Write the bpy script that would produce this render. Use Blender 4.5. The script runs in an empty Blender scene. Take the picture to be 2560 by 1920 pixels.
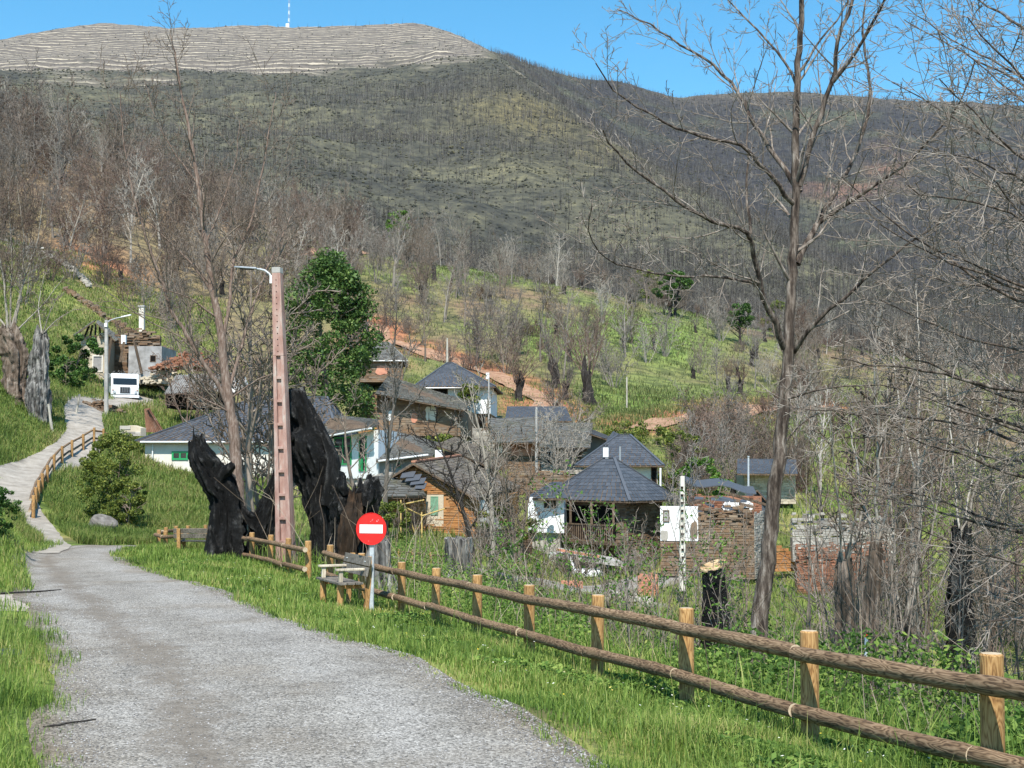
import bpy, math, random
import numpy as np
from mathutils import Vector, Matrix, Quaternion

# ------------------------------------------------------------------ camera, sky, sun, exposure
scene = bpy.context.scene
COL = scene.collection
FOC = 3200.0                      # focal length in photo pixels (photo 2560 x 1920)
EYE = 1.65
PITCH = math.atan((1180 - 960) / FOC)
cam_d = bpy.data.cameras.new('camera')
cam_d.sensor_width = 36.0
cam_d.lens = 36.0 * FOC / 2560.0
cam_d.clip_start = 0.1
cam_d.clip_end = 9000.0
cam = bpy.data.objects.new('camera', cam_d)
COL.objects.link(cam)
cam.location = (0, 0, EYE)
cam.rotation_euler = (math.pi / 2 + PITCH, 0, 0)
scene.camera = cam

SUN_EL = math.radians(53)
SUN_AZ = math.atan2(-0.03, -0.99)  # clockwise from +Y: the sun stands high behind the camera, a little to the left
to_sun = Vector((math.sin(SUN_AZ) * math.cos(SUN_EL), math.cos(SUN_AZ) * math.cos(SUN_EL), math.sin(SUN_EL)))
world = bpy.data.worlds.new('World')
scene.world = world
world.use_nodes = True
wt = world.node_tree
bgn = wt.nodes['Background']
sky = wt.nodes.new('ShaderNodeTexSky')
sky.sky_type = 'NISHITA'
sky.sun_disc = False
sky.sun_elevation = SUN_EL
sky.sun_rotation = SUN_AZ
sky.altitude = 700
sky.air_density = 1.0
sky.dust_density = 0.25
sky.ozone_density = 2.2
hs = wt.nodes.new('ShaderNodeHueSaturation')
hs.inputs['Hue'].default_value = 0.482
hs.inputs['Saturation'].default_value = 1.3
hs.inputs['Value'].default_value = 1.15
wt.links.new(sky.outputs[0], hs.inputs['Color'])
wt.links.new(hs.outputs[0], bgn.inputs[0])
bgn.inputs[1].default_value = 0.13
sun_d = bpy.data.lights.new('sun', 'SUN')
sun_d.energy = 5.0
sun_d.angle = math.radians(0.5)
sun_d.color = (1.0, 0.955, 0.88)
sun_o = bpy.data.objects.new('sun', sun_d)
COL.objects.link(sun_o)
sun_o.rotation_euler = (-to_sun).to_track_quat('-Z', 'Y').to_euler()
scene.view_settings.view_transform = 'Standard'
scene.view_settings.look = 'None'
scene.view_settings.gamma = 1.0
scene.view_settings.use_curve_mapping = False
scene.view_settings.exposure = 0.6
scene.render.engine = 'CYCLES'
scene.cycles.max_bounces = 4
scene.cycles.diffuse_bounces = 2
scene.cycles.glossy_bounces = 2
scene.cycles.transmission_bounces = 2

# ------------------------------------------------------------------ pixel <-> place
CP, SP = math.cos(PITCH), math.sin(PITCH)
def tanel(py):                    # rise per metre of depth seen at photo row py
    b = (960.0 - py) / FOC
    return (SP + b * CP) / (CP - b * SP)
def ydir(py):
    return CP - (960.0 - py) / FOC * SP
def P(px, py, Y):                 # the point at depth Y seen at photo pixel (px, py)
    return Vector(((px - 1280.0) / FOC / ydir(py) * Y, Y, EYE + tanel(py) * Y))
def X_(px, Y):
    return (px - 1280.0) / FOC * Y / 0.9976
def Z_(py, Y):
    return EYE + tanel(py) * Y

# ------------------------------------------------------------------ numpy noise
_perm = np.random.RandomState(7).permutation(4096)
_val = np.random.RandomState(8).rand(4096)
def vnoise(x, y):
    x = np.asarray(x, float); y = np.asarray(y, float)
    xi = np.floor(x).astype(int); yi = np.floor(y).astype(int)
    fx = x - xi; fy = y - yi
    fx = fx * fx * fx * (fx * (fx * 6 - 15) + 10); fy = fy * fy * fy * (fy * (fy * 6 - 15) + 10)
    def h(i, j):
        return _val[(_perm[i & 4095] + j * 57) & 4095]
    a = h(xi, yi); b = h(xi + 1, yi); c = h(xi, yi + 1); d = h(xi + 1, yi + 1)
    return (a + (b - a) * fx) * (1 - fy) + (c + (d - c) * fx) * fy
def fbm(x, y, o=4):
    s = 0.0; a = 0.5; t = 0.0
    for i in range(o):
        s = s + a * (vnoise(x * 2**i + 13.7 * i, y * 2**i - 9.1 * i) - 0.5); t += a; a *= 0.5
    return s / t * 2               # about -1..1
def sstep(a, b, x):
    t = np.clip((x - a) / (b - a), 0, 1)
    return t * t * (3 - 2 * t)

# ------------------------------------------------------------------ objects
def tag(o, label=None, cat=None, group=None, kind=None):
    if label: o['label'] = label
    if cat: o['category'] = cat
    if group: o['group'] = group
    if kind: o['kind'] = kind
    return o
def empty(name, loc=(0, 0, 0), rz=0.0, label=None, cat=None, group=None):
    o = bpy.data.objects.new(name, None)
    o.empty_display_size = 0.2
    COL.objects.link(o)
    o.location = loc
    o.rotation_euler = (0, 0, rz)
    return tag(o, label, cat, group)
def link_mesh(name, me, mat=None, parent=None, smooth=False):
    o = bpy.data.objects.new(name, me)
    COL.objects.link(o)
    if mat is not None and len(me.materials) == 0: me.materials.append(mat)
    if parent is not None:
        o.parent = parent
    if smooth: me.shade_smooth()
    return o
def np_mesh(name, V, faces):      # faces: list of int arrays (n,3) or (n,4)
    me = bpy.data.meshes.new(name)
    V = np.asarray(V, np.float32)
    me.vertices.add(len(V)); me.vertices.foreach_set('co', V.ravel())
    faces = [np.asarray(f, np.int32) for f in faces if len(f)]
    idx = np.concatenate([f.ravel() for f in faces])
    cnt = np.concatenate([np.full(len(f), f.shape[1], np.int32) for f in faces])
    st = np.concatenate([[0], np.cumsum(cnt)[:-1]]).astype(np.int32)
    me.loops.add(len(idx)); me.loops.foreach_set('vertex_index', idx)
    me.polygons.add(len(cnt)); me.polygons.foreach_set('loop_start', st); me.polygons.foreach_set('loop_total', cnt)
    me.update(calc_edges=True)
    return me
BOXF = [(0, 3, 2, 1), (4, 5, 6, 7), (0, 1, 5, 4), (1, 2, 6, 5), (2, 3, 7, 6), (3, 0, 4, 7)]
class MB:
    def __init__(s): s.v = []; s.f = []
    def add(s, v, f):
        n = len(s.v); s.v += [tuple(p) for p in v]; s.f += [tuple(i + n for i in q) for q in f]; return s
    def box(s, x0, x1, y0, y1, z0, z1):
        return s.add([(x0, y0, z0), (x1, y0, z0), (x1, y1, z0), (x0, y1, z0), (x0, y0, z1), (x1, y0, z1), (x1, y1, z1), (x0, y1, z1)], BOXF)
    def obox(s, o, a, b, c):      # corner and three edge vectors
        o, a, b, c = Vector(o), Vector(a), Vector(b), Vector(c)
        return s.add([o, o + a, o + a + b, o + b, o + c, o + a + c, o + a + b + c, o + b + c], BOXF)
    def beam(s, p, q, w, t, up=(0, 0, 1)):   # bar from p to q, w wide and t thick
        p, q = Vector(p), Vector(q); d = (q - p); up = Vector(up)
        n = d.cross(up)
        if n.length < 1e-6: n = d.cross(Vector((0, 1, 0)))
        n.normalize(); m = n.cross(d).normalized()
        return s.obox(p - n * w / 2 - m * t / 2, d, n * w, m * t)
    def cyl(s, p, q, r0, r1=None, n=10, cap=True):
        r1 = r0 if r1 is None else r1
        p, q = Vector(p), Vector(q); d = (q - p).normalized()
        a = d.orthogonal().normalized(); b = d.cross(a)
        V = []
        for c, r in ((p, r0), (q, r1)):
            for k in range(n):
                t = 2 * math.pi * k / n
                V.append(c + (a * math.cos(t) + b * math.sin(t)) * r)
        F = [(k, (k + 1) % n, n + (k + 1) % n, n + k) for k in range(n)]
        if cap: F += [tuple(range(n - 1, -1, -1)), tuple(range(n, 2 * n))]
        return s.add(V, F)
    def prism(s, pts, h):         # polygon pushed along vector h
        n = len(pts); h = Vector(h); pts = [Vector(p) for p in pts]
        return s.add(pts + [p + h for p in pts], [tuple(range(n - 1, -1, -1)), tuple(range(n, 2 * n))] + [(k, (k + 1) % n, n + (k + 1) % n, n + k) for k in range(n)])
    def mesh(s, name):
        me = bpy.data.meshes.new(name); me.from_pydata(s.v, [], s.f); me.update(); return me
    def build(s, name, mat=None, parent=None, smooth=False, bevel=0.0):
        o = link_mesh(name, s.mesh(name), mat, parent, smooth)
        if bevel:
            m = o.modifiers.new('bevel', 'BEVEL'); m.width = bevel; m.segments = 2; m.limit_method = 'ANGLE'
        return o

# tubes: many tapered polylines turned into one mesh; lines = list of (points[n,3], radii[n])
def tube_arrays(lines, sides):
    Vs, Fs, base = [], [], 0
    groups = {}
    for pts, rad in lines: groups.setdefault(len(pts), []).append((pts, rad))
    for n, L in groups.items():
        if n < 2: continue
        pts = np.array([l[0] for l in L], float); rad = np.array([l[1] for l in L], float)
        m = len(L)
        tan = np.empty_like(pts)
        tan[:, 1:-1] = pts[:, 2:] - pts[:, :-2]; tan[:, 0] = pts[:, 1] - pts[:, 0]; tan[:, -1] = pts[:, -1] - pts[:, -2]
        tan /= np.linalg.norm(tan, axis=2, keepdims=True) + 1e-9
        main = pts[:, -1] - pts[:, 0]
        ref = np.where((np.abs(main[:, 2:3]) > 0.8 * np.linalg.norm(main, axis=1, keepdims=True)), np.array([[1.0, 0.13, 0]]), np.array([[0.07, 0, 1.0]]))
        a = np.cross(tan, ref[:, None, :]); a /= np.linalg.norm(a, axis=2, keepdims=True) + 1e-9
        b = np.cross(tan, a)
        th = np.arange(sides) * 2 * math.pi / sides
        ring = pts[:, :, None, :] + rad[:, :, None, None] * (a[:, :, None, :] * np.cos(th)[None, None, :, None] + b[:, :, None, :] * np.sin(th)[None, None, :, None])
        Vs.append(ring.reshape(-1, 3))
        i = np.arange(m)[:, None, None] * (n * sides); j = np.arange(n - 1)[None, :, None] * sides; k = np.arange(sides)[None, None, :]; k2 = (k + 1) % sides
        q = np.stack(np.broadcast_arrays(i + j + k, i + j + sides + k, i + j + sides + k2, i + j + k2), -1).reshape(-1, 4) + base
        Fs.append(q); base += m * n * sides
    return np.concatenate(Vs), np.concatenate(Fs)
def tube_mesh(name, sets):        # sets: list of (lines, sides)
    Vs, Fs, b = [], [], 0
    for lines, sides in sets:
        if not lines: continue
        v, f = tube_arrays(lines, sides); Vs.append(v); Fs.append(f + b); b += len(v)
    me = np_mesh(name, np.concatenate(Vs), [np.concatenate(Fs)])
    me.shade_smooth()
    return me

# ------------------------------------------------------------------ materials
def new_mat(name, rough=0.8, spec=0.3):
    m = bpy.data.materials.new(name); m.use_nodes = True
    nt = m.node_tree; b = nt.nodes['Principled BSDF']
    b.inputs['Roughness'].default_value = rough
    b.inputs['Specular IOR Level'].default_value = spec
    return m, nt, b
def N(nt, t, **kw):
    n = nt.nodes.new(t)
    for k, v in kw.items():
        if k.startswith('i_'):
            key = k[2:]
            key = int(key) if key.isdigit() else key.replace('_', ' ')
            n.inputs[key].default_value = v
        else: setattr(n, k, v)
    return n
def ramp(nt, fac, stops):
    r = nt.nodes.new('ShaderNodeValToRGB')
    e = r.color_ramp.elements
    while len(e) > 1: e.remove(e[-1])
    e[0].position = stops[0][0]; e[0].color = (*stops[0][1], 1)
    for p, c in stops[1:]:
        x = e.new(p); x.color = (*c, 1)
    nt.links.new(fac, r.inputs[0])
    return r.outputs[0]
def coords(nt, kind='Object', scale=(1, 1, 1)):
    tc = nt.nodes.new('ShaderNodeTexCoord'); mp = nt.nodes.new('ShaderNodeMapping')
    mp.inputs['Scale'].default_value = scale
    nt.links.new(tc.outputs[kind], mp.inputs[0])
    return mp.outputs[0]
def noise(nt, vec, scale, detail=5, rough=0.6, dist=0.0):
    n = N(nt, 'ShaderNodeTexNoise', i_Scale=scale, i_Detail=detail, i_Roughness=rough, i_Distortion=dist)
    if vec is not None: nt.links.new(vec, n.inputs['Vector'])
    return n.outputs[0]
def mixc(nt, fac, a, b, mode='MIX'):
    m = nt.nodes.new('ShaderNodeMix'); m.data_type = 'RGBA'; m.blend_type = mode
    for s, v in ((0, fac), (6, a), (7, b)):
        if isinstance(v, (int, float)): m.inputs[s].default_value = v
        elif isinstance(v, tuple): m.inputs[s].default_value = (*v, 1) if len(v) == 3 else v
        else: nt.links.new(v, m.inputs[s])
    return m.outputs[2]
def math_(nt, op, a, b=None):
    m = nt.nodes.new('ShaderNodeMath'); m.operation = op
    for i, v in enumerate((a, b)):
        if v is None: continue
        if isinstance(v, (int, float)): m.inputs[i].default_value = v
        else: nt.links.new(v, m.inputs[i])
    return m.outputs[0]
def bump(nt, bsdf, h, strength=0.5, dist=0.02):
    b = N(nt, 'ShaderNodeBump', i_Strength=strength, i_Distance=dist)
    nt.links.new(h, b.inputs['Height']); nt.links.new(b.outputs[0], bsdf.inputs['Normal'])
def mat_noise(name, stops, scale=4, rough=0.85, spec=0.25, kind='Object', stretch=(1, 1, 1), detail=6, bstr=0.4, bdist=0.02, rnd=0.0, island=0.0, bscale=None, nrough=0.62, dist=0.0):
    m, nt, b = new_mat(name, rough, spec)
    v = coords(nt, kind, stretch)
    f = noise(nt, v, scale, detail, nrough, dist)
    fac = f
    if rnd:
        oi = nt.nodes.new('ShaderNodeObjectInfo')
        fac = math_(nt, 'ADD', fac, math_(nt, 'MULTIPLY', math_(nt, 'SUBTRACT', oi.outputs['Random'], 0.5), rnd))
    if island:
        g = nt.nodes.new('ShaderNodeNewGeometry')
        fac = math_(nt, 'ADD', fac, math_(nt, 'MULTIPLY', math_(nt, 'SUBTRACT', g.outputs['Random Per Island'], 0.5), island))
    c = ramp(nt, fac, stops)
    nt.links.new(c, b.inputs['Base Color'])
    if bstr:
        bump(nt, b, f if bscale is None else noise(nt, v, bscale, 5, 0.65), bstr, bdist)
    return m
def mat_leaf(name, stops, trans=0.25, rough=0.55, wi=.75, wn=.5, ns=.35, off=.13):     # thin leaves: one colour per leaf
    m, nt, b = new_mat(name, rough, 0.3)
    g = nt.nodes.new('ShaderNodeNewGeometry')
    v = coords(nt, 'Object')
    fac = math_(nt, 'ADD', math_(nt, 'MULTIPLY', g.outputs['Random Per Island'], wi), math_(nt, 'MULTIPLY', noise(nt, v, ns, 4), wn))
    fac = math_(nt, 'SUBTRACT', fac, off)
    c = ramp(nt, fac, stops)
    nt.links.new(c, b.inputs['Base Color'])
    tr = nt.nodes.new('ShaderNodeBsdfTranslucent'); nt.links.new(c, tr.inputs[0])
    mx = nt.nodes.new('ShaderNodeMixShader'); mx.inputs[0].default_value = trans
    nt.links.new(b.outputs[0], mx.inputs[1]); nt.links.new(tr.outputs[0], mx.inputs[2])
    nt.links.new(mx.outputs[0], nt.nodes['Material Output'].inputs[0])
    return m
def mat_flat(name, c, rough=0.6, spec=0.4, metal=0.0, var=0.12):
    m, nt, b = new_mat(name, rough, spec)
    b.inputs['Metallic'].default_value = metal
    v = coords(nt, 'Object')
    f = noise(nt, v, 9, 6, 0.65)
    lo = tuple(x * (1 - var) for x in c); hi = tuple(min(1, x * (1 + var)) for x in c)
    nt.links.new(ramp(nt, f, [(0.3, lo), (0.7, hi)]), b.inputs['Base Color'])
    return m
M = {}

# ------------------------------------------------------------------ the lie of the land
_Y = [0, 7.1, 9, 11.3, 13.5, 15.1, 18.2, 19.6, 22.4, 27.4, 32.6, 37, 42.6, 60]
_XR = [2.2, .85, .34, -.34, -1.05, -1.98, -3.3, -3.94, -4.95, -7.36, -9.86, -11.4, -12.6, -15]
_YL = [0, 7.1, 12.7, 17.5, 22, 27, 32.6, 37, 42.6, 60]
_XL = [-1.3, -2.55, -4.4, -6.4, -8.3, -10.3, -12.5, -13.9, -15, -20]
_YF = [0, 8.3, 10.55, 12.8, 15.05, 17.3, 19.55, 21.8, 24.05, 26.3, 28.5, 30, 32, 34, 36, 38, 44, 60]
_XF = [5.9, 3.1, 2.45, 1.73, 1.0, .24, -.53, -1.30, -2.07, -3.36, -4.1, -4.75, -5.6, -6.4, -7.3, -8.3, -12.2, -14]
_FB = [-.2, -.47, -.61, -.66, -.74, -.82, -.87, -.93, -.99, -.93, -.92, -.92, -.93, -.94, -.95, -.96, -1.0, -1.2]
def xr_(y): return np.interp(y, _Y, _XR)
def xl_(y): return np.interp(y, _YL, _XL)
def xf_(y): return np.interp(y, _YF, _XF)
def fb_(y): return np.interp(y, _YF, _FB)
def near_z(x, y):
    zr = -0.02 * y
    xl, xr, xf, fb = xl_(y), xr_(y), xf_(y), fb_(y)
    t = np.clip((x - xr) / np.maximum(xf - xr, .3), 0, 1)
    z = zr + (fb - zr) * t ** .8
    d = np.maximum(x - xf, 0)
    z = z - 2.9 * (1 - np.exp(-d / 8.0))
    l = np.maximum(xl - x, 0)
    z = z + 0.10 * np.minimum(l, 3) * sstep(30, 14, y) + 1.25 * sstep(.55, 2.2, l) * sstep(22, 26, y)
    return z
ROWS = {
 24: [(-1500, 1250), (0, 1400), (60, 1440), (560, 1463), (780, 1500), (1005, 1532), (1250, 1600), (1600, 1720), (2300, 1850), (4200, 1950)],
 30: [(-1500, 1150), (-200, 1250), (0, 1290), (40, 1330), (75, 1415), (330, 1420), (560, 1428), (773, 1454), (1000, 1500), (1300, 1600), (1700, 1690), (2300, 1790), (4200, 1900)],
 40: [(-1500, 1100), (-200, 1200), (0, 1290), (40, 1345), (70, 1374), (330, 1376), (400, 1378), (580, 1385), (800, 1400), (1000, 1430), (1200, 1480), (1450, 1560), (1800, 1640), (2300, 1700), (4200, 1760)],
 50: [(-1500, 1000), (-200, 1180), (-40, 1270), (0, 1300), (60, 1322), (100, 1328), (200, 1338), (250, 1350), (400, 1362), (560, 1368), (900, 1385), (1200, 1440), (1450, 1500), (1700, 1540), (2000, 1560), (2600, 1590), (4200, 1620)],
 60: [(-1500, 950), (-200, 1090), (-60, 1180), (-30, 1222), (90, 1228), (130, 1250), (250, 1292), (400, 1300), (560, 1315), (900, 1330), (1200, 1380), (1450, 1455), (1700, 1450), (2000, 1470), (2600, 1510), (4200, 1550)],
 70: [(-1500, 900), (-200, 1000), (0, 1090), (50, 1140), (165, 1148), (200, 1178), (300, 1215), (400, 1240), (560, 1260), (900, 1280), (1200, 1320), (1450, 1420), (1700, 1400), (2000, 1400), (2600, 1450), (4200, 1500)],
 78: [(-1500, 830), (-200, 900), (0, 980), (100, 1065), (170, 1096), (240, 1100), (300, 1140), (400, 1185), (500, 1216), (800, 1214), (1000, 1216), (1200, 1245), (1450, 1330), (1700, 1310), (2000, 1310), (2600, 1370), (4200, 1430)],
 90: [(-1500, 750), (-200, 830), (0, 905), (150, 990), (300, 1045), (420, 1080), (700, 1120), (900, 1120), (1100, 1150), (1250, 1190), (1450, 1240), (1700, 1235), (2000, 1240), (2600, 1310), (4200, 1380)],
 105: [(-1500, 690), (-200, 770), (0, 850), (150, 935), (260, 1003), (350, 1009), (420, 1030), (600, 1060), (860, 1068), (1000, 1072), (1250, 1140), (1450, 1160), (1700, 1150), (2000, 1170), (2600, 1250), (4200, 1330)],
 120: [(-1500, 620), (-200, 700), (0, 790), (150, 880), (260, 945), (420, 985), (700, 1000), (880, 985), (1000, 1000), (1200, 1060), (1450, 1075), (1700, 1090), (2000, 1120), (2600, 1215), (4200, 1300)],
 140: [(-1500, 560), (-200, 640), (0, 730), (300, 840), (600, 900), (880, 920), (1000, 935), (1200, 980), (1450, 1010), (1700, 1030), (2000, 1070), (2600, 1160), (4200, 1250)],
 170: [(-1500, 460), (-200, 550), (0, 610), (200, 655), (400, 740), (700, 800), (900, 830), (1200, 880), (1450, 910), (1700, 950), (2000, 1000), (2600, 1090), (4200, 1190)],
 200: [(-1500, 360), (-200, 450), (0, 510), (300, 600), (640, 690), (800, 710), (1000, 740), (1200, 770), (1450, 810), (1700, 860), (2000, 920), (2600, 1020), (4200, 1130)],
 235: [(-1500, 270), (-200, 350), (0, 410), (300, 500), (640, 600), (780, 620), (960, 650), (1200, 690), (1450, 730), (1700, 790), (2000, 860), (2600, 960), (4200, 1080)],
 270: [(-1500, 200), (-200, 280), (0, 330), (300, 430), (640, 550), (800, 590), (960, 640), (1200, 680), (1450, 720), (1600, 750), (1800, 800), (2000, 850), (2600, 950), (4200, 1060)],
 330: [(-1500, 180), (0, 300), (300, 430), (640, 560), (800, 610), (960, 670), (1200, 720), (1450, 770), (1800, 860), (2200, 930), (2600, 1000), (4200, 1090)],
 420: [(-1500, 200), (0, 310), (320, 450), (640, 590), (960, 710), (1280, 770), (1600, 820), (2000, 900), (2600, 980), (4200, 1060)],
 550: [(-1500, 230), (0, 330), (320, 430), (640, 540), (960, 660), (1280, 690), (1600, 720), (1950, 780), (2250, 850), (2600, 900), (4200, 960)],
 700: [(-1500, 220), (0, 300), (320, 380), (640, 440), (960, 510), (1280, 560), (1500, 570), (1750, 600), (1950, 640), (2250, 720), (2600, 830), (4200, 880)],
 850: [(-1500, 210), (0, 270), (320, 330), (640, 370), (960, 420), (1280, 440), (1500, 465), (1750, 530), (1950, 590), (2100, 700), (2250, 760), (2600, 790), (4200, 800)],
 1000: [(-1500, 200), (0, 240), (320, 280), (640, 310), (960, 330), (1280, 350), (1500, 390), (1700, 465), (1780, 500), (1900, 600), (2000, 680), (2250, 720), (2600, 700), (4200, 720)],
 1200: [(-1500, 190), (0, 215), (320, 240), (640, 250), (960, 255), (1150, 240), (1300, 250), (1500, 320), (1600, 380), (1700, 490), (1800, 570), (2000, 610), (2250, 610), (2600, 590), (4200, 620)],
 1400: [(-1500, 180), (0, 195), (320, 210), (640, 215), (960, 205), (1150, 180), (1280, 190), (1380, 245), (1500, 350), (1600, 440), (1750, 500), (2000, 520), (2600, 510), (4200, 560)],
 1700: [(-1500, 185), (0, 170), (320, 180), (640, 178), (960, 165), (1100, 142), (1230, 138), (1300, 180), (1400, 260), (1550, 330), (1750, 400), (2000, 420), (2600, 420), (4200, 500)],
 2000: [(-1500, 200), (0, 125), (320, 110), (640, 112), (960, 100), (1080, 90), (1180, 115), (1240, 135), (1320, 165), (1450, 220), (1600, 280), (1800, 310), (2000, 310), (2300, 320), (2600, 320), (4200, 440)],
 2300: [(-1500, 220), (-400, 160), (0, 92), (100, 68), (200, 52), (265, 46), (330, 50), (420, 62), (500, 58), (600, 53), (660, 52), (720, 62), (780, 58), (900, 54), (1030, 48), (1090, 60), (1150, 80), (1190, 105), (1230, 130), (1300, 155), (1400, 182), (1470, 195), (1560, 195), (1640, 225), (1700, 243), (1770, 230), (1860, 218), (2000, 215), (2100, 225), (2200, 232), (2300, 240), (2400, 240), (2560, 255), (3200, 330), (4200, 420)],
 2700: [(-1500, 320), (0, 180), (600, 140), (1030, 140), (1230, 200), (2000, 300), (2560, 330), (4200, 480)],
 3600: [(-1500, 560), (4200, 560)],
}
_TY = np.array(sorted(ROWS)); _TLY = np.log(_TY)
_GU = np.concatenate([np.linspace(-1.0, -.44, 57)[:-1], np.linspace(-.44, .44, 441), np.linspace(.44, 1.0, 57)[1:]])
_GLY = np.linspace(math.log(22.0), math.log(3600.0), 520)
_ROWT = []
for Yk in _TY:
    pts = np.array(ROWS[Yk], float); px, py = pts[:, 0], pts[:, 1]
    b = (960 - py) / FOC; yd = CP - b * SP
    _ROWT.append(np.interp(_GU, (px - 1280) / FOC / yd, (SP + b * CP) / yd))
_ROWT = np.array(_ROWT)                                   # rise / depth per row and direction
_TBL = np.empty((len(_GLY), len(_GU)))
_zrow = _ROWT * _TY[:, None]
for j in range(len(_GU)):
    _TBL[:, j] = np.interp(np.exp(_GLY), _TY, _zrow[:, j])
def _blur(A, k, axis):
    w = np.exp(-0.5 * (np.arange(-3 * k, 3 * k + 1) / k) ** 2); w /= w.sum()
    pad = [(0, 0), (0, 0)]; pad[axis] = (3 * k, 3 * k)
    B = np.pad(A, pad, mode='edge')
    return np.apply_along_axis(lambda r: np.convolve(r, w, 'valid'), axis, B)
_T2 = _blur(_TBL / np.exp(_GLY)[:, None], 3, 0) * np.exp(_GLY)[:, None]
_T2 = _blur(_T2, 2, 1)
_TBL = _T2
def table_z(x, y):
    u = np.clip(x / np.maximum(y, .1), -1, 1)
    fi = np.interp(np.log(np.maximum(y, 22.0)), _GLY, np.arange(len(_GLY)))
    fj = np.interp(u, _GU, np.arange(len(_GU)))
    i = np.clip(fi.astype(int), 0, len(_GLY) - 2); j = np.clip(fj.astype(int), 0, len(_GU) - 2)
    a = fi - i; b = fj - j
    return (_TBL[i, j] * (1 - a) + _TBL[i + 1, j] * a) * (1 - b) + (_TBL[i, j + 1] * (1 - a) + _TBL[i + 1, j + 1] * a) * b
def road_mask(x, y):
    return sstep(-.5, .4, x - xl_(y)) * sstep(-.4, .5, xr_(y) - x) * (y < 44)
def G(x, y):                                              # ground height, vectorised
    x = np.asarray(x, float); y = np.asarray(y, float)
    w = sstep(25, 36, y)
    z = near_z(x, np.minimum(y, 60)) * (1 - w) + (EYE + table_z(x, y)) * w
    rm = road_mask(x, y)
    z = z + fbm(x * .6, y * .6, 4) * 0.10 * (1 - rm) * sstep(150, 40, y)
    z = z + fbm(x * .12 + 5, y * .12, 4) * 0.9 * sstep(85, 160, y)
    far = sstep(300, 800, y)
    rid = 1 - np.abs(fbm(x * .0045 + 3, y * .003, 4)) * 2
    z = z + far * (rid - 0.55) * 16 * sstep(2290, 1500, y) + far * fbm(x * .02, y * .02, 4) * 5
    return z
def G1(x, y): return float(G(np.array([x]), np.array([y]))[0])
def GP(px, Y, dz=0.0):                                    # ground point in the direction of photo column px
    x = X_(px, Y); return Vector((x, Y, G1(x, Y) + dz))

TRACKS = [[(-28.0, 255), (-34.5, 236), (-39, 222)],
          [(-19, 176), (-17.5, 167), (-11, 162), (-4, 156), (-1, 150), (4, 137), (3, 128)],
          [(12.5, 122), (15, 128), (22, 139), (30, 153), (42, 166)]]
def seg_dist(x, y, line):
    d = np.full(np.shape(x), 1e9)
    for (x0, y0), (x1, y1) in zip(line[:-1], line[1:]):
        t = np.clip(((x - x0) * (x1 - x0) + (y - y0) * (y1 - y0)) / ((x1 - x0) ** 2 + (y1 - y0) ** 2), 0, 1)
        d = np.minimum(d, np.hypot(x - x0 - t * (x1 - x0), y - y0 - t * (y1 - y0)))
    return d

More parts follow.
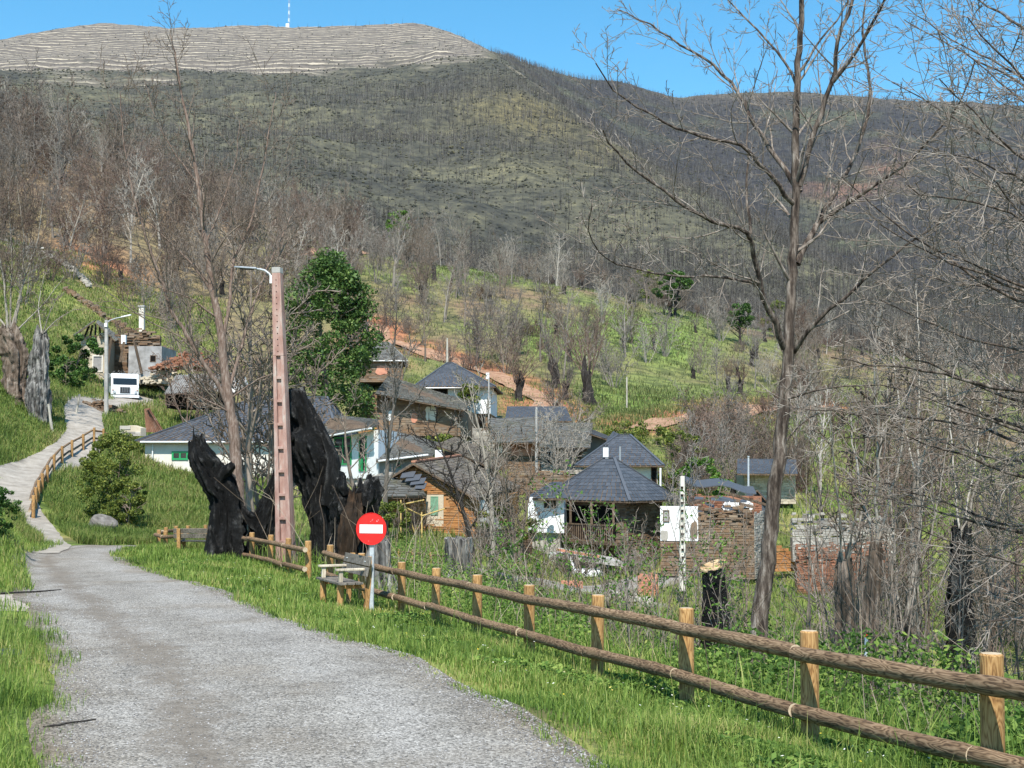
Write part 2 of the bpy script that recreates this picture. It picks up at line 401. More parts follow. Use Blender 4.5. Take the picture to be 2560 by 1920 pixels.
def spur_side(px, y):              # 1 beyond the crest of the middle spur
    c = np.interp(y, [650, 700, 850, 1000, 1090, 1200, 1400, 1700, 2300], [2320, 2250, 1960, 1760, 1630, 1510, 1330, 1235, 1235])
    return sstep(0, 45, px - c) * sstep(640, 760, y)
def meadow_mask(px, y):
    def patch(p, q, w, h): return np.exp(-(((px - p) / w) ** 2 + ((y - q) / h) ** 2) ** 1.5)
    return np.maximum.reduce([patch(1620, 138, 190, 22), patch(1180, 250, 110, 20), patch(1640, 205, 150, 26), patch(1850, 150, 120, 14), patch(1400, 185, 110, 16), patch(1720, 245, 90, 18), patch(2100, 160, 200, 25)])
def ground_colour(x, y):
    px = 1280 + x / np.maximum(y, 1) * FOC
    n1 = fbm(x * .05, y * .05, 4); n2 = fbm(x * .3 + 9, y * .3, 3); n3 = fbm(x * .012, y * .012 + 4, 4)
    def C(r, g, b): return np.stack(np.broadcast_arrays(np.float64(r), np.float64(g), np.float64(b), )[:3], -1) * np.ones(x.shape + (1,))
    def mix(c, d, t): t = np.clip(t, 0, 1)[..., None]; return c * (1 - t) + d * t
    grass = C(.085, .125, .03); straw = C(.19, .155, .075); soil = C(.17, .115, .075); meadow = C(.095, .125, .045)
    litter = C(.135, .10, .07); red = C(.27, .125, .075)
    c = mix(grass, straw, .25 + .6 * n2)
    c = mix(c, soil, sstep(.35, .8, n1) * .7)
    # slopes beyond the village
    mid = sstep(95, 130, y)
    cm = mix(C(.10, .12, .045), litter * .9, .42 + 1.2 * n1 + .5 * n2)
    left = sstep(900, 500, px)
    cm = mix(cm, litter, left * .75)
    def patch(p, q, w, h): return np.exp(-(((px - p) / w) ** 2 + ((y - q) / h) ** 2) ** 1.5)
    md = meadow_mask(px, y)
    cm = mix(cm, meadow * np.array([1.05, 1.2, .9]), md * (.9 + .9 * n2))
    gl = np.maximum.reduce([patch(240, 152, 260, 22), patch(120, 128, 130, 15), patch(430, 140, 140, 16)])
    cm = mix(cm, C(.13, .15, .05), gl * (.9 + n2))
    cm = mix(cm, red, np.maximum(patch(250, 178, 120, 12), patch(1400, 127, 60, 9)) * (.8 + n2))
    cm = mix(cm, red * .75, patch(940, 158, 110, 14) * (.5 + n2))
    for t in TRACKS[1:]:
        cm = mix(cm, red * .8, sstep(6.5, 3.0, seg_dist(x, y - 2.5, t)) * (.85 + .6 * n2))
    c = mix(c, cm, mid)
    # burnt mountain
    mt = sstep(330, 480, y)
    cb = mix(C(.058, .057, .047), C(.098, .094, .066), .5 + 1.1 * n3 + .5 * n1)
    cb = mix(cb, C(.15, .122, .055), patch(1420, 1120, 260, 220) * (.45 + .7 * n3))
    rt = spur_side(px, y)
    cb = mix(cb, C(.040, .039, .044), rt * .9)  # burnt soil; the shade beyond the spur crest is put into this colour
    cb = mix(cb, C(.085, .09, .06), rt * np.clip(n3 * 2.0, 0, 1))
    cb = mix(cb, C(.20, .115, .085), rt * np.maximum(patch(2230, 1700, 60, 160), patch(2150, 1500, 140, 60)) * np.clip(.55 + 1.6 * n3 + .8 * n1, 0, .8))
    sp = [(1245, 1600), (1380, 1400), (1500, 1230), (1620, 1090)]
    spl = [((p - 1280) / FOC * q, q) for p, q in sp]
    cb = mix(cb, C(.20, .175, .13), sstep(24, 6, seg_dist(x, y, spl)))
    cb = mix(cb, C(.14, .12, .10), sstep(2100, 2290, y) * sstep(1500, 1800, px) * .6)
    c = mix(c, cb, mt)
    te = sstep(1450, 1740, y + 420 * n3 + 160 * n1) * sstep(1265, 1190, px + 40 * n3)
    return c, te, mt

def make_ground():
    us = np.concatenate([np.linspace(-1.0, -.45, 40)[:-1], np.linspace(-.45, .45, 460), np.linspace(.45, 1.0, 40)[1:]])
    ys = np.concatenate([np.linspace(-8, 2.0, 6)[:-1], np.exp(np.linspace(math.log(2.0), math.log(3600), 430))])
    U, Yg = np.meshgrid(us, ys)
    X = U * np.maximum(Yg, 5.0)
    Z = G(X, Yg)
    V = np.stack([X, Yg, Z], -1).reshape(-1, 3)
    r, c = Yg.shape
    i = (np.arange(r - 1)[:, None] * c + np.arange(c - 1)[None, :]).ravel()
    me = np_mesh('ground', V, [np.stack([i, i + 1, i + c + 1, i + c], -1)])
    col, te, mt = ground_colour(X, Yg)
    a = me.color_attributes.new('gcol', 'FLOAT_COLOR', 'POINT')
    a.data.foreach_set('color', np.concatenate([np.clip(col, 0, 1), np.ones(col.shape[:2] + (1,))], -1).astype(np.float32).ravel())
    a = me.color_attributes.new('gmask', 'FLOAT_COLOR', 'POINT')
    a.data.foreach_set('color', np.stack([te, mt, te * 0, te * 0 + 1], -1).astype(np.float32).ravel())
    me.shade_smooth()
    m, nt, b = new_mat('ground', 0.95, 0.1)
    at = N(nt, 'ShaderNodeAttribute', attribute_name='gcol'); mk = N(nt, 'ShaderNodeAttribute', attribute_name='gmask')
    sx = nt.nodes.new('ShaderNodeSeparateColor'); nt.links.new(mk.outputs[0], sx.inputs[0])
    v = coords(nt, 'Object')
    nf = noise(nt, v, 7.0, 4); nm = noise(nt, v, .55, 5, .65); nh = noise(nt, v, .09, 6, .75)
    near = math_(nt, 'ADD', math_(nt, 'MULTIPLY', nf, .7), math_(nt, 'MULTIPLY', nm, 1.3))
    cn = mixc(nt, 1.0, at.outputs[0], ramp(nt, near, [(.55, (.45, .45, .45)), (1.0, (1, 1, 1)), (1.45, (1.7, 1.6, 1.4))]), 'MULTIPLY')
    far = ramp(nt, nh, [(.36, (.40, .42, .45)), (.47, (.85, .85, .85)), (.56, (1.15, 1.13, 1.05)), (.68, (1.9, 1.8, 1.45))])
    cf = mixc(nt, 1.0, at.outputs[0], far, 'MULTIPLY')
    c = mixc(nt, sx.outputs[1], cn, cf)
    # bare ploughed terraces on the summit: strips that follow the height lines
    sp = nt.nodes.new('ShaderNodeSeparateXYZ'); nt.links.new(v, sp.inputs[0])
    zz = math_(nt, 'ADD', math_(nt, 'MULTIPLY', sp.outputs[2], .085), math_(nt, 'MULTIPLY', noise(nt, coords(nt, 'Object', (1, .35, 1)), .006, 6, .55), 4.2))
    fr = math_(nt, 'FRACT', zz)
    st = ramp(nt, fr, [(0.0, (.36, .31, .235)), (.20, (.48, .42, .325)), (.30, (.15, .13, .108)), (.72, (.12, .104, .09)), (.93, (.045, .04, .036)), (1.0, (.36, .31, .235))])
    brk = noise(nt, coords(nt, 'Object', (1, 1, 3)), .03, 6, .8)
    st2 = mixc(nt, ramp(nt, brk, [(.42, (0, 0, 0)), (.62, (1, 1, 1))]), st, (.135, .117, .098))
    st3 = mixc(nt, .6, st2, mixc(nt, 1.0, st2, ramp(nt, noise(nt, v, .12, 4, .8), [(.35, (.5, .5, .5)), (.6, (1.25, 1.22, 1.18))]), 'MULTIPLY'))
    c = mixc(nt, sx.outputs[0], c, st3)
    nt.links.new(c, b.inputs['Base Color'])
    bump(nt, b, nm, .35, .25)
    o = link_mesh('ground', me, m)
    tag(o, 'hillside ground with meadow, burnt mountain and terraced summit behind', None, None, 'structure')
    return o
make_ground()

# ------------------------------------------------------------------ lane, side track, concrete path, dirt tracks
def ribbon(name, pts, mat, label, lift=.012, n=200, wob=.05, cross=8, smoothz=0):
    pts = np.array(pts, float)                         # x, y, half width
    s = np.concatenate([[0], np.cumsum(np.hypot(np.diff(pts[:, 0]), np.diff(pts[:, 1])))])
    t = np.linspace(0, s[-1], n)
    P3 = np.stack([np.interp(t, s, pts[:, k]) for k in range(3)], -1)
    k = max(1, n // 60)
    for q in range(3): P3[:, q] = np.convolve(np.pad(P3[:, q], k, mode='edge'), np.ones(2 * k + 1) / (2 * k + 1), 'valid')
    d = np.gradient(P3[:, :2], axis=0); d /= np.linalg.norm(d, axis=1, keepdims=True)
    nrm = np.stack([d[:, 1], -d[:, 0]], -1)
    w = np.linspace(-1, 1, cross)
    half = P3[:, 2:3] + wob * np.stack([fbm(t * .55, t * 0 + 3, 3), fbm(t * .55, t * 0 + 8, 3)], -1)
    hw = np.where(w[None, :] < 0, half[:, 0:1] * w, half[:, 1:2] * w)
    X = P3[:, 0:1] + nrm[:, 0:1] * hw; Yv = P3[:, 1:2] + nrm[:, 1:2] * hw
    Z = G(X, Yv)
    if smoothz: Z = np.repeat(Z.mean(1, keepdims=True), cross, 1)
    Z = Z + lift
    V = np.stack([X, Yv, Z], -1).reshape(-1, 3)
    i = (np.arange(n - 1)[:, None] * cross + np.arange(cross - 1)[None, :]).ravel()
    me = np_mesh(name, V, [np.stack([i, i + 1, i + cross + 1, i + cross], -1)]); me.shade_smooth()
    la = me.attributes.new('lat', 'FLOAT', 'POINT'); la.data.foreach_set('value', np.tile(w, n).astype(np.float32))
    return tag(link_mesh(name, me, mat), label, None, None, 'structure')

def mat_gravel():
    m, nt, b = new_mat('gravel lane', .9, .2)
    v = coords(nt, 'Object')
    vo = N(nt, 'ShaderNodeTexVoronoi', i_Scale=72.0); nt.links.new(v, vo.inputs['Vector'])
    sp = nt.nodes.new('ShaderNodeSeparateColor'); nt.links.new(vo.outputs['Color'], sp.inputs[0])
    st = ramp(nt, sp.outputs[0], [(0, (.085, .079, .072)), (.3, (.185, .175, .162)), (.7, (.295, .28, .26)), (1, (.45, .43, .40))])
    dn = noise(nt, coords(nt, 'Object', (1, .6, 1)), .9, 6, .7); d2 = noise(nt, v, 5.0, 5, .7)
    st = mixc(nt, 1.0, st, ramp(nt, math_(nt, 'ADD', math_(nt, 'MULTIPLY', dn, .7), math_(nt, 'MULTIPLY', d2, .35)), [(.34, (.60, .575, .54)), (.50, (.97, .95, .92)), (.66, (1.18, 1.17, 1.15))]), 'MULTIPLY')
    pt = noise(nt, v, .45, 4, .6)
    st = mixc(nt, math_(nt, 'MULTIPLY', ramp(nt, pt, [(.54, (0, 0, 0)), (.70, (1, 1, 1))]), .5), st, (.19, .155, .115))
    lat = N(nt, 'ShaderNodeAttribute', attribute_name='lat')
    al = math_(nt, 'ABSOLUTE', lat.outputs['Fac'])
    wn = math_(nt, 'ADD', al, math_(nt, 'MULTIPLY', math_(nt, 'SUBTRACT', noise(nt, v, .8, 6, .7), .5), .9))
    wear = ramp(nt, wn, [(.0, (.92, .90, .87)), (.22, (1.0, .99, .97)), (.42, (1.08, 1.08, 1.08)), (.65, (1.03, 1.02, 1.0)), (.85, (.86, .82, .76)), (1.0, (.68, .61, .51))])
    st = mixc(nt, 1.0, st, wear, 'MULTIPLY')
    blot = noise(nt, coords(nt, 'Object', (1, .5, 1)), 2.2, 7, .75)
    st = mixc(nt, math_(nt, 'MULTIPLY', ramp(nt, blot, [(.60, (0, 0, 0)), (.70, (1, 1, 1))]), .6), st, (.10, .088, .072))
    lf = math_(nt, 'SUBTRACT', 1.0, math_(nt, 'MULTIPLY', math_(nt, 'ABSOLUTE', math_(nt, 'ADD', lat.outputs['Fac'], .42)), 2.4))
    mud = math_(nt, 'ADD', math_(nt, 'MULTIPLY', lf, .28), math_(nt, 'ADD', math_(nt, 'MULTIPLY', noise(nt, coords(nt, 'Object', (1, .55, 1)), 1.1, 8, .78), .7), math_(nt, 'MULTIPLY', noise(nt, v, 14, 5, .7), .25)))
    st = mixc(nt, math_(nt, 'MULTIPLY', ramp(nt, mud, [(.59, (0, 0, 0)), (.74, (1, 1, 1))]), .8), st, mixc(nt, noise(nt, v, 5, 5), (.075, .062, .05), (.24, .20, .155)))
    nt.links.new(st, b.inputs['Base Color'])
    bump(nt, b, math_(nt, 'SUBTRACT', 1.0, vo.outputs['Distance']), .55, .008)
    return m
M['gravel'] = mat_gravel()
def mat_concrete(name, lo, hi):
    return mat_noise(name, [(.3, lo), (.5, tuple((a + b) / 2 for a, b in zip(lo, hi))), (.68, hi)], 1.6, .9, .2, detail=9, bstr=.3, bdist=.02, nrough=.7)
M['path'] = mat_concrete('worn concrete path', (.20, .175, .145), (.40, .36, .31))
M['dirt'] = mat_noise('red dirt', [(.3, (.22, .115, .07)), (.55, (.33, .20, .13)), (.75, (.42, .29, .20))], 1.2, .95, .1, detail=8, bstr=.5, bdist=.1)
yy = np.array([-6, 0, 4, 7.1, 9, 11.3, 13.5, 15.1, 18.2, 22.4, 27.4, 32.6, 37, 41])
lane = [((xl_(y) + xr_(y)) / 2, y, (xr_(y) - xl_(y)) / 2) for y in yy]
lane = [(2.8, -6, 1.6)] + lane[1:] + [(-12.4, 45.0, 1.5), (-9.5, 47.5, 1.5), (-5.5, 49, 1.5), (0, 52, 1.5), (5, 57, 1.5), (8, 63, 1.4)]
ribbon('road', lane, M['gravel'], 'pale gravel lane bending away between grass verges', .014, 420, .16, 14)
ribbon('gravel_side_track', [(-6.5, 19.6, 1.4), (-8.5, 20.4, 1.5), (-11.5, 21.0, 1.6), (-15, 21.3, 1.6)], mat_noise('pale side gravel', [(.3, (.24, .20, .16)), (.55, (.40, .35, .29)), (.7, (.5, .45, .39))], 9, .95, .1, detail=8, bstr=.6, bdist=.03), 'pale earth turning off the lane to the left', .010, 90, .2, 10)
ribbon('concrete_path', [(-13.4, 36.5, .5), (-14.5, 40.5, .6), (-16.3, 45, .65), (-19.0, 51, .8), (-22.2, 57, 1.0), (-24.1, 62, 1.2), (-24.6, 66, 1.2), (-24.9, 70, 1.2), (-25.4, 75, 1.2), (-26.6, 80, 1.2), (-29.2, 87, 1.3), (-30.5, 93, 1.5), (-31.6, 101, 1.8), (-31.8, 112, 2.0)], M['path'], 'worn concrete path climbing past the rail fence to the truck', .03, 170, .12, 8)
for tr, hw in zip(TRACKS, (1.5, 1.7, 1.6)):
    ribbon('dirt_track', [(x, y, hw) for x, y in tr], M['dirt'], 'reddish dirt track cut across the slope above the village', .15, 90, .4, 8)

# ------------------------------------------------------------------ wood, metal and char
def mat_wood(name, dark, mid, light, sc=1.0, ring=True):
    m, nt, b = new_mat(name, .78, .25)
    v = coords(nt, 'Object', (9 * sc, 9 * sc, 1.6 * sc))
    oi = nt.nodes.new('ShaderNodeObjectInfo')
    va = nt.nodes.new('ShaderNodeVectorMath'); va.operation = 'ADD'
    cb = nt.nodes.new('ShaderNodeCombineXYZ')
    r = math_(nt, 'MULTIPLY', oi.outputs['Random'], 37.0)
    nt.links.new(r, cb.inputs[0]); nt.links.new(r, cb.inputs[2])
    nt.links.new(v, va.inputs[0]); nt.links.new(cb.outputs[0], va.inputs[1])
    v = va.outputs[0]
    n1 = noise(nt, v, .9, 3, .5)
    wv = math_(nt, 'FRACT', math_(nt, 'MULTIPLY', n1, 15.0))
    tri = math_(nt, 'ABSOLUTE', math_(nt, 'SUBTRACT', wv, .5))
    fine = noise(nt, coords(nt, 'Object', (90, 90, 4)), 1.0, 4, .6)
    fac = math_(nt, 'ADD', math_(nt, 'MULTIPLY', tri, .9), math_(nt, 'MULTIPLY', fine, .55))
    c = ramp(nt, fac, [(.26, dark), (.46, mid), (.75, light)])
    sm = noise(nt, v, .35, 4, .6)
    c = mixc(nt, 1.0, c, ramp(nt, sm, [(.3, (.62, .6, .58)), (.6, (1.1, 1.08, 1.05))]), 'MULTIPLY')
    nt.links.new(c, b.inputs['Base Color'])
    bump(nt, b, fac, .5, .006)
    return m
M['rail'] = mat_wood('weathered log rail', (.06, .036, .021), (.18, .115, .066), (.29, .20, .125))
M['post'] = mat_wood('yellow pine post', (.20, .10, .038), (.38, .215, .08), (.49, .30, .13), 1.1)
M['endgrain'] = mat_noise('sawn end grain', [(.35, (.36, .27, .17)), (.65, (.55, .45, .32))], 22, .85)
M['grey_plank'] = mat_wood('grey weathered plank', (.075, .068, .058), (.15, .135, .115), (.24, .22, .19), .8)
M['pale_plank'] = mat_wood('pale arm plank', (.36, .31, .23), (.50, .44, .34), (.62, .56, .45), .8)
M['galv'] = mat_noise('galvanised steel', [(.35, (.30, .33, .35)), (.5, (.40, .43, .45)), (.7, (.50, .53, .55))], 16, .45, .5, bstr=.05, detail=3)
M['sign_red'] = mat_noise('sign red', [(.35, (.62, .012, .010)), (.7, (.78, .018, .014))], 3, .35, .5, bstr=.02)
M['sign_white'] = mat_flat('sign white', (.82, .82, .80), .4, .4, 0, .03)
def mat_char():
    m, nt, b = new_mat('charred wood', .6, .18)
    v = coords(nt, 'Object', (1, 1, .45))
    n1 = noise(nt, v, 2.2, 8, .7, .6)
    vo = N(nt, 'ShaderNodeTexVoronoi', i_Scale=26.0, i_Randomness=1.0); vo.feature = 'DISTANCE_TO_EDGE'
    wv = nt.nodes.new('ShaderNodeVectorMath'); wv.operation = 'ADD'
    nn = N(nt, 'ShaderNodeTexNoise', i_Scale=6.0, i_Detail=4.0); sc_ = nt.nodes.new('ShaderNodeVectorMath'); sc_.operation = 'SCALE'; sc_.inputs[3].default_value = .16
    nt.links.new(nn.outputs[1], sc_.inputs[0]); nt.links.new(coords(nt, 'Object', (.8, .8, 1.5)), wv.inputs[0]); nt.links.new(sc_.outputs[0], wv.inputs[1])
    nt.links.new(wv.outputs[0], vo.inputs['Vector'])
    crk = ramp(nt, vo.outputs['Distance'], [(0, (.12, .12, .12)), (.06, (1, 1, 1))])
    st = noise(nt, coords(nt, 'Object', (6, 6, .5)), 2.0, 6, .7)
    c = ramp(nt, n1, [(.34, (.003, .003, .003)), (.54, (.008, .008, .008)), (.63, (.022, .022, .022)), (.70, (.09, .088, .085)), (.78, (.34, .33, .31))])
    c = mixc(nt, ramp(nt, st, [(.64, (0, 0, 0)), (.74, (1, 1, 1))]), c, (.13, .127, .122))
    gp = nt.nodes.new('ShaderNodeNewGeometry')
    ridge_hl = math_(nt, 'MULTIPLY', ramp(nt, gp.outputs['Pointiness'], [(.53, (0, 0, 0)), (.62, (1, 1, 1))]), ramp(nt, noise(nt, v, 5, 5, .7), [(.46, (0, 0, 0)), (.62, (1, 1, 1))]))  # grey highlights painted on the ridges, together with ash wear
    c = mixc(nt, ridge_hl, c, (.22, .212, .20))
    c = mixc(nt, 1.0, c, crk, 'MULTIPLY')
    nt.links.new(c, b.inputs['Base Color'])
    h = math_(nt, 'ADD', math_(nt, 'MULTIPLY', ramp(nt, vo.outputs['Distance'], [(0, (0, 0, 0)), (.2, (1, 1, 1))]), .5), n1)
    bump(nt, b, h, 1.0, .035)
    return m
M['char'] = mat_char()
M['char_brown'] = mat_noise('scorched brown heartwood', [(.3, (.006, .005, .004)), (.55, (.03, .018, .010)), (.75, (.09, .05, .028))], 3, .8, .2, stretch=(2, 2, .5), bstr=.9, bdist=.06)
M['char_grey'] = mat_noise('ash grey burnt wood', [(.3, (.015, .014, .013)), (.45, (.07, .066, .062)), (.58, (.20, .19, .175)), (.72, (.42, .40, .37))], 3, .85, .15, stretch=(3, 3, .35), bstr=.8, bdist=.04, dist=.5)

# ------------------------------------------------------------------ rail fences
def _lathe(prof, n, caps=True):
    V, F = [], []
    for (r, z) in prof:
        for k in range(n):
            t = 2 * math.pi * k / n
            V.append((r * math.cos(t), r * math.sin(t), z))
    for i in range(len(prof) - 1):
        for k in range(n):
            F.append((i * n + k, i * n + (k + 1) % n, (i + 1) * n + (k + 1) % n, (i + 1) * n + k))
    F.append(tuple(range(n - 1, -1, -1))); F.append(tuple((len(prof) - 1) * n + k for k in range(n)))
    return V, F
def post_mesh(h=.95, below=.35, r=.075):
    V, F = _lathe([(r, -below), (r * 1.0, 0), (r * .99, h * .5), (r, h - .012), (r - .012, h)], 18)
    me = bpy.data.meshes.new('post'); me.from_pydata(V, [], F)
    me.materials.append(M['post']); me.materials.append(M['endgrain'])
    me.polygons[len(F) - 1].material_index = 1
    me.shade_smooth(); me.set_sharp_from_angle(angle=.6)
    return me
def rail_mesh(seed, L, r=.062):
    R = random.Random(seed); n = 14; prof = []
    K = max(8, int(L / .12))
    V, F = [], []
    kn = [R.random() for _ in range(5)]
    for i in range(K + 1):
        t = i / K
        rr = r * (1 + .03 * math.sin(t * 9 + seed) + .02 * R.uniform(-1, 1) - .03 * t)
        for q in kn: rr += .005 * math.exp(-((t - q) * L / .06) ** 2)
        if i in (0, K): rr *= .93
        cx, cy = .010 * math.sin(t * 3.1 + seed), .010 * math.cos(t * 2.3 + seed)
        for k in range(n):
            a = 2 * math.pi * k / n
            V.append((cx + rr * math.cos(a), cy + rr * math.sin(a), t * L))
    for i in range(K):
        for k in range(n): F.append((i * n + k, i * n + (k + 1) % n, (i + 1) * n + (k + 1) % n, (i + 1) * n + k))
    F.append(tuple(range(n - 1, -1, -1))); F.append(tuple(K * n + k for k in range(n)))
    me = bpy.data.meshes.new('rail'); me.from_pydata(V, [], F)
    me.materials.append(M['rail']); me.materials.append(M['endgrain'])
    me.polygons[len(F) - 1].material_index = 1; me.polygons[len(F) - 2].material_index = 1
    me.shade_smooth(); me.set_sharp_from_angle(angle=.7)
    return me
POSTM = post_mesh()
def align_z(o, p, q):
    d = Vector(q) - Vector(p)
    o.location = p; o.rotation_mode = 'QUATERNION'; o.rotation_quaternion = d.to_track_quat('Z', 'Y')
def fence(label, tops, side, h=.95, rails=(.18, .64), skip=(), pm=None, rr=.062, over=.09, ends=None):
    """tops: post tops in world space; side: +1/-1 which side of the posts the rails lie on"""
    root = empty('rail_fence', (tops[0][0], tops[0][1], tops[0][2] - h), 0, label, 'fence')
    o0 = Vector(root.location)
    R = random.Random(len(tops) * 31 + int(abs(tops[0][1]) * 7))
    for p in tops:
        o = link_mesh('post', pm or POSTM, None, root)
        o.location = Vector(p) - Vector((0, 0, h)) - o0
        o.rotation_euler = (R.uniform(-.015, .015), R.uniform(-.015, .015), R.uniform(0, 6))
    for i in range(len(tops) - 1):
        if i in skip: continue
        a, b = Vector(tops[i]), Vector(tops[i + 1])
        d = (b - a); hd = Vector((d.x, d.y, 0)).normalized()
        nrm = Vector((-hd.y, hd.x, 0)) * side * (.075 + rr * .9)
        for j, dz in enumerate(rails):
            e = R.uniform(-.012, .012)
            p = a + nrm - Vector((0, 0, dz + e)) - hd * (over if i == 0 or (i - 1) in skip else .0)
            q = b + nrm - Vector((0, 0, dz + R.uniform(-.012, .012))) + hd * (over if i == len(tops) - 2 or (i + 1) in skip else -.006)
            me = rail_mesh(R.randint(0, 9999), (q - p).length, rr)
            o = link_mesh('rail', me, None, root)
            align_z(o, p - o0, q - o0)
    return root
near_tops = [Vector((3.76, 6.05, .60))] + [P(px, py, Y) for px, py, Y in ((2475, 1633, 8.3), (2022, 1577, 10.55), (1715, 1520, 12.8), (1492, 1487, 15.05), (1323, 1462, 17.3), (1193, 1437, 19.55), (1089, 1420, 21.8), (1005, 1405, 24.05), (872, 1371, 26.4), (824, 1360, 28.4))]
near_tops[9] = P(905, 1383, 26.4); near_tops[10] = P(826, 1362, 28.6)
fence('long brown two-rail log fence running from the near verge past the bench', near_tops, 1)
fence('short two-rail log fence in front of the pink concrete lamp post', [P(772, 1352, 29.9), P(721, 1345, 32.0), P(677, 1337, 34.2), P(631, 1331, 36.3), P(585, 1326, 38.4)], 1, over=.25)
fence('log fence curving round the bend beside the grey bench board', [P(590, 1318, 43), P(520, 1322, 42), P(455, 1328, 42.6), P(415, 1328, 44), P(398, 1324, 46), P(415, 1318, 48), P(440, 1315, 49.5), P(470, 1314, 50.5), P(515, 1312, 51.5), P(560, 1309, 52.5)], 1)
def on_ground(px, Y, h=.95): return GP(px, Y, h)
fence('log fence climbing beside the concrete path up to the truck', [on_ground(p, y) for p, y in ((92, 52.5), (97, 55.0), (103, 57.5), (112, 60.2), (124, 63), (140, 66), (160, 69), (184, 72), (212, 75), (238, 77.5), (262, 78.5), (292, 79), (320, 79.5))], 1)
small = post_mesh(.55, .3, .05)
fence('low faint rail fence on the grass beyond the no entry sign', [GP(p, y, .55) for p, y in ((965, 46), (1000, 47), (1033, 48), (1079, 49), (1122, 50))], 1, h=.55, rails=(.1, .38), pm=small, rr=.035)

# ------------------------------------------------------------------ no entry sign
def no_entry():
    base = P(929, 1521, 23.5); base.z = G1(base.x, base.y) - .05
    s = empty('road_sign', base, math.radians(-14), 'round red no entry sign on a galvanised steel post', 'road sign')
    ztop = P(929, 1322, 23.5).z - base.z
    m = MB().box(-.04, .04, -.02, .02, -.4, ztop + .18); m.build('post', M['galv'], s, bevel=.006)
    R = .29
    d = MB(); n = 48
    ring = lambda r, y: [(r * math.cos(2 * math.pi * k / n), y, ztop + r * math.sin(2 * math.pi * k / n)) for k in range(n)]
    prof = [(R - .004, -.024), (R, -.030), (R + .004, -.052), (R + .001, -.056), (R - .007, -.055), (R - .010, -.050)]
    V = []; [V.extend(ring(r, y)) for r, y in prof]; F = []
    for i in range(len(prof) - 1):
        for k in range(n): F.append((i * n + k, i * n + (k + 1) % n, (i + 1) * n + (k + 1) % n, (i + 1) * n + k))
    F.append(tuple((len(prof) - 1) * n + k for k in range(n)))
    F.append(tuple(n - 1 - k for k in range(n)))
    d.add(V, F); disc = d.build('sign_disc', M['sign_red'], s)
    disc.data.materials.append(M['galv']); disc.data.polygons[len(F) - 1].material_index = 1
    b = MB().box(-.222, .222, -.058, -.050, ztop - .078, ztop + .078).build('white_bar', M['sign_white'], disc)
    rng = random.Random(3)
    c = MB()
    for k in range(9):
        a, r = rng.uniform(0, 6.28), rng.uniform(.02, .25); x, z = r * math.cos(a), r * math.sin(a)
        if abs(z) < .1: z += .16
        c.obox((x, -.0515, ztop + z), (rng.uniform(.003, .012), 0, rng.uniform(-.006, .006)), (0, .001, 0), (0, 0, rng.uniform(.003, .02)))
    tag(c.build('chipped_paint', M['galv'], disc), kind='stuff')
    for zz in (.10, -.10):
        MB().box(-.075, .075, -.03, .026, ztop + zz - .02, ztop + zz + .02).build('clamp', M['galv'], s)
no_entry()

# ------------------------------------------------------------------ benches
def bench(name, loc, rz, label):
    b = empty(name, loc, rz, label, 'bench')
    L = 1.55
    for k, y in enumerate((-.02, .135, .29)):
        MB().box(0, L, y, y + .135, .42, .46).build('seat_plank', M['grey_plank'], b, bevel=.006)
    for k, (z0, y0) in enumerate(((.56, .47), (.745, .515))):
        MB().obox((0, y0, z0), (L, 0, 0), (0, .035, -.007), (0, .035, .165)).build('back_plank', M['grey_plank'], b, bevel=.006)
    for x in (.16, L - .28):
        MB().obox((x, .50, -.15), (.12, 0, 0), (0, .07, 0), (0, .10, 1.06)).build('back_post', M['post'], b, bevel=.008)
        MB().cyl((x + .06, .06, -.15), (x + .06, .06, .42), .06, n=12).build('leg', M['post'], b)
        MB().box(x + .02, x + .10, .0, .50, .34, .42).build('bearer', M['post'], b, bevel=.006)
        MB().box(x + .025, x + .095, .03, .10, .46, .66).build('arm_support', M['pale_plank'], b, bevel=.005)
        MB().box(x - .005, x + .125, -.03, .50, .66, .70).build('armrest', M['pale_plank'], b, bevel=.008)
    for zz in (.63, .82):
        for x in (.2, .24, L - .24, L - .2):
            MB().cyl((x, .475 + (zz - .56) * .21, zz), (x, .455 + (zz - .56) * .21, zz), .008, n=6).build('bolt', M['galv'], b)
    return b
fd = Vector((-.70, 2.25, 0)).normalized()
fd = Vector((-.61, 1.35, 0)).normalized()
bp = P(925, 1500, 23.3); bp = bp - Vector((fd.y, -fd.x, 0)) * .55; bp.z = G1(bp.x, bp.y) + .0
bench('wooden_bench', bp, math.atan2(fd.y, fd.x) + math.pi, 'grey plank bench with pale armrests facing the lane beside the red sign').scale = (1, 1, 1)
b0 = bpy.data.objects['wooden_bench']
b0.rotation_euler.z = math.atan2(fd.y, fd.x); b0.scale = (1, -1, 1)
b0.location = bp
bq = GP(448, 40.3); bq.z -= .02
bench('wooden_bench', bq, math.radians(-4), 'low grey bench at the bend, its back board next to the burnt trunk')
b1 = bpy.data.objects['wooden_bench.001']; b1.scale = (.88, -1, .86); b1.location = bq + Vector((0, .3, 0))

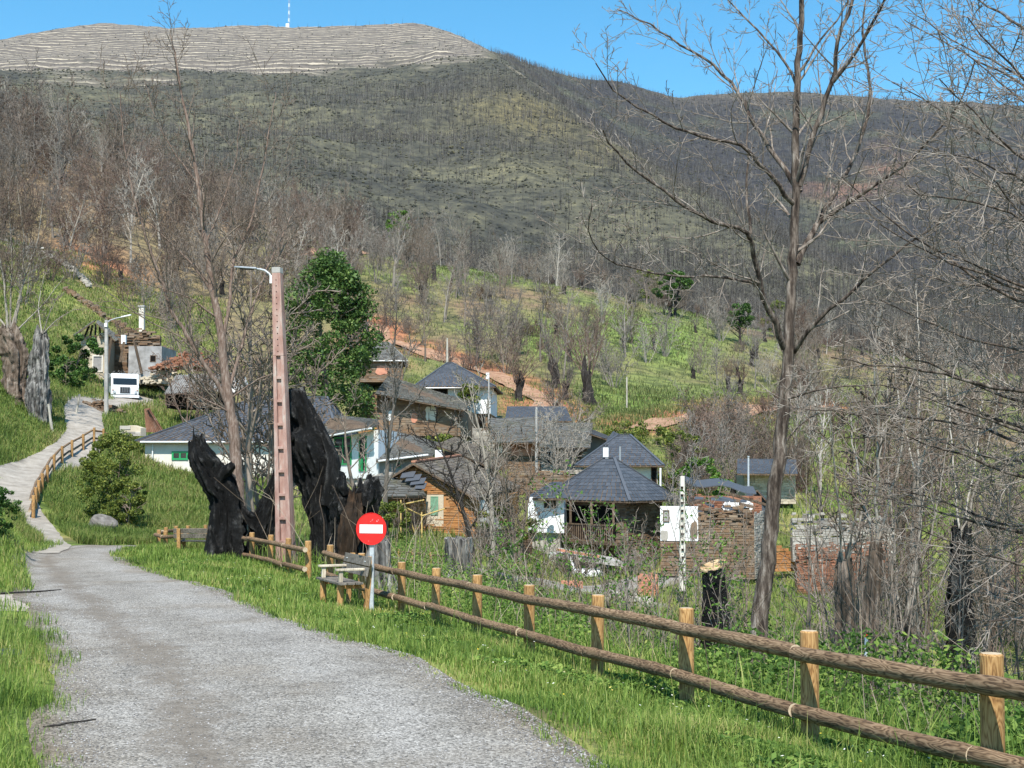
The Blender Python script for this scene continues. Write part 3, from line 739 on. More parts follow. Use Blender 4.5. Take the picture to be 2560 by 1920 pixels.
# ------------------------------------------------------------------ pink concrete lamp post
M['pink'] = mat_noise('pink washed concrete', [(.26, (.15, .10, .085)), (.42, (.29, .165, .135)), (.54, (.37, .24, .20)), (.65, (.42, .35, .305)), (.78, (.5, .45, .41))], 2.6, .85, .2, stretch=(1.6, 1.6, .45), detail=9, bstr=.35, bdist=.012, nrough=.7)
M['concrete'] = mat_concrete('grey concrete', (.26, .25, .23), (.46, .44, .41))
M['hole'] = mat_flat('dark hole', (.02, .015, .012), .9, .1)
M['lampgrey'] = mat_flat('lamp grey', (.33, .35, .37), .35, .5, .3)
M['white_plastic'] = mat_flat('white plastic', (.75, .75, .74), .4)
M['black'] = mat_flat('matt black', (.015, .015, .016), .7, .2)
def lamp_post():
    base = P(716, 1392, 35.0)
    base.z = G1(base.x, base.y)
    Ht = P(691, 668, 35.0).z - base.z
    r = empty('lamp_post', base, math.radians(-13), 'tall pink ladder-recessed concrete lamp post behind the burnt trunks', 'lamp post')
    lean = (P(691, 668, 35.0).x - base.x) / Ht
    wd = lambda z: .235 - (.235 - .122) * z / Ht
    dp = lambda z: .17 - .06 * z / Ht
    def sec(x0, x1, y0, y1, z0, z1, m):     # x as share of half width, y as share of half depth
        V = []
        for z in (z0, z1):
            w, d = wd(z), dp(z)
            V += [(x0 * w + lean * z, y0 * d, z), (x1 * w + lean * z, y0 * d, z), (x1 * w + lean * z, y1 * d, z), (x0 * w + lean * z, y1 * d, z)]
        m.add(V, BOXF)
    zr = Z_(890, 35.0) - base.z
    sh = MB()
    sec(-1, 1, -.42, 1, -.4, zr, sh)
    sec(-1, -.42, -1, -.421, -.4, zr, sh); sec(.42, 1, -1, -.421, -.4, zr, sh)
    sec(-1, 1, -1, 1, zr, Ht - .16, sh)
    sh.build('shaft', M['pink'], r, bevel=.012)
    n = 9
    for k in range(n):
        z = zr - (k + .0) * zr / n
        b = MB(); sec(-.418, .418, -.97, -.422, z - zr / n, z - zr / n + .075, b); b.build('rung', M['pink'], r, bevel=.006)
    t = MB(); sec(-1.02, 1.02, -1.02, 1.02, Ht - .16, Ht, t); t.build('cap', M['concrete'], r, bevel=.01)
    z = zr + .12
    while z < Ht - .3:
        MB().cyl((lean * z, -dp(z) - .002, z), (lean * z, -dp(z) + .05, z), .018, n=10).build('bolt_hole', M['hole'], r)
        z += .165
    zt = Ht - .32; xt = lean * zt - wd(zt)
    MB().box(xt - .09, xt + .0, -.06, .08, zt - .12, zt + .10).build('bracket', M['white_plastic'], r, bevel=.01)
    arm = [(xt - .05, 0, zt + .05), (xt - .12, 0, zt + .16), (xt - .26, 0, zt + .26), (xt - .42, 0, zt + .30), (xt - .55, 0, zt + .31)]
    me = tube_mesh('arm', [([(np.array(arm), np.full(5, .028))], 10)])
    link_mesh('arm', me, M['galv'], r)
    L = MB().prism([(xt - .48, -.10, zt + .29), (xt - .95, -.14, zt + .33), (xt - 1.14, -.08, zt + .355), (xt - 1.14, .08, zt + .355), (xt - .95, .14, zt + .33), (xt - .48, .10, zt + .29)], (0, 0, .05))
    lm = L.build('lamp_head', M['lampgrey'], r, bevel=.015)
    MB().prism([(xt - .62, -.085, zt + .302), (xt - 1.0, -.09, zt + .333), (xt - 1.0, .09, zt + .333), (xt - .62, .085, zt + .302)], (0, 0, -.012)).build('lens', M['black'], lm)
lamp_post()

# ------------------------------------------------------------------ burnt trunks
def gnarl(name, path, mat, parent=None, sides=44, rings=80, amp=.24, seed=0, hollow=0.0, jag=.2, cav=None, lobes=5, flare=.45):
    """path: (px, py, Y, half width in px); a fluted, knotted trunk, closed or hollow at the top"""
    C = np.array([list(P(a, b, Y)) for a, b, Y, w in path]); Rr = np.array([w * Y / FOC for a, b, Y, w in path])
    return gnarl_w(name, C, Rr, mat, parent, sides, rings, amp, seed, hollow, jag, cav, lobes, flare)
def gnarl_w(name, C, Rr, mat, parent=None, sides=26, rings=46, amp=.16, seed=0, hollow=0.0, jag=.2, cav=None, lobes=5, flare=.45):
    s = np.concatenate([[0], np.cumsum(np.linalg.norm(np.diff(C, axis=0), axis=1))]); t = np.linspace(0, s[-1], rings)
    def sm(v):
        w = np.interp(t, s, v); k = max(1, rings // 16)
        return np.convolve(np.pad(w, k, mode='edge'), np.ones(2 * k + 1) / (2 * k + 1), 'valid')
    Cc = np.stack([sm(C[:, k]) for k in range(3)], -1); Cc[0] = C[0]; Cc[-1] = C[-1]
    R = sm(Rr)
    th = np.linspace(0, 2 * math.pi, sides, endpoint=False)
    T, S = np.meshgrid(th, t)
    cx, sx = np.cos(T), np.sin(T)
    nz = fbm(cx * 1.5 + seed * 3.1 + S * .35, sx * 1.5 + S * 1.1 + seed, 5)
    fl = fbm(cx * 2.6 + seed, sx * 2.6 + S * .25 + 7, 3)
    rad = R[:, None] * (1 + amp * 1.6 * nz + amp * 1.1 * fl + .06 * np.sin(T * lobes + seed + S * .6))
    rg = 1 - 2 * np.abs(fbm(cx * 3.2 + seed * 1.7 + S * .12, sx * 3.2 + S * .32 + seed, 4))
    rg2 = 1 - 2 * np.abs(fbm(cx * 8 + seed * .7 + S * .5, sx * 8 + S * .9, 3))
    rad *= 1 + amp * (.75 * (rg - .55) + .30 * (rg2 - .55)) + amp * .25 * fbm(cx * 6 + S * 5, sx * 6 - S * 5, 2)
    rad *= (1 + flare * np.exp(-S / .3) * (1 + .8 * np.sin(T * 4 + seed)))       # root flare
    if cav is not None:
        for (sc, ang, ds, da, dep) in cav:
            dd = np.angle(np.exp(1j * (T - ang)))
            rad *= 1 - dep * np.exp(-((S - sc * s[-1]) / ds) ** 2 - (dd / da) ** 2)
    X = Cc[:, None, 0] + rad * cx; Yv = Cc[:, None, 1] + rad * sx; Zv = np.repeat(Cc[:, None, 2], sides, 1)
    # rings lean with the trunk
    d = np.gradient(Cc, axis=0); d /= np.linalg.norm(d, axis=1, keepdims=True)
    Zv = Zv - (rad * cx * d[:, 0:1] + rad * sx * d[:, 1:2]) * .6
    top = jag * (1.1 * fbm(np.cos(th) * 3 + seed, np.sin(th) * 3, 4) + .7 * fbm(np.cos(th) * 9 + seed, np.sin(th) * 9, 2))
    nq = max(3, rings // 9)
    for q in range(nq): Zv[-1 - q] += top * (1 - q / nq)
    V = np.stack([X, Yv, Zv], -1).reshape(-1, 3)
    i = (np.arange(rings - 1)[:, None] * sides + np.arange(sides)[None, :]); j = np.arange(rings - 1)[:, None] * sides + (np.arange(sides)[None, :] + 1) % sides
    F = [np.stack([i, j, j + sides, i + sides], -1).reshape(-1, 4)]
    nb = (rings - 1) * sides; Vx = [V]
    k = np.arange(sides); k2 = (k + 1) % sides
    c = Cc[-1]
    if hollow > 0:
        last = V[nb:nb + sides]; base = len(V); prev = nb
        for q, (sh, dz) in enumerate(((.72, 0.0), (.6, -hollow * .5), (.45, -hollow))):
            ring = c + (last - c) * sh; ring[:, 2] = last[:, 2] + dz - (.03 if q == 0 else 0)
            Vx.append(ring); F.append(np.stack([prev + k, prev + k2, base + k2, base + k], -1)); prev = base; base += sides
        Vx.append(np.array([c + np.array([0, 0, -hollow * 1.1])])); F.append(np.stack([prev + k, prev + k2, np.full(sides, base)], -1))
    else:
        Vx.append(np.array([c + np.array([0, 0, .3 * R[-1]])])); F.append(np.stack([nb + k, nb + k2, np.full(sides, len(V))], -1))
    me = np_mesh(name, np.concatenate(Vx), F); me.shade_smooth(); me.set_sharp_from_angle(angle=.9)
    return link_mesh(name, me, mat, parent)
FRONT = -math.pi / 2
def char_tree(label, base, parts, extra=()):
    r = empty('burnt_tree', (0, 0, 0), 0, label, 'burnt tree')
    r.location = base
    obs = []
    for kw in parts:
        o = gnarl(**kw); obs.append(o)
    for o in obs:
        o.parent = r; o.matrix_parent_inverse = Matrix.Translation(-Vector(base))
    return r
char_tree('charred left trunk with a knobbly broken top leaning left', P(560, 1385, 37), [
    dict(name='trunk', path=[(562, 1410, 37, 44), (562, 1376, 37, 42), (568, 1276, 37, 34), (562, 1235, 37, 33), (540, 1195, 36.9, 35), (512, 1150, 36.8, 30), (494, 1122, 36.7, 20), (488, 1105, 36.7, 15)], mat=M['char'], seed=3, hollow=.25, jag=.45, amp=.3, rings=100, sides=56, cav=[(.72, FRONT + .5, .35, .5, .5), (.3, FRONT - .3, .3, .3, .25)]),
    dict(name='branch_stub', flare=0, path=[(545, 1205, 36.8, 14), (566, 1178, 36.6, 15), (578, 1166, 36.5, 10), (583, 1160, 36.5, 4)], mat=M['char'], seed=5, sides=14, rings=16, amp=.25, jag=.1),
    dict(name='root_slab', path=[(532, 1405, 36.3, 20), (530, 1370, 36.3, 17), (526, 1335, 36.3, 9), (524, 1318, 36.3, 3)], mat=M['char'], seed=8, sides=14, rings=16, amp=.3, jag=.1)])
char_tree('slanting charred log leaning up to the pink lamp post', P(640, 1390, 37.4), [
    dict(name='trunk', path=[(640, 1405, 37.4, 24), (648, 1360, 37.4, 24), (664, 1300, 37.3, 26), (684, 1240, 37.2, 22), (704, 1180, 37.2, 17), (716, 1140, 37.2, 9)], mat=M['char'], seed=11, amp=.32, jag=.35),
    dict(name='branch_stub', flare=0, path=[(655, 1320, 37.2, 16), (632, 1298, 37.1, 18), (614, 1282, 37, 12), (606, 1275, 37, 6)], mat=M['char'], seed=13, sides=16, rings=20, amp=.25, jag=.15)])
char_tree('tallest charred trunk with a hollow black shoulder behind the lamp post', P(805, 1400, 36), [
    dict(name='trunk', path=[(806, 1425, 36, 34), (803, 1350, 36, 27), (800, 1276, 36, 36), (801, 1233, 36, 46), (794, 1189, 36, 54), (778, 1146, 36, 60), (762, 1105, 36, 58), (756, 1070, 36, 48), (757, 1030, 36, 34), (746, 1000, 36, 26), (742, 978, 36, 19)], mat=M['char'], seed=21, rings=130, sides=64, amp=.27, jag=.3, cav=[(.80, FRONT - .35, .22, .55, .62), (.62, FRONT + 1.3, .5, .3, .35), (.45, FRONT + .5, .6, .22, .3)]),
    dict(name='broken_branch', flare=0, path=[(738, 1095, 35.6, 22), (716, 1090, 35.4, 17), (704, 1070, 35.3, 9), (706, 1035, 35.3, 6), (708, 1018, 35.3, 2)], mat=M['char'], seed=23, sides=14, rings=22, amp=.3, jag=.1),
    dict(name='side_limb', flare=0, path=[(815, 1262, 35.6, 14), (832, 1200, 35.5, 19), (836, 1150, 35.5, 16), (812, 1090, 35.6, 12), (792, 1045, 35.7, 7)], mat=M['char'], seed=24, sides=16, rings=26, amp=.2, jag=.1)])
char_tree('squat hollow black stump with a ragged rim behind the red sign', P(885, 1425, 34), [
    dict(name='trunk', path=[(880, 1450, 33, 42), (880, 1380, 33, 38), (884, 1310, 33, 48), (892, 1270, 33, 52), (892, 1240, 33, 50), (886, 1218, 33, 42)], mat=M['char'], seed=31, amp=.36, hollow=.5, jag=.5, rings=80, sides=64, cav=[(.45, FRONT + .35, .9, .35, .35)]),
    dict(name='heartwood', flare=0, path=[(872, 1440, 32.0, 22), (872, 1360, 32.0, 22), (880, 1290, 32.1, 20), (886, 1240, 32.3, 12)], mat=M['char_brown'], seed=37, sides=30, rings=50, amp=.4, jag=.3),
    dict(name='rim_knob', flare=0, path=[(858, 1235, 32.4, 15), (852, 1215, 32.3, 16), (856, 1196, 32.3, 9)], mat=M['char'], seed=38, sides=24, rings=26, amp=.4, jag=.2),
    dict(name='rim_knob', flare=0, path=[(912, 1262, 32.5, 18), (928, 1240, 32.4, 16), (934, 1222, 32.4, 9)], mat=M['char'], seed=33, sides=16, rings=16, amp=.35, jag=.2)])
def stump(label, pts, mat, seed, hollow=.15, jag=.15, amp=.18, name='trunk', **kw):
    return char_tree(label, P(*pts[0][:3]), [dict(name=name, path=pts, mat=mat, seed=seed, hollow=hollow, jag=jag, amp=amp, rings=50, sides=40, **kw)])
stump('ash-streaked grey burnt stump just under the red sign', [(945, 1480, 28.5, 40), (945, 1440, 28.5, 34), (948, 1390, 28.5, 30), (950, 1350, 28.5, 24)], M['char_grey'], 41)
stump('flat-topped grey burnt stump beside the low faint fence', [(1150, 1460, 38, 38), (1150, 1420, 38, 33), (1148, 1380, 38, 33), (1150, 1346, 38, 34)], M['char_grey'], 43, jag=.08)
# freshly sawn black stump in the thicket
sc = P(1785, 1600, 21)
cs = char_tree('black burnt stump with a freshly sawn pale slanting top', sc, [dict(name='trunk', path=[(1790, 1660, 21, 38), (1790, 1560, 21, 34), (1788, 1480, 21, 30), (1783, 1425, 21, 28)], mat=M['char'], seed=47, jag=.02, amp=.12, rings=24)])
cut = MB(); pc = P(1783, 1418, 21)
pts = [pc + Vector((.20 * math.cos(a) * (1 + .1 * math.sin(3 * a)), .18 * math.sin(a), .07 * math.cos(a) + .05 * math.sin(a) + .01)) for a in [k * math.pi / 12 for k in range(24)]]
cut.prism(pts, (0, 0, .03))
M['cutwood'] = mat_noise('fresh sawn face', [(.3, (.28, .17, .08)), (.5, (.45, .31, .17)), (.7, (.58, .45, .29))], 7, .85)
co = cut.build('sawn_face', M['cutwood'], cs); co.matrix_parent_inverse = Matrix.Translation(-sc)

# ------------------------------------------------------------------ village: materials
def mat_slate(name, lo, hi, moss=(.10, .10, .06), mossw=.0):
    m, nt, b = new_mat(name, .62, .4)
    g = nt.nodes.new('ShaderNodeNewGeometry'); v = coords(nt, 'Object')
    n1 = noise(nt, v, 3.0, 6, .7)
    fac = math_(nt, 'ADD', math_(nt, 'MULTIPLY', g.outputs['Random Per Island'], .6), math_(nt, 'MULTIPLY', n1, .4))
    mid = tuple((a + b_) / 2 for a, b_ in zip(lo, hi))
    c = ramp(nt, fac, [(.1, lo), (.5, mid), (.85, hi)])
    if mossw:
        c = mixc(nt, math_(nt, 'MULTIPLY', ramp(nt, noise(nt, v, .9, 6, .75), [(.5, (0, 0, 0)), (.66, (1, 1, 1))]), mossw), c, moss)
    nt.links.new(c, b.inputs['Base Color']); bump(nt, b, n1, .4, .02)
    return m
M['slate'] = mat_slate('blue grey slate', (.040, .046, .056), (.082, .090, .104))
M['slate_old'] = mat_slate('old lichened slate', (.065, .062, .055), (.17, .165, .15), (.13, .13, .07), .5)
M['slate_brown'] = mat_slate('brown stained slate', (.075, .06, .048), (.175, .15, .12), (.12, .115, .06), .4)
def mat_stone(name, cols):
    m, nt, b = new_mat(name, .9, .15)
    g = nt.nodes.new('ShaderNodeNewGeometry'); v = coords(nt, 'Object')
    n1 = noise(nt, v, 5.0, 6, .7); n0 = noise(nt, v, .6, 4, .6)
    fac = math_(nt, 'ADD', math_(nt, 'MULTIPLY', g.outputs['Random Per Island'], .42), math_(nt, 'ADD', math_(nt, 'MULTIPLY', n1, .25), math_(nt, 'SUBTRACT', math_(nt, 'MULTIPLY', n0, .75), .16)))
    c = ramp(nt, fac, [(.15 + .75 * k / (len(cols) - 1), cc) for k, cc in enumerate(cols)])
    nt.links.new(c, b.inputs['Base Color']); bump(nt, b, n1, .6, .03)
    return m
M['stone_orange'] = mat_stone('orange brown schist', [(.10, .05, .025), (.28, .125, .05), (.42, .20, .075), (.30, .17, .085), (.46, .29, .15)])
M['stone_brown'] = mat_stone('brown schist', [(.03, .022, .017), (.11, .072, .046), (.22, .14, .085), (.19, .15, .115), (.36, .26, .17)])
M['stone_grey'] = mat_stone('pale grey stone', [(.12, .11, .10), (.26, .24, .21), (.40, .37, .32), (.50, .46, .40)])
M['stone_cream'] = mat_stone('cream stone', [(.20, .16, .11), (.40, .34, .25), (.52, .45, .34), (.58, .52, .42)])
M['stone_red'] = mat_stone('rust red stone', [(.10, .045, .03), (.22, .10, .06), (.30, .14, .085), (.24, .16, .11)])
M['plaster'] = mat_noise('cream limewash', [(.3, (.50, .455, .38)), (.5, (.62, .575, .50)), (.7, (.70, .66, .58))], 1.3, .9, .2, detail=9, bstr=.2, bdist=.02, nrough=.72)
M['white'] = mat_noise('white limewash', [(.28, (.58, .58, .57)), (.5, (.74, .74, .73)), (.7, (.80, .80, .79))], 1.5, .85, .2, detail=8, bstr=.15, bdist=.02, nrough=.7)
M['greyplaster'] = mat_noise('grey cement render', [(.3, (.20, .19, .18)), (.55, (.33, .32, .31)), (.7, (.42, .41, .39))], 1.2, .9, .2, detail=9, bstr=.2)
M['salmon'] = mat_noise('salmon render', [(.3, (.42, .17, .11)), (.6, (.55, .26, .17)), (.75, (.60, .40, .30))], 1.6, .9, .2, detail=8, bstr=.25)
M['green'] = mat_flat('green paint', (.02, .25, .085), .5, .4)
M['green_pale'] = mat_flat('faded green paint', (.16, .30, .20), .7, .2, 0, .25)
M['glass'] = mat_flat('dark window glass', (.012, .016, .018), .12, .6)
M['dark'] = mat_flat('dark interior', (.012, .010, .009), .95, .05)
M['timber'] = mat_wood('old brown timber', (.045, .03, .02), (.11, .075, .05), (.19, .14, .095), .5)
M['gutter'] = mat_flat('white gutter', (.68, .68, .66), .45)
M['rust'] = mat_noise('rusty sheet', [(.3, (.09, .045, .03)), (.55, (.18, .09, .055)), (.75, (.26, .20, .16))], 2, .85, .2, detail=8)
M['fibre'] = mat_noise('grey fibre cement', [(.3, (.14, .135, .125)), (.55, (.26, .25, .235)), (.72, (.36, .35, .33))], 2, .9, .15, detail=8)
M['terracotta'] = mat_noise('terracotta', [(.3, (.30, .13, .08)), (.7, (.48, .24, .15))], 4, .85)

# ------------------------------------------------------------------ village: builders (world coordinates, parented to a base empty)
def bld(name, label, base, cat='house'):
    return empty(name, base, 0, label, cat)
def put(o, root):
    o.parent = root; o.matrix_parent_inverse = Matrix.Translation(-root.location) if root.type == 'EMPTY' else root.matrix_world.inverted()
    return o
def sub(o, part):                  # third level: both meshes hold world coordinates
    o.parent = part; return o
def xy(px, Y): return Vector((X_(px, Y), Y, 0))
def walls(root, pts, z0, z1, mat, name='wall'):
    m = MB().prism([(p.x, p.y, z0) for p in pts], (0, 0, z1 - z0))
    return put(m.build(name, mat), root)
def poly_slab(root, pts, thick, mat, name, push=None):
    n = (Vector(pts[1]) - Vector(pts[0])).cross(Vector(pts[2]) - Vector(pts[0])).normalized()
    if push is None: push = n * -thick
    return put(MB().prism(pts, push).build(name, mat), root)
def slate_arr(eL, eR, rR, rL, sw=.32, sh=.24, jit=.25, lift=.012, seed=0, thick=.010):
    R = random.Random(seed)
    eL, eR, rR, rL = map(Vector, (eL, eR, rR, rL))
    up = ((rL + rR) - (eL + eR)) * .5; Ls = up.length
    n = (eR - eL).cross(up).normalized()
    if n.z < 0: n = -n
    rows = max(2, int(Ls / sh)); V, F = [], []
    for i in range(rows):
        t0, t1 = i / rows, min(1.0, (i + 1.35) / rows)
        a0, b0 = eL.lerp(rL, t0), eR.lerp(rR, t0); a1, b1 = eL.lerp(rL, t1), eR.lerp(rR, t1)
        W = (b0 - a0).length
        if W < .05: continue
        s = R.uniform(-.5, 0) * sw / W
        while s < 1:
            w = sw * R.uniform(1 - jit, 1 + jit) / W
            u0, u1 = max(0, s + .006), min(1, s + w - .006); s += w
            if u1 - u0 < .01 / W: continue
            dl = R.uniform(0, jit) * sh * .5; th = thick * R.uniform(.7, 1 + 2 * jit) * (1 + 5 * max(0, jit - .15))
            dn = up.normalized() * -dl
            tw = R.uniform(-1, 1) * jit * .04
            p0, p1, p2, p3 = a0.lerp(b0, u0) + dn, a0.lerp(b0, u1) + dn, a1.lerp(b1, u1), a1.lerp(b1, u0)
            lo = n * (lift + th * .8)
            k = len(V)
            V += [p0 + lo * .2, p1 + lo * .2, p2, p3, p0 + lo + n * (th + tw), p1 + lo + n * (th - tw), p2 + n * (th * .4 + lift * .3), p3 + n * (th * .4 + lift * .3)]
            F += [(k + 4, k + 5, k + 6, k + 7), (k, k + 1, k + 5, k + 4), (k + 1, k + 2, k + 6, k + 5), (k + 3, k, k + 4, k + 7)]
    return V, F
def slates(part, faces, mat, **kw):
    m = MB(); sd = kw.pop('seed', 1)
    for q, f in enumerate(faces):
        V, F = slate_arr(*f, seed=sd + q, **kw); m.add(V, F)
    o = m.build('slates', mat); sub(o, part); tag(o, kind='stuff')
    return o
def roof_faces(root, faces, mat, thick=.10, edge=None, **kw):
    m = MB()
    for f in faces:
        pts = [Vector(p) for p in f]
        if (pts[2] - pts[3]).length < .01: pts = pts[:3]
        m.prism([p - Vector((0, 0, thick)) for p in pts], (0, 0, thick))
    r = put(m.build('roof', edge or M['timber']), root)
    slates(r, faces, mat, **kw)
    return r
def hip(root, FL, FR, BR, BL, ze, zr, t0, t1, mat, over=.4, ridge=True, **kw):
    c = (FL + FR + BR + BL) / 4
    def ex(p):
        d = p - c; return p + d.normalized() * over * 1.3
    fl, fr, br, bl = [ex(p) for p in (FL, FR, BR, BL)]
    Z = Vector((0, 0, 1))
    ml, mr = (fl + bl) / 2, (fr + br) / 2
    r0, r1 = ml.lerp(mr, t0) + Z * zr, ml.lerp(mr, t1) + Z * zr
    fl, fr, br, bl = [p + Z * ze for p in (fl, fr, br, bl)]
    faces = [(fl, fr, r1, r0), (br, bl, r0, r1)]
    if t0 > 0: faces.append((bl, fl, r0, r0))
    if t1 < 1: faces.append((fr, br, r1, r1))
    r = roof_faces(root, faces, mat, **kw)
    if ridge:
        m = MB()
        for a, b in ((r0, r1), (fl, r0), (fr, r1), (bl, r0), (br, r1)):
            if (a - b).length > .2 and not (t0 == 0 and (a is fl or a is bl)) and not (t1 == 1 and (a is fr or a is br)):
                m.beam(a + Z * .05, b + Z * .05, .16, .05)
        o = m.build('ridge_caps', mat); sub(o, r); tag(o, kind='stuff')
    return r, (fl, fr, br, bl, r0, r1)
def stones(root, A, B, z0, z1, mat, hh=(.07, .16), ll=(.16, .55), holes=(), seed=0, zb=None, depth=.05, name='stone_courses', jag=0.0, out=None):
    """courses of stones on the vertical face A-B; z1 (and zb at B) top heights; holes = (s0, s1, za, zb) in metres along A-B"""
    R = random.Random(seed); d = B - A; L = d.length; d = d.normalized()
    n = Vector((d.y, -d.x, 0))
    if n.dot(Vector((-A.x, -A.y, 0))) < 0: n = -n
    if out is not None: n = out
    V, F = [], []; z = z0; zb = z1 if zb is None else zb
    zm = max(z1, zb)
    while z < zm:
        h = R.uniform(*hh); s = R.uniform(-.3, 0)
        while s < L:
            w = R.uniform(*ll); a, b = max(0, s), min(L, s + w - .012); s += w
            if b - a < .04: continue
            mid = (a + b) / 2; zt = z1 + (zb - z1) * mid / L + (R.uniform(-jag, jag * .3) if jag else 0)
            if z + h * .6 > zt: continue
            if any(a < q[1] and b > q[0] and z < q[3] and z + h > q[2] for q in holes): continue
            o = depth * R.uniform(.25, 1.2)
            p0, p1 = A + d * a, A + d * b; k = len(V)
            e0, e1 = R.uniform(0, .015), R.uniform(0, .015)
            zt2 = z + h - .012
            q0, q1 = p0 + n * o, p1 + n * (o + R.uniform(-.01, .01))
            V += [Vector((p0.x, p0.y, z)), Vector((p1.x, p1.y, z)), Vector((p1.x, p1.y, zt2)), Vector((p0.x, p0.y, zt2)),
                  Vector((q0.x, q0.y, z + e0)), Vector((q1.x, q1.y, z + e1)), Vector((q1.x, q1.y, zt2 - e1)), Vector((q0.x, q0.y, zt2 - e0))]
            F += [(k + 4, k + 5, k + 6, k + 7), (k, k + 1, k + 5, k + 4), (k + 1, k + 2, k + 6, k + 5), (k + 2, k + 3, k + 7, k + 6), (k + 3, k, k + 4, k + 7)]
        z += h
    m = MB(); m.add(V, F); o = m.build(name, mat)
    tag(o, kind='stuff'); put(o, root)
    return o
def out_n(A, B):
    d = (B - A).normalized(); n = Vector((d.y, -d.x, 0))
    return n if n.dot(Vector((-A.x, -A.y, 0))) > 0 else -n
def window(root, A, B, s0, s1, z0, z1, frame, pane, fw=.07, proud=.05, mull=1, bars=0, name='window', sill=None):
    """frame with real depth and panes set back, on face A-B from s0 to s1 metres"""
    d = (B - A).normalized(); n = out_n(A, B)
    a, b = A + d * s0, A + d * s1
    Z = lambda p, z: Vector((p.x, p.y, z))
    m = MB()
    m.obox(Z(a, z0) - n * .02, d * fw, n * (proud + .02), (0, 0, z1 - z0)); m.obox(Z(b, z0) - n * .02, -d * fw, n * (proud + .02), (0, 0, z1 - z0))
    m.obox(Z(a, z0) + d * fw - n * .02, d * (s1 - s0 - 2 * fw), n * (proud + .016), (0, 0, fw)); m.obox(Z(a, z1 - fw) + d * fw - n * .02, d * (s1 - s0 - 2 * fw), n * (proud + .016), (0, 0, fw))
    for k in range(mull):
        s = (k + 1) / (mull + 1) * (s1 - s0)
        m.obox(Z(a, z0 + fw) + d * (s - fw * .45) - n * .02, d * fw * .9, n * (proud + .01), (0, 0, z1 - z0 - 2 * fw))
    for k in range(bars):
        z = z0 + (k + 1) / (bars + 1) * (z1 - z0)
        m.obox(Z(a, z - .018) + d * fw - n * .02, d * (s1 - s0 - 2 * fw), n * (proud + .004), (0, 0, .036))
    w = put(m.build(name, frame), root)
    p = MB().obox(Z(a, z0 + fw * .5) + d * fw * .5 - n * .02, d * (s1 - s0 - fw), n * .032, (0, 0, z1 - z0 - fw)).build('pane', pane); sub(p, w)
    if sill is not None:
        q = MB().obox(Z(a, z0 - .07) - d * .06 - n * .02, d * (s1 - s0 + .12), n * .12, (0, 0, .068)).build('sill', sill); sub(q, w)
    return w
def panel(root, A, B, s0, s1, z0, z1, mat, t=.03, name='patch', shape=None, seed=0):
    """a flat piece on face A-B; shape = ragged for fallen plaster"""
    d = (B - A).normalized(); n = out_n(A, B)
    if shape:
        R = random.Random(seed); cs, cz = (s0 + s1) / 2, (z0 + z1) / 2; pts = []
        for k in range(14):
            a = 2 * math.pi * k / 14; f = R.uniform(.78, 1.05)
            c, s = math.cos(a), math.sin(a); e = max(abs(c), abs(s)) ** .6
            p = A + d * (cs + (s1 - s0) / 2 * f * c / e); pts.append(Vector((p.x, p.y, cz + (z1 - z0) / 2 * f * s / e)) - n * .02)
    else:
        a, b = A + d * s0, A + d * s1
        pts = [Vector((a.x, a.y, z0)) - n * .02, Vector((b.x, b.y, z0)) - n * .02, Vector((b.x, b.y, z1)) - n * .02, Vector((a.x, a.y, z1)) - n * .02]
    return put(MB().prism(pts, n * (t + .02)).build(name, mat), root)
def gutter(root, a, b, mat=None, r=.06):
    return put(MB().cyl(a, b, r, n=8).build('gutter', mat or M['gutter']), root)
def S(A, B, px, Y=None):           # metres along A-B seen at photo column px
    u = (px - 1280) / FOC / .9976
    d = B - A; t = (u * A.y - A.x) / (d.x - u * d.y)
    return t * d.length

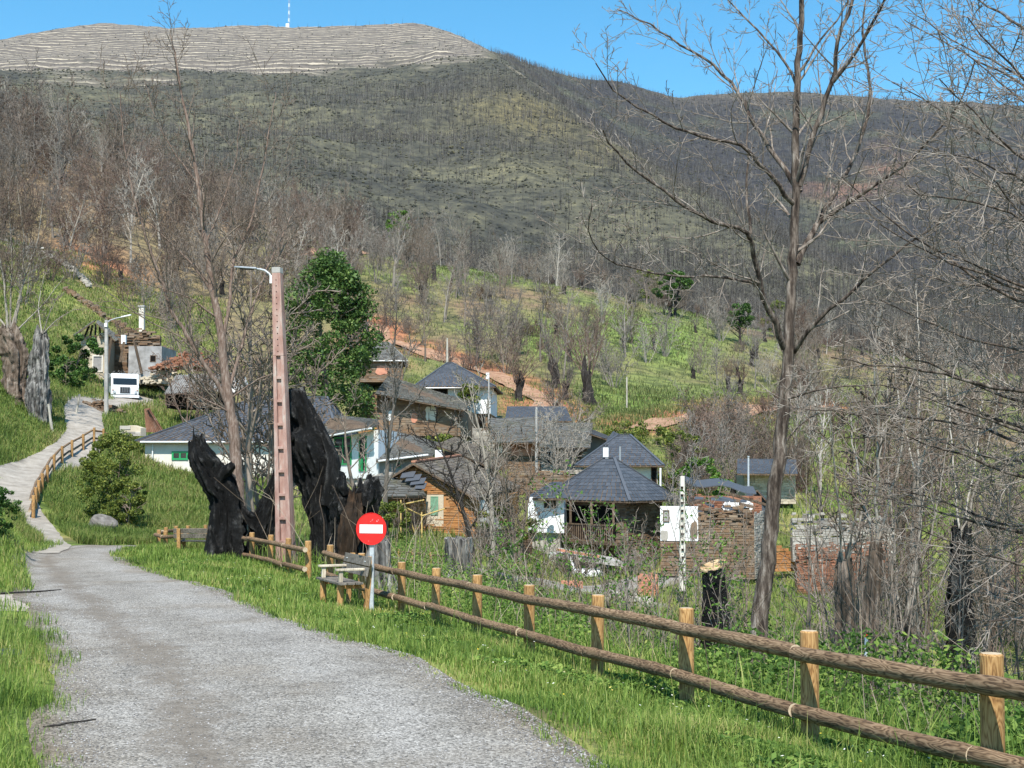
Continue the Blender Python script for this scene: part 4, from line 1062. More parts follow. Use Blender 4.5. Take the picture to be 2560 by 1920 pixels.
# ------------------------------------------------------------------ cream house with green window and blue-white wing
def house_green():
    FL, FR = xy(366, 80), xy(828, 80); dep = Vector((.6, 9, 0))
    r = bld('house', 'long cream house with slate hip roof, small green window and green door', Vector((FL.x, FL.y, Z_(1225, 80))))
    BR, BL = FR + dep, FL + dep; z0, ze = Z_(1260, 80), Z_(1104, 80)
    walls(r, [FL, FR, BR, BL], z0, ze - .02, M['plaster'])
    _, (fl, fr, br, bl, r0, r1) = hip(r, FL, FR, BR, BL, ze, Z_(992, 84), .50, .86, M['slate'], .55, sw=.36, sh=.27, jit=.22, seed=10)
    gutter(r, fl + Vector((.4, -.06, -.04)), fr + Vector((0, -.06, -.04)))
    put(MB().cyl((FL.x + .5, FL.y - .12, ze - .1), (FL.x + .5, FL.y - .12, ze - 1.0), .045, n=8).build('downpipe', M['gutter']), r)
    window(r, FL, FR, S(FL, FR, 433), S(FL, FR, 474), Z_(1150, 80), Z_(1128, 80), M['green'], M['glass'], .12, .07, 1)
    panel(r, FL, FR, S(FL, FR, 435), S(FL, FR, 500), Z_(1225, 80), Z_(1190, 80), M['stone_red'], .02, 'bare_stone_patch', 1, 3)
    # wing at the right
    A, B = xy(826, 79.4), xy(947, 75.6); C_, D = B + Vector((.8, 6, 0)), A + Vector((.8, 6, 0))
    zA, zB, zb = Z_(1098, 79.4), Z_(1074, 75.6), Z_(1196, 78)
    w = MB(); w.add([(A.x, A.y, zb), (B.x, B.y, zb), (C_.x, C_.y, zb), (D.x, D.y, zb), (A.x, A.y, zA), (B.x, B.y, zB), (C_.x, C_.y, zB), (D.x, D.y, zA)], BOXF)
    put(w.build('wing_wall', M['white']), r)
    b2 = MB(); b2.add([(A.x, A.y + .25, zb - 2.5), (B.x, B.y + .25, zb - 2.5), (C_.x, C_.y, zb - 2.5), (D.x, D.y, zb - 2.5), (A.x, A.y + .25, zb - .002), (B.x, B.y + .25, zb - .002), (C_.x, C_.y, zb - .002), (D.x, D.y, zb - .002)], BOXF)
    put(b2.build('base_wall', M['greyplaster']), r)
    n = out_n(A, B) * .75
    eL = Vector((A.x, A.y, zA + .1)) + n - (B - A).normalized() * .3; eR = Vector((B.x, B.y, zB + .1)) + n + (B - A).normalized() * .35
    rR, rL = P(962, 1050, 82), P(800, 1034, 84)
    roof_faces(r, [(eL, eR, rR, rL)], M['slate_old'], sw=.36, sh=.27, jit=.3, seed=14)
    gutter(r, eL - Vector((0, .05, .05)), eR - Vector((0, .05, .05)))
    window(r, A, B, S(A, B, 838), S(A, B, 881), Z_(1162, 78), Z_(1092, 78), M['green'], M['glass'], .09, .06, 1, 2)
    d = window(r, A, B, S(A, B, 900), S(A, B, 918), Z_(1178, 76.5), Z_(1088, 76.5), M['green'], M['glass'], .07, .06, 0, 3, 'door')
    for k in range(4):
        s0 = S(A, B, 900) + .07 + k * .075
        o = panel(r, A, B, s0, s0 + .068, Z_(1176, 76.5), Z_(1146, 76.5), M['green'], .05, 'board'); sub(o, d)
house_green()

def house_grey_shed():
    A, B = xy(950, 76), xy(1068, 77.5)
    r = bld('outbuilding', 'low grey slate-roofed outbuilding against the blue-white wing', Vector((A.x, A.y, Z_(1185, 76))), 'building')
    back = Vector((1.2, 7, 0)); zt = Z_(1146, 77)
    walls(r, [A, B, B + back, A + back], zt - 1.6, zt, M['greyplaster'])
    roof_faces(r, [(P(940, 1152, 75.3), P(1082, 1140, 77), P(1096, 1106, 84), P(950, 1068, 84))], M['slate_old'], sw=.36, sh=.27, jit=.3, seed=17)
    gutter(r, P(946, 1153, 75.2), P(1070, 1137, 76.9))
    window(r, A, B, S(A, B, 990), S(A, B, 1004), Z_(1170, 76), Z_(1156, 76), M['green_pale'], M['glass'], .05, .04, 0)
    put(MB().beam(P(952, 1090, 79), P(952, 1050, 79), .35, .35, (0, 1, 0)).build('chimney', M['stone_brown']), r)
house_grey_shed()

def open_barn():
    r = bld('barn', 'dark open-fronted slate barn between the outbuilding and the stone gable', Vector((X_(1170, 79), 79, Z_(1185, 79))), 'building')
    roof_faces(r, [(P(1090, 1112, 79), P(1238, 1172, 77), P(1272, 1150, 84), P(1140, 1092, 86))], M['slate_brown'], sw=.36, sh=.27, jit=.35, seed=19)
    A, B = xy(1110, 82), xy(1240, 80)
    w = MB(); w.add([(A.x, A.y, Z_(1190, 82)), (B.x, B.y, Z_(1230, 80)), (B.x, B.y + 3, Z_(1230, 80)), (A.x, A.y + 3, Z_(1190, 82)), (A.x, A.y, Z_(1125, 82)), (B.x, B.y, Z_(1172, 80)), (B.x, B.y + 3, Z_(1172, 80)), (A.x, A.y + 3, Z_(1125, 82))], BOXF)
    put(w.build('wall', M['stone_brown']), r)
    for p in (1100, 1150, 1200):
        put(MB().beam(P(p, 1195, 79.5), P(p, 1125 + (p - 1100) * .4, 79.5), .14, .14, (0, 1, 0)).build('post', M['timber']), r)
    put(MB().beam(P(1098, 1145, 79), P(1098, 1125, 79), .5, .3, (0, 1, 0)).build('pier', M['white']), r)
open_barn()

def house_orange():
    Yf = 66.0
    A, B = xy(962, Yf), xy(1190, Yf - .8)
    r = bld('house', 'rust-orange stone gable house with pale green shutters', Vector((A.x, A.y, Z_(1345, Yf))))
    zb = Z_(1365, Yf)
    q = lambda px, py, dy=0: P(px, py, Yf + dy)
    prof = [q(962, 1365), q(964, 1235), q(985, 1205), q(1012, 1172), q(1044, 1166), q(1192, 1250, -.8), q(1190, 1365, -.8)]
    put(MB().prism(prof, (2.2, 12, .2)).build('wall', M['stone_orange']), r)
    d = B - A
    win = (S(A, B, 1068), S(A, B, 1108), Z_(1290, Yf), Z_(1238, Yf))
    kw = dict(holes=[win], hh=(.06, .13), ll=(.14, .5))
    s1, s2, s3 = S(A, B, 985), S(A, B, 1044), (B - A).length
    stones(r, A, A + d.normalized() * s1, zb, Z_(1240, Yf), M['stone_orange'], zb=Z_(1210, Yf), seed=21, **kw)
    stones(r, A + d.normalized() * s1, A + d.normalized() * s2, zb, Z_(1206, Yf), M['stone_orange'], zb=Z_(1168, Yf), seed=22, **kw)
    kw['holes'] = [(win[0] - s2, win[1] - s2, win[2], win[3])]
    stones(r, A + d.normalized() * s2, B, zb, Z_(1170, Yf), M['stone_orange'], zb=Z_(1252, Yf), seed=23, **kw)
    n = out_n(A, B) * .4
    eF, rF = q(1194, 1246, -1) + n, q(1038, 1158, -.2) + n
    eB, rB = q(1300, 1216, 12), q(1150, 1141, 12)
    rr = roof_faces(r, [(eF, eB, rB, rF)], M['slate_brown'], sw=.34, sh=.24, jit=.35, seed=24)
    lF = q(985, 1190, 0) + n
    roof_faces(r, [(q(1080, 1180, 12), lF, rF, rB)], M['slate_brown'], sw=.34, sh=.24, jit=.35, seed=25)
    o = MB().beam(rF + Vector((0, 0, .08)), rB + Vector((0, 0, .08)), .22, .09).build('ridge_tile', M['terracotta']); sub(o, rr)
    # window with pale green shutters in a limewashed surround
    panel(r, A, B, win[0] - .05, win[1] + .05, win[2] - .5, win[3] + .03, M['stone_cream'], .05, 'window_surround')
    w = window(r, A, B, win[0] + .22, win[1] - .22, win[2] + .06, win[3] - .05, M['green_pale'], M['dark'], .05, .09, 1)
    for k in range(6):
        s0 = win[0] + .25 + k * (win[1] - win[0] - .5) / 6
        o = panel(r, A, B, s0, s0 + .055, win[2] + .1, win[3] - .1, M['green_pale'], .075, 'board'); sub(o, w)
    # lean-to of broken slates
    lt = roof_faces(r, [(q(905, 1243, -3.5), q(1066, 1240, -2.2), q(1035, 1200, .3), q(950, 1190, .3))], M['slate_old'], sw=.5, sh=.3, jit=.55, seed=27)
    R = random.Random(5)
    for k in range(4):
        c = q(1000 + 12 * k, 1205 + 9 * k, -.8 - .25 * k) + Vector((0, 0, .18))
        o = MB().obox(c, (R.uniform(.5, .8), -.1, R.uniform(-.1, .1)), (.1, .5, .3), (0, -.02, .03)).build('loose_slab', M['slate']); sub(o, lt)
    A2, B2 = xy(972, Yf - 1.6), xy(1064, Yf - 1.2)
    walls(r, [A2, B2, B2 + Vector((0, 1.4, 0)), A2 + Vector((0, 1.4, 0))], Z_(1345, Yf - 2), Z_(1262, Yf - 2), M['stone_orange'], 'lean_to_wall')
    stones(r, A2, B2, Z_(1345, Yf - 2), Z_(1256, Yf - 2), M['stone_orange'], seed=29, hh=(.05, .12))
    # pale end wall with buttress
    A3, B3 = B + Vector((.05, .0, 0)), xy(1237, Yf + 4)
    put(MB().prism([q(1189, 1350, -.6), q(1243, 1345, 2), q(1232, 1300, 2), q(1208, 1250, .5), q(1192, 1250, -.6)], (.3, 4, 0)).build('end_wall', M['plaster']), r)
house_orange()

def pole_frame():
    r = bld('pole_frame', 'bean frame of thin yellow poles in front of the orange gable', P(1000, 1345, 62), 'garden frame')
    M['yellowpole'] = mat_flat('yellow pole', (.46, .33, .12), .8, .1)
    for a, b in (((1002, 1350), (1002, 1250)), ((1055, 1350), (1054, 1280)), ((1002, 1262), (1060, 1250)), ((1012, 1268), (1056, 1290)), ((1054, 1290), (1112, 1272)), ((1012, 1265), (1040, 1340))):
        put(MB().cyl(P(*a, 62), P(*b, 62 + .4), .035, n=7).build('pole', M['yellowpole']), r)
pole_frame()

def house_upper_stone():
    Yf = 98.0
    A, B = xy(905, Yf), xy(1152, Yf)
    r = bld('house', 'brown stone house with sagging slate roof and flaking white patches', Vector((A.x, A.y, Z_(1085, Yf))))
    put(MB().prism([P(905, 1090, Yf), P(905, 995, Yf), P(945, 976, Yf), P(1152, 1024, Yf), P(1152, 1090, Yf)], (1, 7, 0)).build('wall', M['stone_brown']), r)
    h = [(S(A, B, 1075), S(A, B, 1092), Z_(1026, Yf), Z_(1010, Yf))]
    stones(r, A, B, Z_(1090, Yf), Z_(984, Yf), M['stone_brown'], zb=Z_(1026, Yf), seed=31, hh=(.09, .2), ll=(.2, .7), holes=h, jag=.15)
    panel(r, A, B, S(A, B, 964), S(A, B, 985), Z_(1053, Yf), Z_(1024, Yf), M['white'], .07, 'plaster_patch', 1, 4)
    panel(r, A, B, S(A, B, 1063), S(A, B, 1093), Z_(1054, Yf), Z_(1012, Yf), M['plaster'], .07, 'plaster_patch', 1, 9)
    panel(r, A, B, S(A, B, 1028), S(A, B, 1045), Z_(1058, Yf), Z_(1030, Yf), M['salmon'], .06, 'plaster_patch', 1, 12)
    window(r, A, B, S(A, B, 1076), S(A, B, 1092), Z_(1027, Yf), Z_(1011, Yf), M['timber'], M['dark'], .05, .08, 0)
    roof_faces(r, [(P(938, 984, Yf - 1), P(1166, 1026, Yf - 1), P(1172, 1004, Yf + 7), P(970, 940, Yf + 7))], M['slate_old'], sw=.42, sh=.3, jit=.5, seed=33)
    put(MB().beam(P(1140, 1090, Yf - .5), P(1140, 1022, Yf - .5), .2, .2, (0, 1, 0)).build('post', M['timber']), r)
house_upper_stone()

def house_white():
    Yf = 115.0
    FL, FR = xy(1050, Yf), xy(1226, Yf); dep = Vector((.5, 9, 0))
    r = bld('house', 'white house with dark slate hip roof and shaded balcony above the village', Vector((FL.x, FL.y, Z_(1090, Yf))))
    ze = Z_(968, Yf)
    walls(r, [FL, FR, FR + dep, FL + dep], Z_(1034, Yf), ze, M['white'])
    k = Vector((.25, .25, 0)); k2 = Vector((-.25, .25, 0))
    walls(r, [FL + k, FR + k2, FR + dep, FL + dep], Z_(1095, Yf), Z_(1034.2, Yf), M['stone_brown'], 'base_wall')
    hip(r, FL, FR, FR + dep, FL + dep, ze, Z_(906, 119), .34, .40, M['slate'], .7, sw=.36, sh=.3, jit=.15, seed=35)
    window(r, FL, FR, S(FL, FR, 1076), S(FL, FR, 1120), Z_(992, Yf), Z_(971, Yf), M['timber'], M['dark'], .08, .04, 0, 0, 'balcony_opening')
    window(r, FL, FR, S(FL, FR, 1152), S(FL, FR, 1190), Z_(1002, Yf), Z_(972, Yf), M['timber'], M['dark'], .06, .04, 1, 0)
    window(r, FL, FR, S(FL, FR, 1196), S(FL, FR, 1214), Z_(1062, Yf), Z_(1036, Yf), M['timber'], M['dark'], .08, -.15, 0, 0, 'door')
    put(MB().beam(P(1219, 948, Yf + 1), P(1219, 932, Yf + 1), .30, .30, (0, 1, 0)).build('chimney', M['white']), r)
    gutter(r, P(1032, 970, Yf - .7), P(1232, 969, Yf - .7), M['lampgrey'], .05)
house_white()

def house_top():
    Yf = 124.0
    FL, FR = xy(900, Yf), xy(1008, Yf); dep = Vector((-.5, 6, 0))
    r = bld('house', 'highest stone house with mossy slate roof beside the evergreen tree', Vector((FL.x, FL.y, Z_(945, Yf))))
    walls(r, [FL, FR, FR + dep, FL + dep], Z_(955, Yf), Z_(903, Yf), M['stone_brown'])
    stones(r, FL, FR, Z_(955, Yf), Z_(905, Yf), M['stone_brown'], seed=37, hh=(.1, .2), ll=(.25, .8))
    panel(r, FL, FR, S(FL, FR, 938), S(FL, FR, 972), Z_(938, Yf), Z_(914, Yf), M['salmon'], .07, 'render_patch', 1, 5)
    hip(r, FL, FR, FR + dep, FL + dep, Z_(902, Yf), Z_(856, 127), .1, .62, M['slate_old'], .5, sw=.4, sh=.3, jit=.35, seed=38)
    gutter(r, P(890, 902, Yf - .5), P(1020, 902, Yf - .5))
house_top()

def house_centre():
    Yf = 94.0
    r = bld('house', 'long low house with wavy old slate roof and salmon wall patch', Vector((X_(1350, Yf), Yf, Z_(1165, Yf))))
    A, B = xy(1238, Yf), xy(1352, Yf); C_, D = xy(1352, Yf - .8), xy(1468, Yf - .8)
    walls(r, [A, B, B + Vector((.2, 6, 0)), A + Vector((.2, 6, 0))], Z_(1185, Yf), Z_(1104, Yf), M['stone_brown'])
    walls(r, [C_ + Vector((.05, 0, 0)), D, D + Vector((.2, 6, 0)), C_ + Vector((.25, 6, 0))], Z_(1185, Yf), Z_(1115, Yf), M['stone_brown'])
    stones(r, A, B, Z_(1185, Yf), Z_(1106, Yf), M['stone_brown'], seed=41, hh=(.09, .18))
    stones(r, C_, D, Z_(1185, Yf), Z_(1117, Yf), M['stone_grey'], seed=42, hh=(.09, .18), holes=[(S(C_, D, 1364), S(C_, D, 1389), Z_(1160, Yf), Z_(1110, Yf)), (S(C_, D, 1420), S(C_, D, 1452), Z_(1150, Yf), Z_(1110, Yf))])
    panel(r, A, B, S(A, B, 1278), S(A, B, 1337), Z_(1139, Yf), Z_(1105, Yf), M['salmon'], .08, 'render_patch')
    window(r, A, B, S(A, B, 1295), S(A, B, 1313), Z_(1122, Yf), Z_(1106, Yf), M['timber'], M['dark'], .05, .12, 1)
    panel(r, A, B, S(A, B, 1245), S(A, B, 1256), Z_(1134, Yf), Z_(1108, Yf), M['white'], .08, 'whitewash_patch', 1, 2)
    window(r, C_, D, S(C_, D, 1365), S(C_, D, 1388), Z_(1158, Yf), Z_(1116, Yf), M['timber'], M['dark'], .08, .04, 0, 0, 'door')
    window(r, C_, D, S(C_, D, 1422), S(C_, D, 1450), Z_(1148, Yf), Z_(1117, Yf), M['timber'], M['dark'], .08, .04, 0)
    roof_faces(r, [(P(1226, 1107, Yf - 1), P(1356, 1106, Yf - 1), P(1360, 1042, Yf + 6), P(1226, 1046, Yf + 6))], M['slate_old'], sw=.5, sh=.3, jit=.45, seed=43)
    roof_faces(r, [(P(1348, 1119, Yf - 2), P(1476, 1120, Yf - 2), P(1482, 1057, Yf + 5), P(1357, 1058, Yf + 5))], M['slate_old'], sw=.5, sh=.3, jit=.55, seed=45, thick=.03)
    put(MB().prism([P(1448, 1175, Yf + 2), P(1455, 1108, Yf + 2), P(1487, 1084, Yf + 2), P(1522, 1098, Yf + 2), P(1522, 1175, Yf + 2)], (.3, 4, 0)).build('white_gable', M['stone_grey']), r)
    roof_faces(r, [(P(1470, 1082, Yf + 1), P(1530, 1102, Yf + 1), P(1532, 1096, Yf + 7), P(1476, 1072, Yf + 7))], M['slate'], sw=.4, sh=.3, jit=.3, seed=46)
house_centre()

def shed_behind():
    r = bld('shed', 'small dark slate shed roof directly behind the wavy slate house', Vector((X_(1350, 106), 106, Z_(1100, 106))), 'shed')
    roof_faces(r, [(P(1262, 1052, 104), P(1430, 1053, 104), P(1414, 1016, 111), P(1268, 1016, 111))], M['slate'], sw=.4, sh=.3, jit=.15, seed=48)
    A, B = xy(1270, 105), xy(1424, 105)
    walls(r, [A, B, B + Vector((-.3, 5.5, 0)), A + Vector((0, 5.5, 0))], Z_(1120, 105), Z_(1050, 105), M['stone_brown'])
shed_behind()

def house_chimney():
    FL, FR = xy(1458, 83), xy(1642, 81); dep = Vector((.8, 7, 0))
    r = bld('house', 'slate hip-roofed house with white chimney and thin stovepipe', Vector((FL.x, FL.y, Z_(1290, 82))))
    ze = Z_(1164, 82)
    walls(r, [FL, FR, FR + dep, FL + dep], Z_(1300, 82), ze, M['plaster'])
    hip(r, FL, FR, FR + dep, FL + dep, ze, Z_(1088, 86), .46, .60, M['slate'], .6, sw=.36, sh=.28, jit=.15, seed=51)
    window(r, FL, FR, S(FL, FR, 1626), S(FL, FR, 1641), Z_(1215, 81), Z_(1168, 81), M['timber'], M['dark'], .06, .04, 0, 0, 'porch_opening')
    c = put(MB().beam(P(1514, 1160, 80.2), P(1514, 1119, 80.2), .33, .33, (0, 1, 0)).build('chimney', M['white']), r)
    o = MB().beam(P(1514, 1112, 80.2), P(1514, 1110, 80.2), .42, .42, (0, 1, 0)).build('cowl', M['slate']); sub(o, c)
    o = MB().beam(P(1511, 1119, 80.2), P(1511, 1112, 80.2), .05, .3, (0, 1, 0)).build('cowl_leg', M['slate']); sub(o, c)
    o = MB().beam(P(1517.5, 1119, 80.2), P(1517.5, 1112, 80.2), .05, .3, (0, 1, 0)).build('cowl_leg', M['slate']); sub(o, c)
    put(MB().cyl(P(1550, 1168, 79.8), P(1550, 1116, 79.8), .055, n=8).build('stovepipe', M['lampgrey']), r)
    put(MB().cyl(P(1651, 1225, 79.5), P(1651, 1170, 79.5), .06, n=8).build('porch_post', M['white']), r)
house_chimney()
def roof_behind_chimney():
    r = bld('shed', 'narrow slate roof peeping out above the white chimney house', Vector((X_(1570, 93), 93, Z_(1160, 93))), 'shed')
    roof_faces(r, [(P(1515, 1102, 91), P(1618, 1122, 91), P(1600, 1108, 97), P(1533, 1078, 97))], M['slate'], sw=.36, sh=.28, jit=.15, seed=54)
    A, B = xy(1522, 92), xy(1606, 92)
    walls(r, [A, B, B + Vector((0, 4.5, 0)), A + Vector((0, 4.5, 0))], Z_(1180, 92), Z_(1112, 92), M['stone_grey'])
roof_behind_chimney()

def house_balcony():
    L, F_, R_ = xy(1392, 71), xy(1562, 66.8), xy(1652, 70.4); Bk = L + R_ - F_
    r = bld('house', 'large dark slate pyramid-roofed house with timber balcony and white bay', Vector((F_.x, F_.y, Z_(1480, 67))))
    zb, ze = Z_(1490, 67), Z_(1250, 69)
    walls(r, [L, F_, R_, Bk], zb, ze, M['stone_brown'])
    hip(r, L, F_, R_, Bk, ze, Z_(1146, 71), .44, .56, M['slate'], .75, sw=.36, sh=.28, jit=.12, seed=57)
    holes = [(.4, 4.6, Z_(1352, 69), Z_(1262, 69))]
    stones(r, L, F_, zb, ze - .05, M['stone_brown'], seed=58, holes=holes, hh=(.08, .17))
    stones(r, F_, R_, zb, ze - .05, M['stone_brown'], seed=59, hh=(.06, .12))
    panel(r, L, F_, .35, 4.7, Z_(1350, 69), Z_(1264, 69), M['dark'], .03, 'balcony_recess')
    d = (F_ - L).normalized(); n = out_n(L, F_)
    zf = Z_(1350, 69.0); Z = lambda p, z: Vector((p.x, p.y, z))
    bal = put(MB().obox(Z(L + d * .3, zf - .14), d * 5.2, n * .95, (0, 0, .14)).build('balcony', M['timber']), r)
    for k in range(34):
        p = L + d * (.34 + k * .153) + n * .92
        o = MB().beam(Z(p, zf), Z(p, zf + .85), .05, .04, (0, 1, 0)).build('baluster', M['timber']); sub(o, bal)
    o = MB().beam(Z(L + d * .3 + n * .92, zf + .88), Z(L + d * 5.5 + n * .92, zf + .88), .09, .07).build('handrail', M['timber']); sub(o, bal)
    for k in range(4):
        p = L + d * (.4 + k * 1.66) + n * .85
        o = MB().beam(Z(p, zf + .9), Z(p, ze - .1), .12, .12, (0, 1, 0)).build('balcony_post', M['timber']); sub(o, bal)
    # white bay to the left
    A, B = xy(1320, 69.3), xy(1409, 68.6); dep = Vector((.4, 3.2, 0))
    walls(r, [A, B, B + dep, A + dep], Z_(1332, 69), Z_(1243, 69), M['white'], 'bay_wall')
    k = Vector((.2, .3, 0)); walls(r, [A + k, B + Vector((-.2, .3, 0)), B + dep, A + dep], Z_(1440, 69), Z_(1332.3, 69), M['stone_grey'], 'bay_base')
    roof_faces(r, [(P(1346, 1246, 68.3), P(1418, 1246, 68), P(1404, 1205, 71.5), P(1380, 1205, 71.5)), (P(1312, 1246, 70.5), P(1346, 1246, 68.3), P(1380, 1205, 71.5), P(1380, 1205, 71.5))], M['slate'], sw=.34, sh=.26, jit=.2, seed=60)
    for p0, p1 in ((1360, 1372), (1378, 1390)):
        window(r, A, B, S(A, B, p0), S(A, B, p1), Z_(1270, 69), Z_(1248, 69), M['timber'], M['glass'], .035, .04, 0)
    put(MB().cyl(P(1376, 1300, 68.5), P(1376, 1300, 68.35), .19, n=20).build('satellite_dish', M['white_plastic']), r)
    # ground floor terrace
    Yt = 63.5
    A, B = xy(1392, Yt), xy(1560, Yt - 1)
    t = put(MB().prism([P(1392, 1382, Yt), P(1560, 1405, Yt - 1), P(1560, 1398, Yt + 3), P(1392, 1368, Yt + 3)], (0, 0, -.25)).build('terrace_slab', M['concrete']), r)
    o = MB().beam(P(1392, 1374, Yt - .05), P(1500, 1392, Yt - .7), .1, .12).build('coping', M['salmon']); sub(o, t)
    walls(r, [xy(1394, Yt + .3), xy(1450, Yt + .1), xy(1450, Yt + 3), xy(1394, Yt + 3)], Z_(1500, Yt), Z_(1388, Yt), M['plaster'], 'terrace_wall')
    walls(r, [xy(1530, Yt - .4), xy(1560, Yt - .6), xy(1560, Yt + 2), xy(1530, Yt + 2)], Z_(1500, Yt), Z_(1402, Yt), M['stone_brown'], 'terrace_wall')
house_balcony()

def orange_wall(p0, p1, t, b, Y, label, seed):
    A, B = xy(p0, Y), xy(p1, Y - .5)
    r = bld('garden_wall', label, Vector((A.x, A.y, Z_(b, Y))), 'wall')
    walls(r, [A, B, B + Vector((0, .3, 0)), A + Vector((0, .3, 0))], Z_(b + 20, Y), Z_(t, Y), M['salmon'])
    stones(r, A, B, Z_(b + 20, Y), Z_(t, Y) + .02, M['salmon'], seed=seed, hh=(.09, .11), ll=(.2, .3), depth=.02, jag=.2)
orange_wall(1402, 1455, 1452, 1520, 56, 'bare orange brick wall below the terrace slab', 61)
orange_wall(1592, 1642, 1435, 1535, 55, 'tall narrow orange brick wall in the thicket', 62)

def ruin_white():
    Yf = 61.0
    A, B = xy(1648, Yf), xy(1742, Yf - .3); C_ = xy(1880, Yf - .8); D = xy(1925, Yf + 3)
    r = bld('ruined_house', 'roofless ruin with one white wall and tall brown stone wall', Vector((B.x, B.y, Z_(1430, Yf))))
    dp = Vector((.1, .5, 0))
    walls(r, [A, B, B + dp, A + dp], Z_(1352, Yf), Z_(1266, Yf), M['white'])
    walls(r, [A + Vector((.1, .15, 0)), B + Vector((0, .15, 0)), B + dp, A + dp], Z_(1440, Yf), Z_(1352.2, Yf), M['stone_brown'], 'base_wall')
    stones(r, A, B, Z_(1440, Yf), Z_(1354, Yf), M['stone_brown'], seed=64, hh=(.09, .2), depth=.1)
    for p0, p1, t, b in ((1655, 1671, 1275, 1305), (1697, 1709, 1285, 1310)):
        window(r, A, B, S(A, B, p0), S(A, B, p1), Z_(b, Yf), Z_(t, Yf), M['timber'], M['greyplaster'], .04, .05, 0)
    walls(r, [B, C_, C_ + dp, B + dp], Z_(1445, Yf), Z_(1318, Yf), M['stone_brown'], 'stone_wall')
    stones(r, B, C_, Z_(1445, Yf), Z_(1268, Yf), M['stone_brown'], seed=65, hh=(.05, .15), ll=(.10, .42), jag=1.0, zb=Z_(1276, Yf))
    for k in range(3): stones(r, B + Vector((0, .16 * k + .1, 0)), C_ + Vector((0, .16 * k + .1, 0)), Z_(1322, Yf), Z_(1262, Yf), M['stone_brown'], seed=165 + k, hh=(.05, .15), ll=(.12, .5), jag=1.1, zb=Z_(1280, Yf), depth=.1)
    panel(r, A, B, S(A, B, 1722), S(A, B, 1742), Z_(1350, Yf), Z_(1300, Yf), M['stone_brown'], .02, 'bare_stone_patch', 1, 31)
    panel(r, A, B, S(A, B, 1648), S(A, B, 1668), Z_(1352, Yf), Z_(1325, Yf), M['stone_grey'], .02, 'bare_stone_patch', 1, 33)
    walls(r, [C_ + Vector((.05, .2, 0)), D, D + dp, C_ + dp], Z_(1445, Yf), Z_(1285, Yf), M['stone_grey'], 'side_wall')
    stones(r, C_ + Vector((.05, .2, 0)), D, Z_(1445, Yf), Z_(1280, Yf), M['stone_grey'], seed=66, hh=(.08, .16), jag=.2)
    # back wall and what is left of the roof
    E, F_ = xy(1715, Yf + 5), xy(1900, Yf + 4.5)
    walls(r, [E, F_, F_ + dp, E + dp], Z_(1340, Yf + 5), Z_(1240, Yf + 5), M['stone_red'], 'back_wall')
    stones(r, E, F_, Z_(1330, Yf + 5), Z_(1225, Yf + 5), M['stone_red'], seed=67, hh=(.06, .14), jag=.5, zb=Z_(1250, Yf + 5))
    panel(r, E, F_, S(E, F_, 1800), S(E, F_, 1880), Z_(1290, Yf + 4), Z_(1248, Yf + 4), M['white'], .12, 'white_wall_piece', 1, 6)
    R = random.Random(6)
    for k in range(16):
        p = P(R.uniform(1720, 1880), 1262 + R.uniform(-22, 22), Yf + R.uniform(.3, 4))
        put(MB().obox(p, (R.uniform(.3, .9), R.uniform(-.3, .3), R.uniform(-.2, .1)), (.1, R.uniform(.3, .6), .1), (0, 0, .035)).build('fallen_slab', M['slate' if k % 3 else 'timber']), r)
    for a, b in (((1720, 1262), (1800, 1240)), ((1745, 1290), (1860, 1282)), ((1800, 1228), (1915, 1262)), ((1801, 1330), (1803, 1285)), ((1832, 1292), (1832, 1310))):
        put(MB().beam(P(*a, Yf - .2 if a[1] > 1285 else Yf + 2), P(*b, Yf - .2 if a[1] > 1285 else Yf + 3), .14, .12).build('roof_timber', M['timber']), r)
    wv = [(P(1715 + k * 22, 1206 + 6 * math.sin(k * 1.1) + k * 3, Yf + 6)) for k in range(9)]
    for a, b in zip(wv[:-1], wv[1:]):
        put(MB().prism([a, b, b + Vector((.1, 1.4, .35)), a + Vector((.1, 1.4, .35))], (0, 0, -.05)).build('roof_sheet', M['slate']), r)
ruin_white()

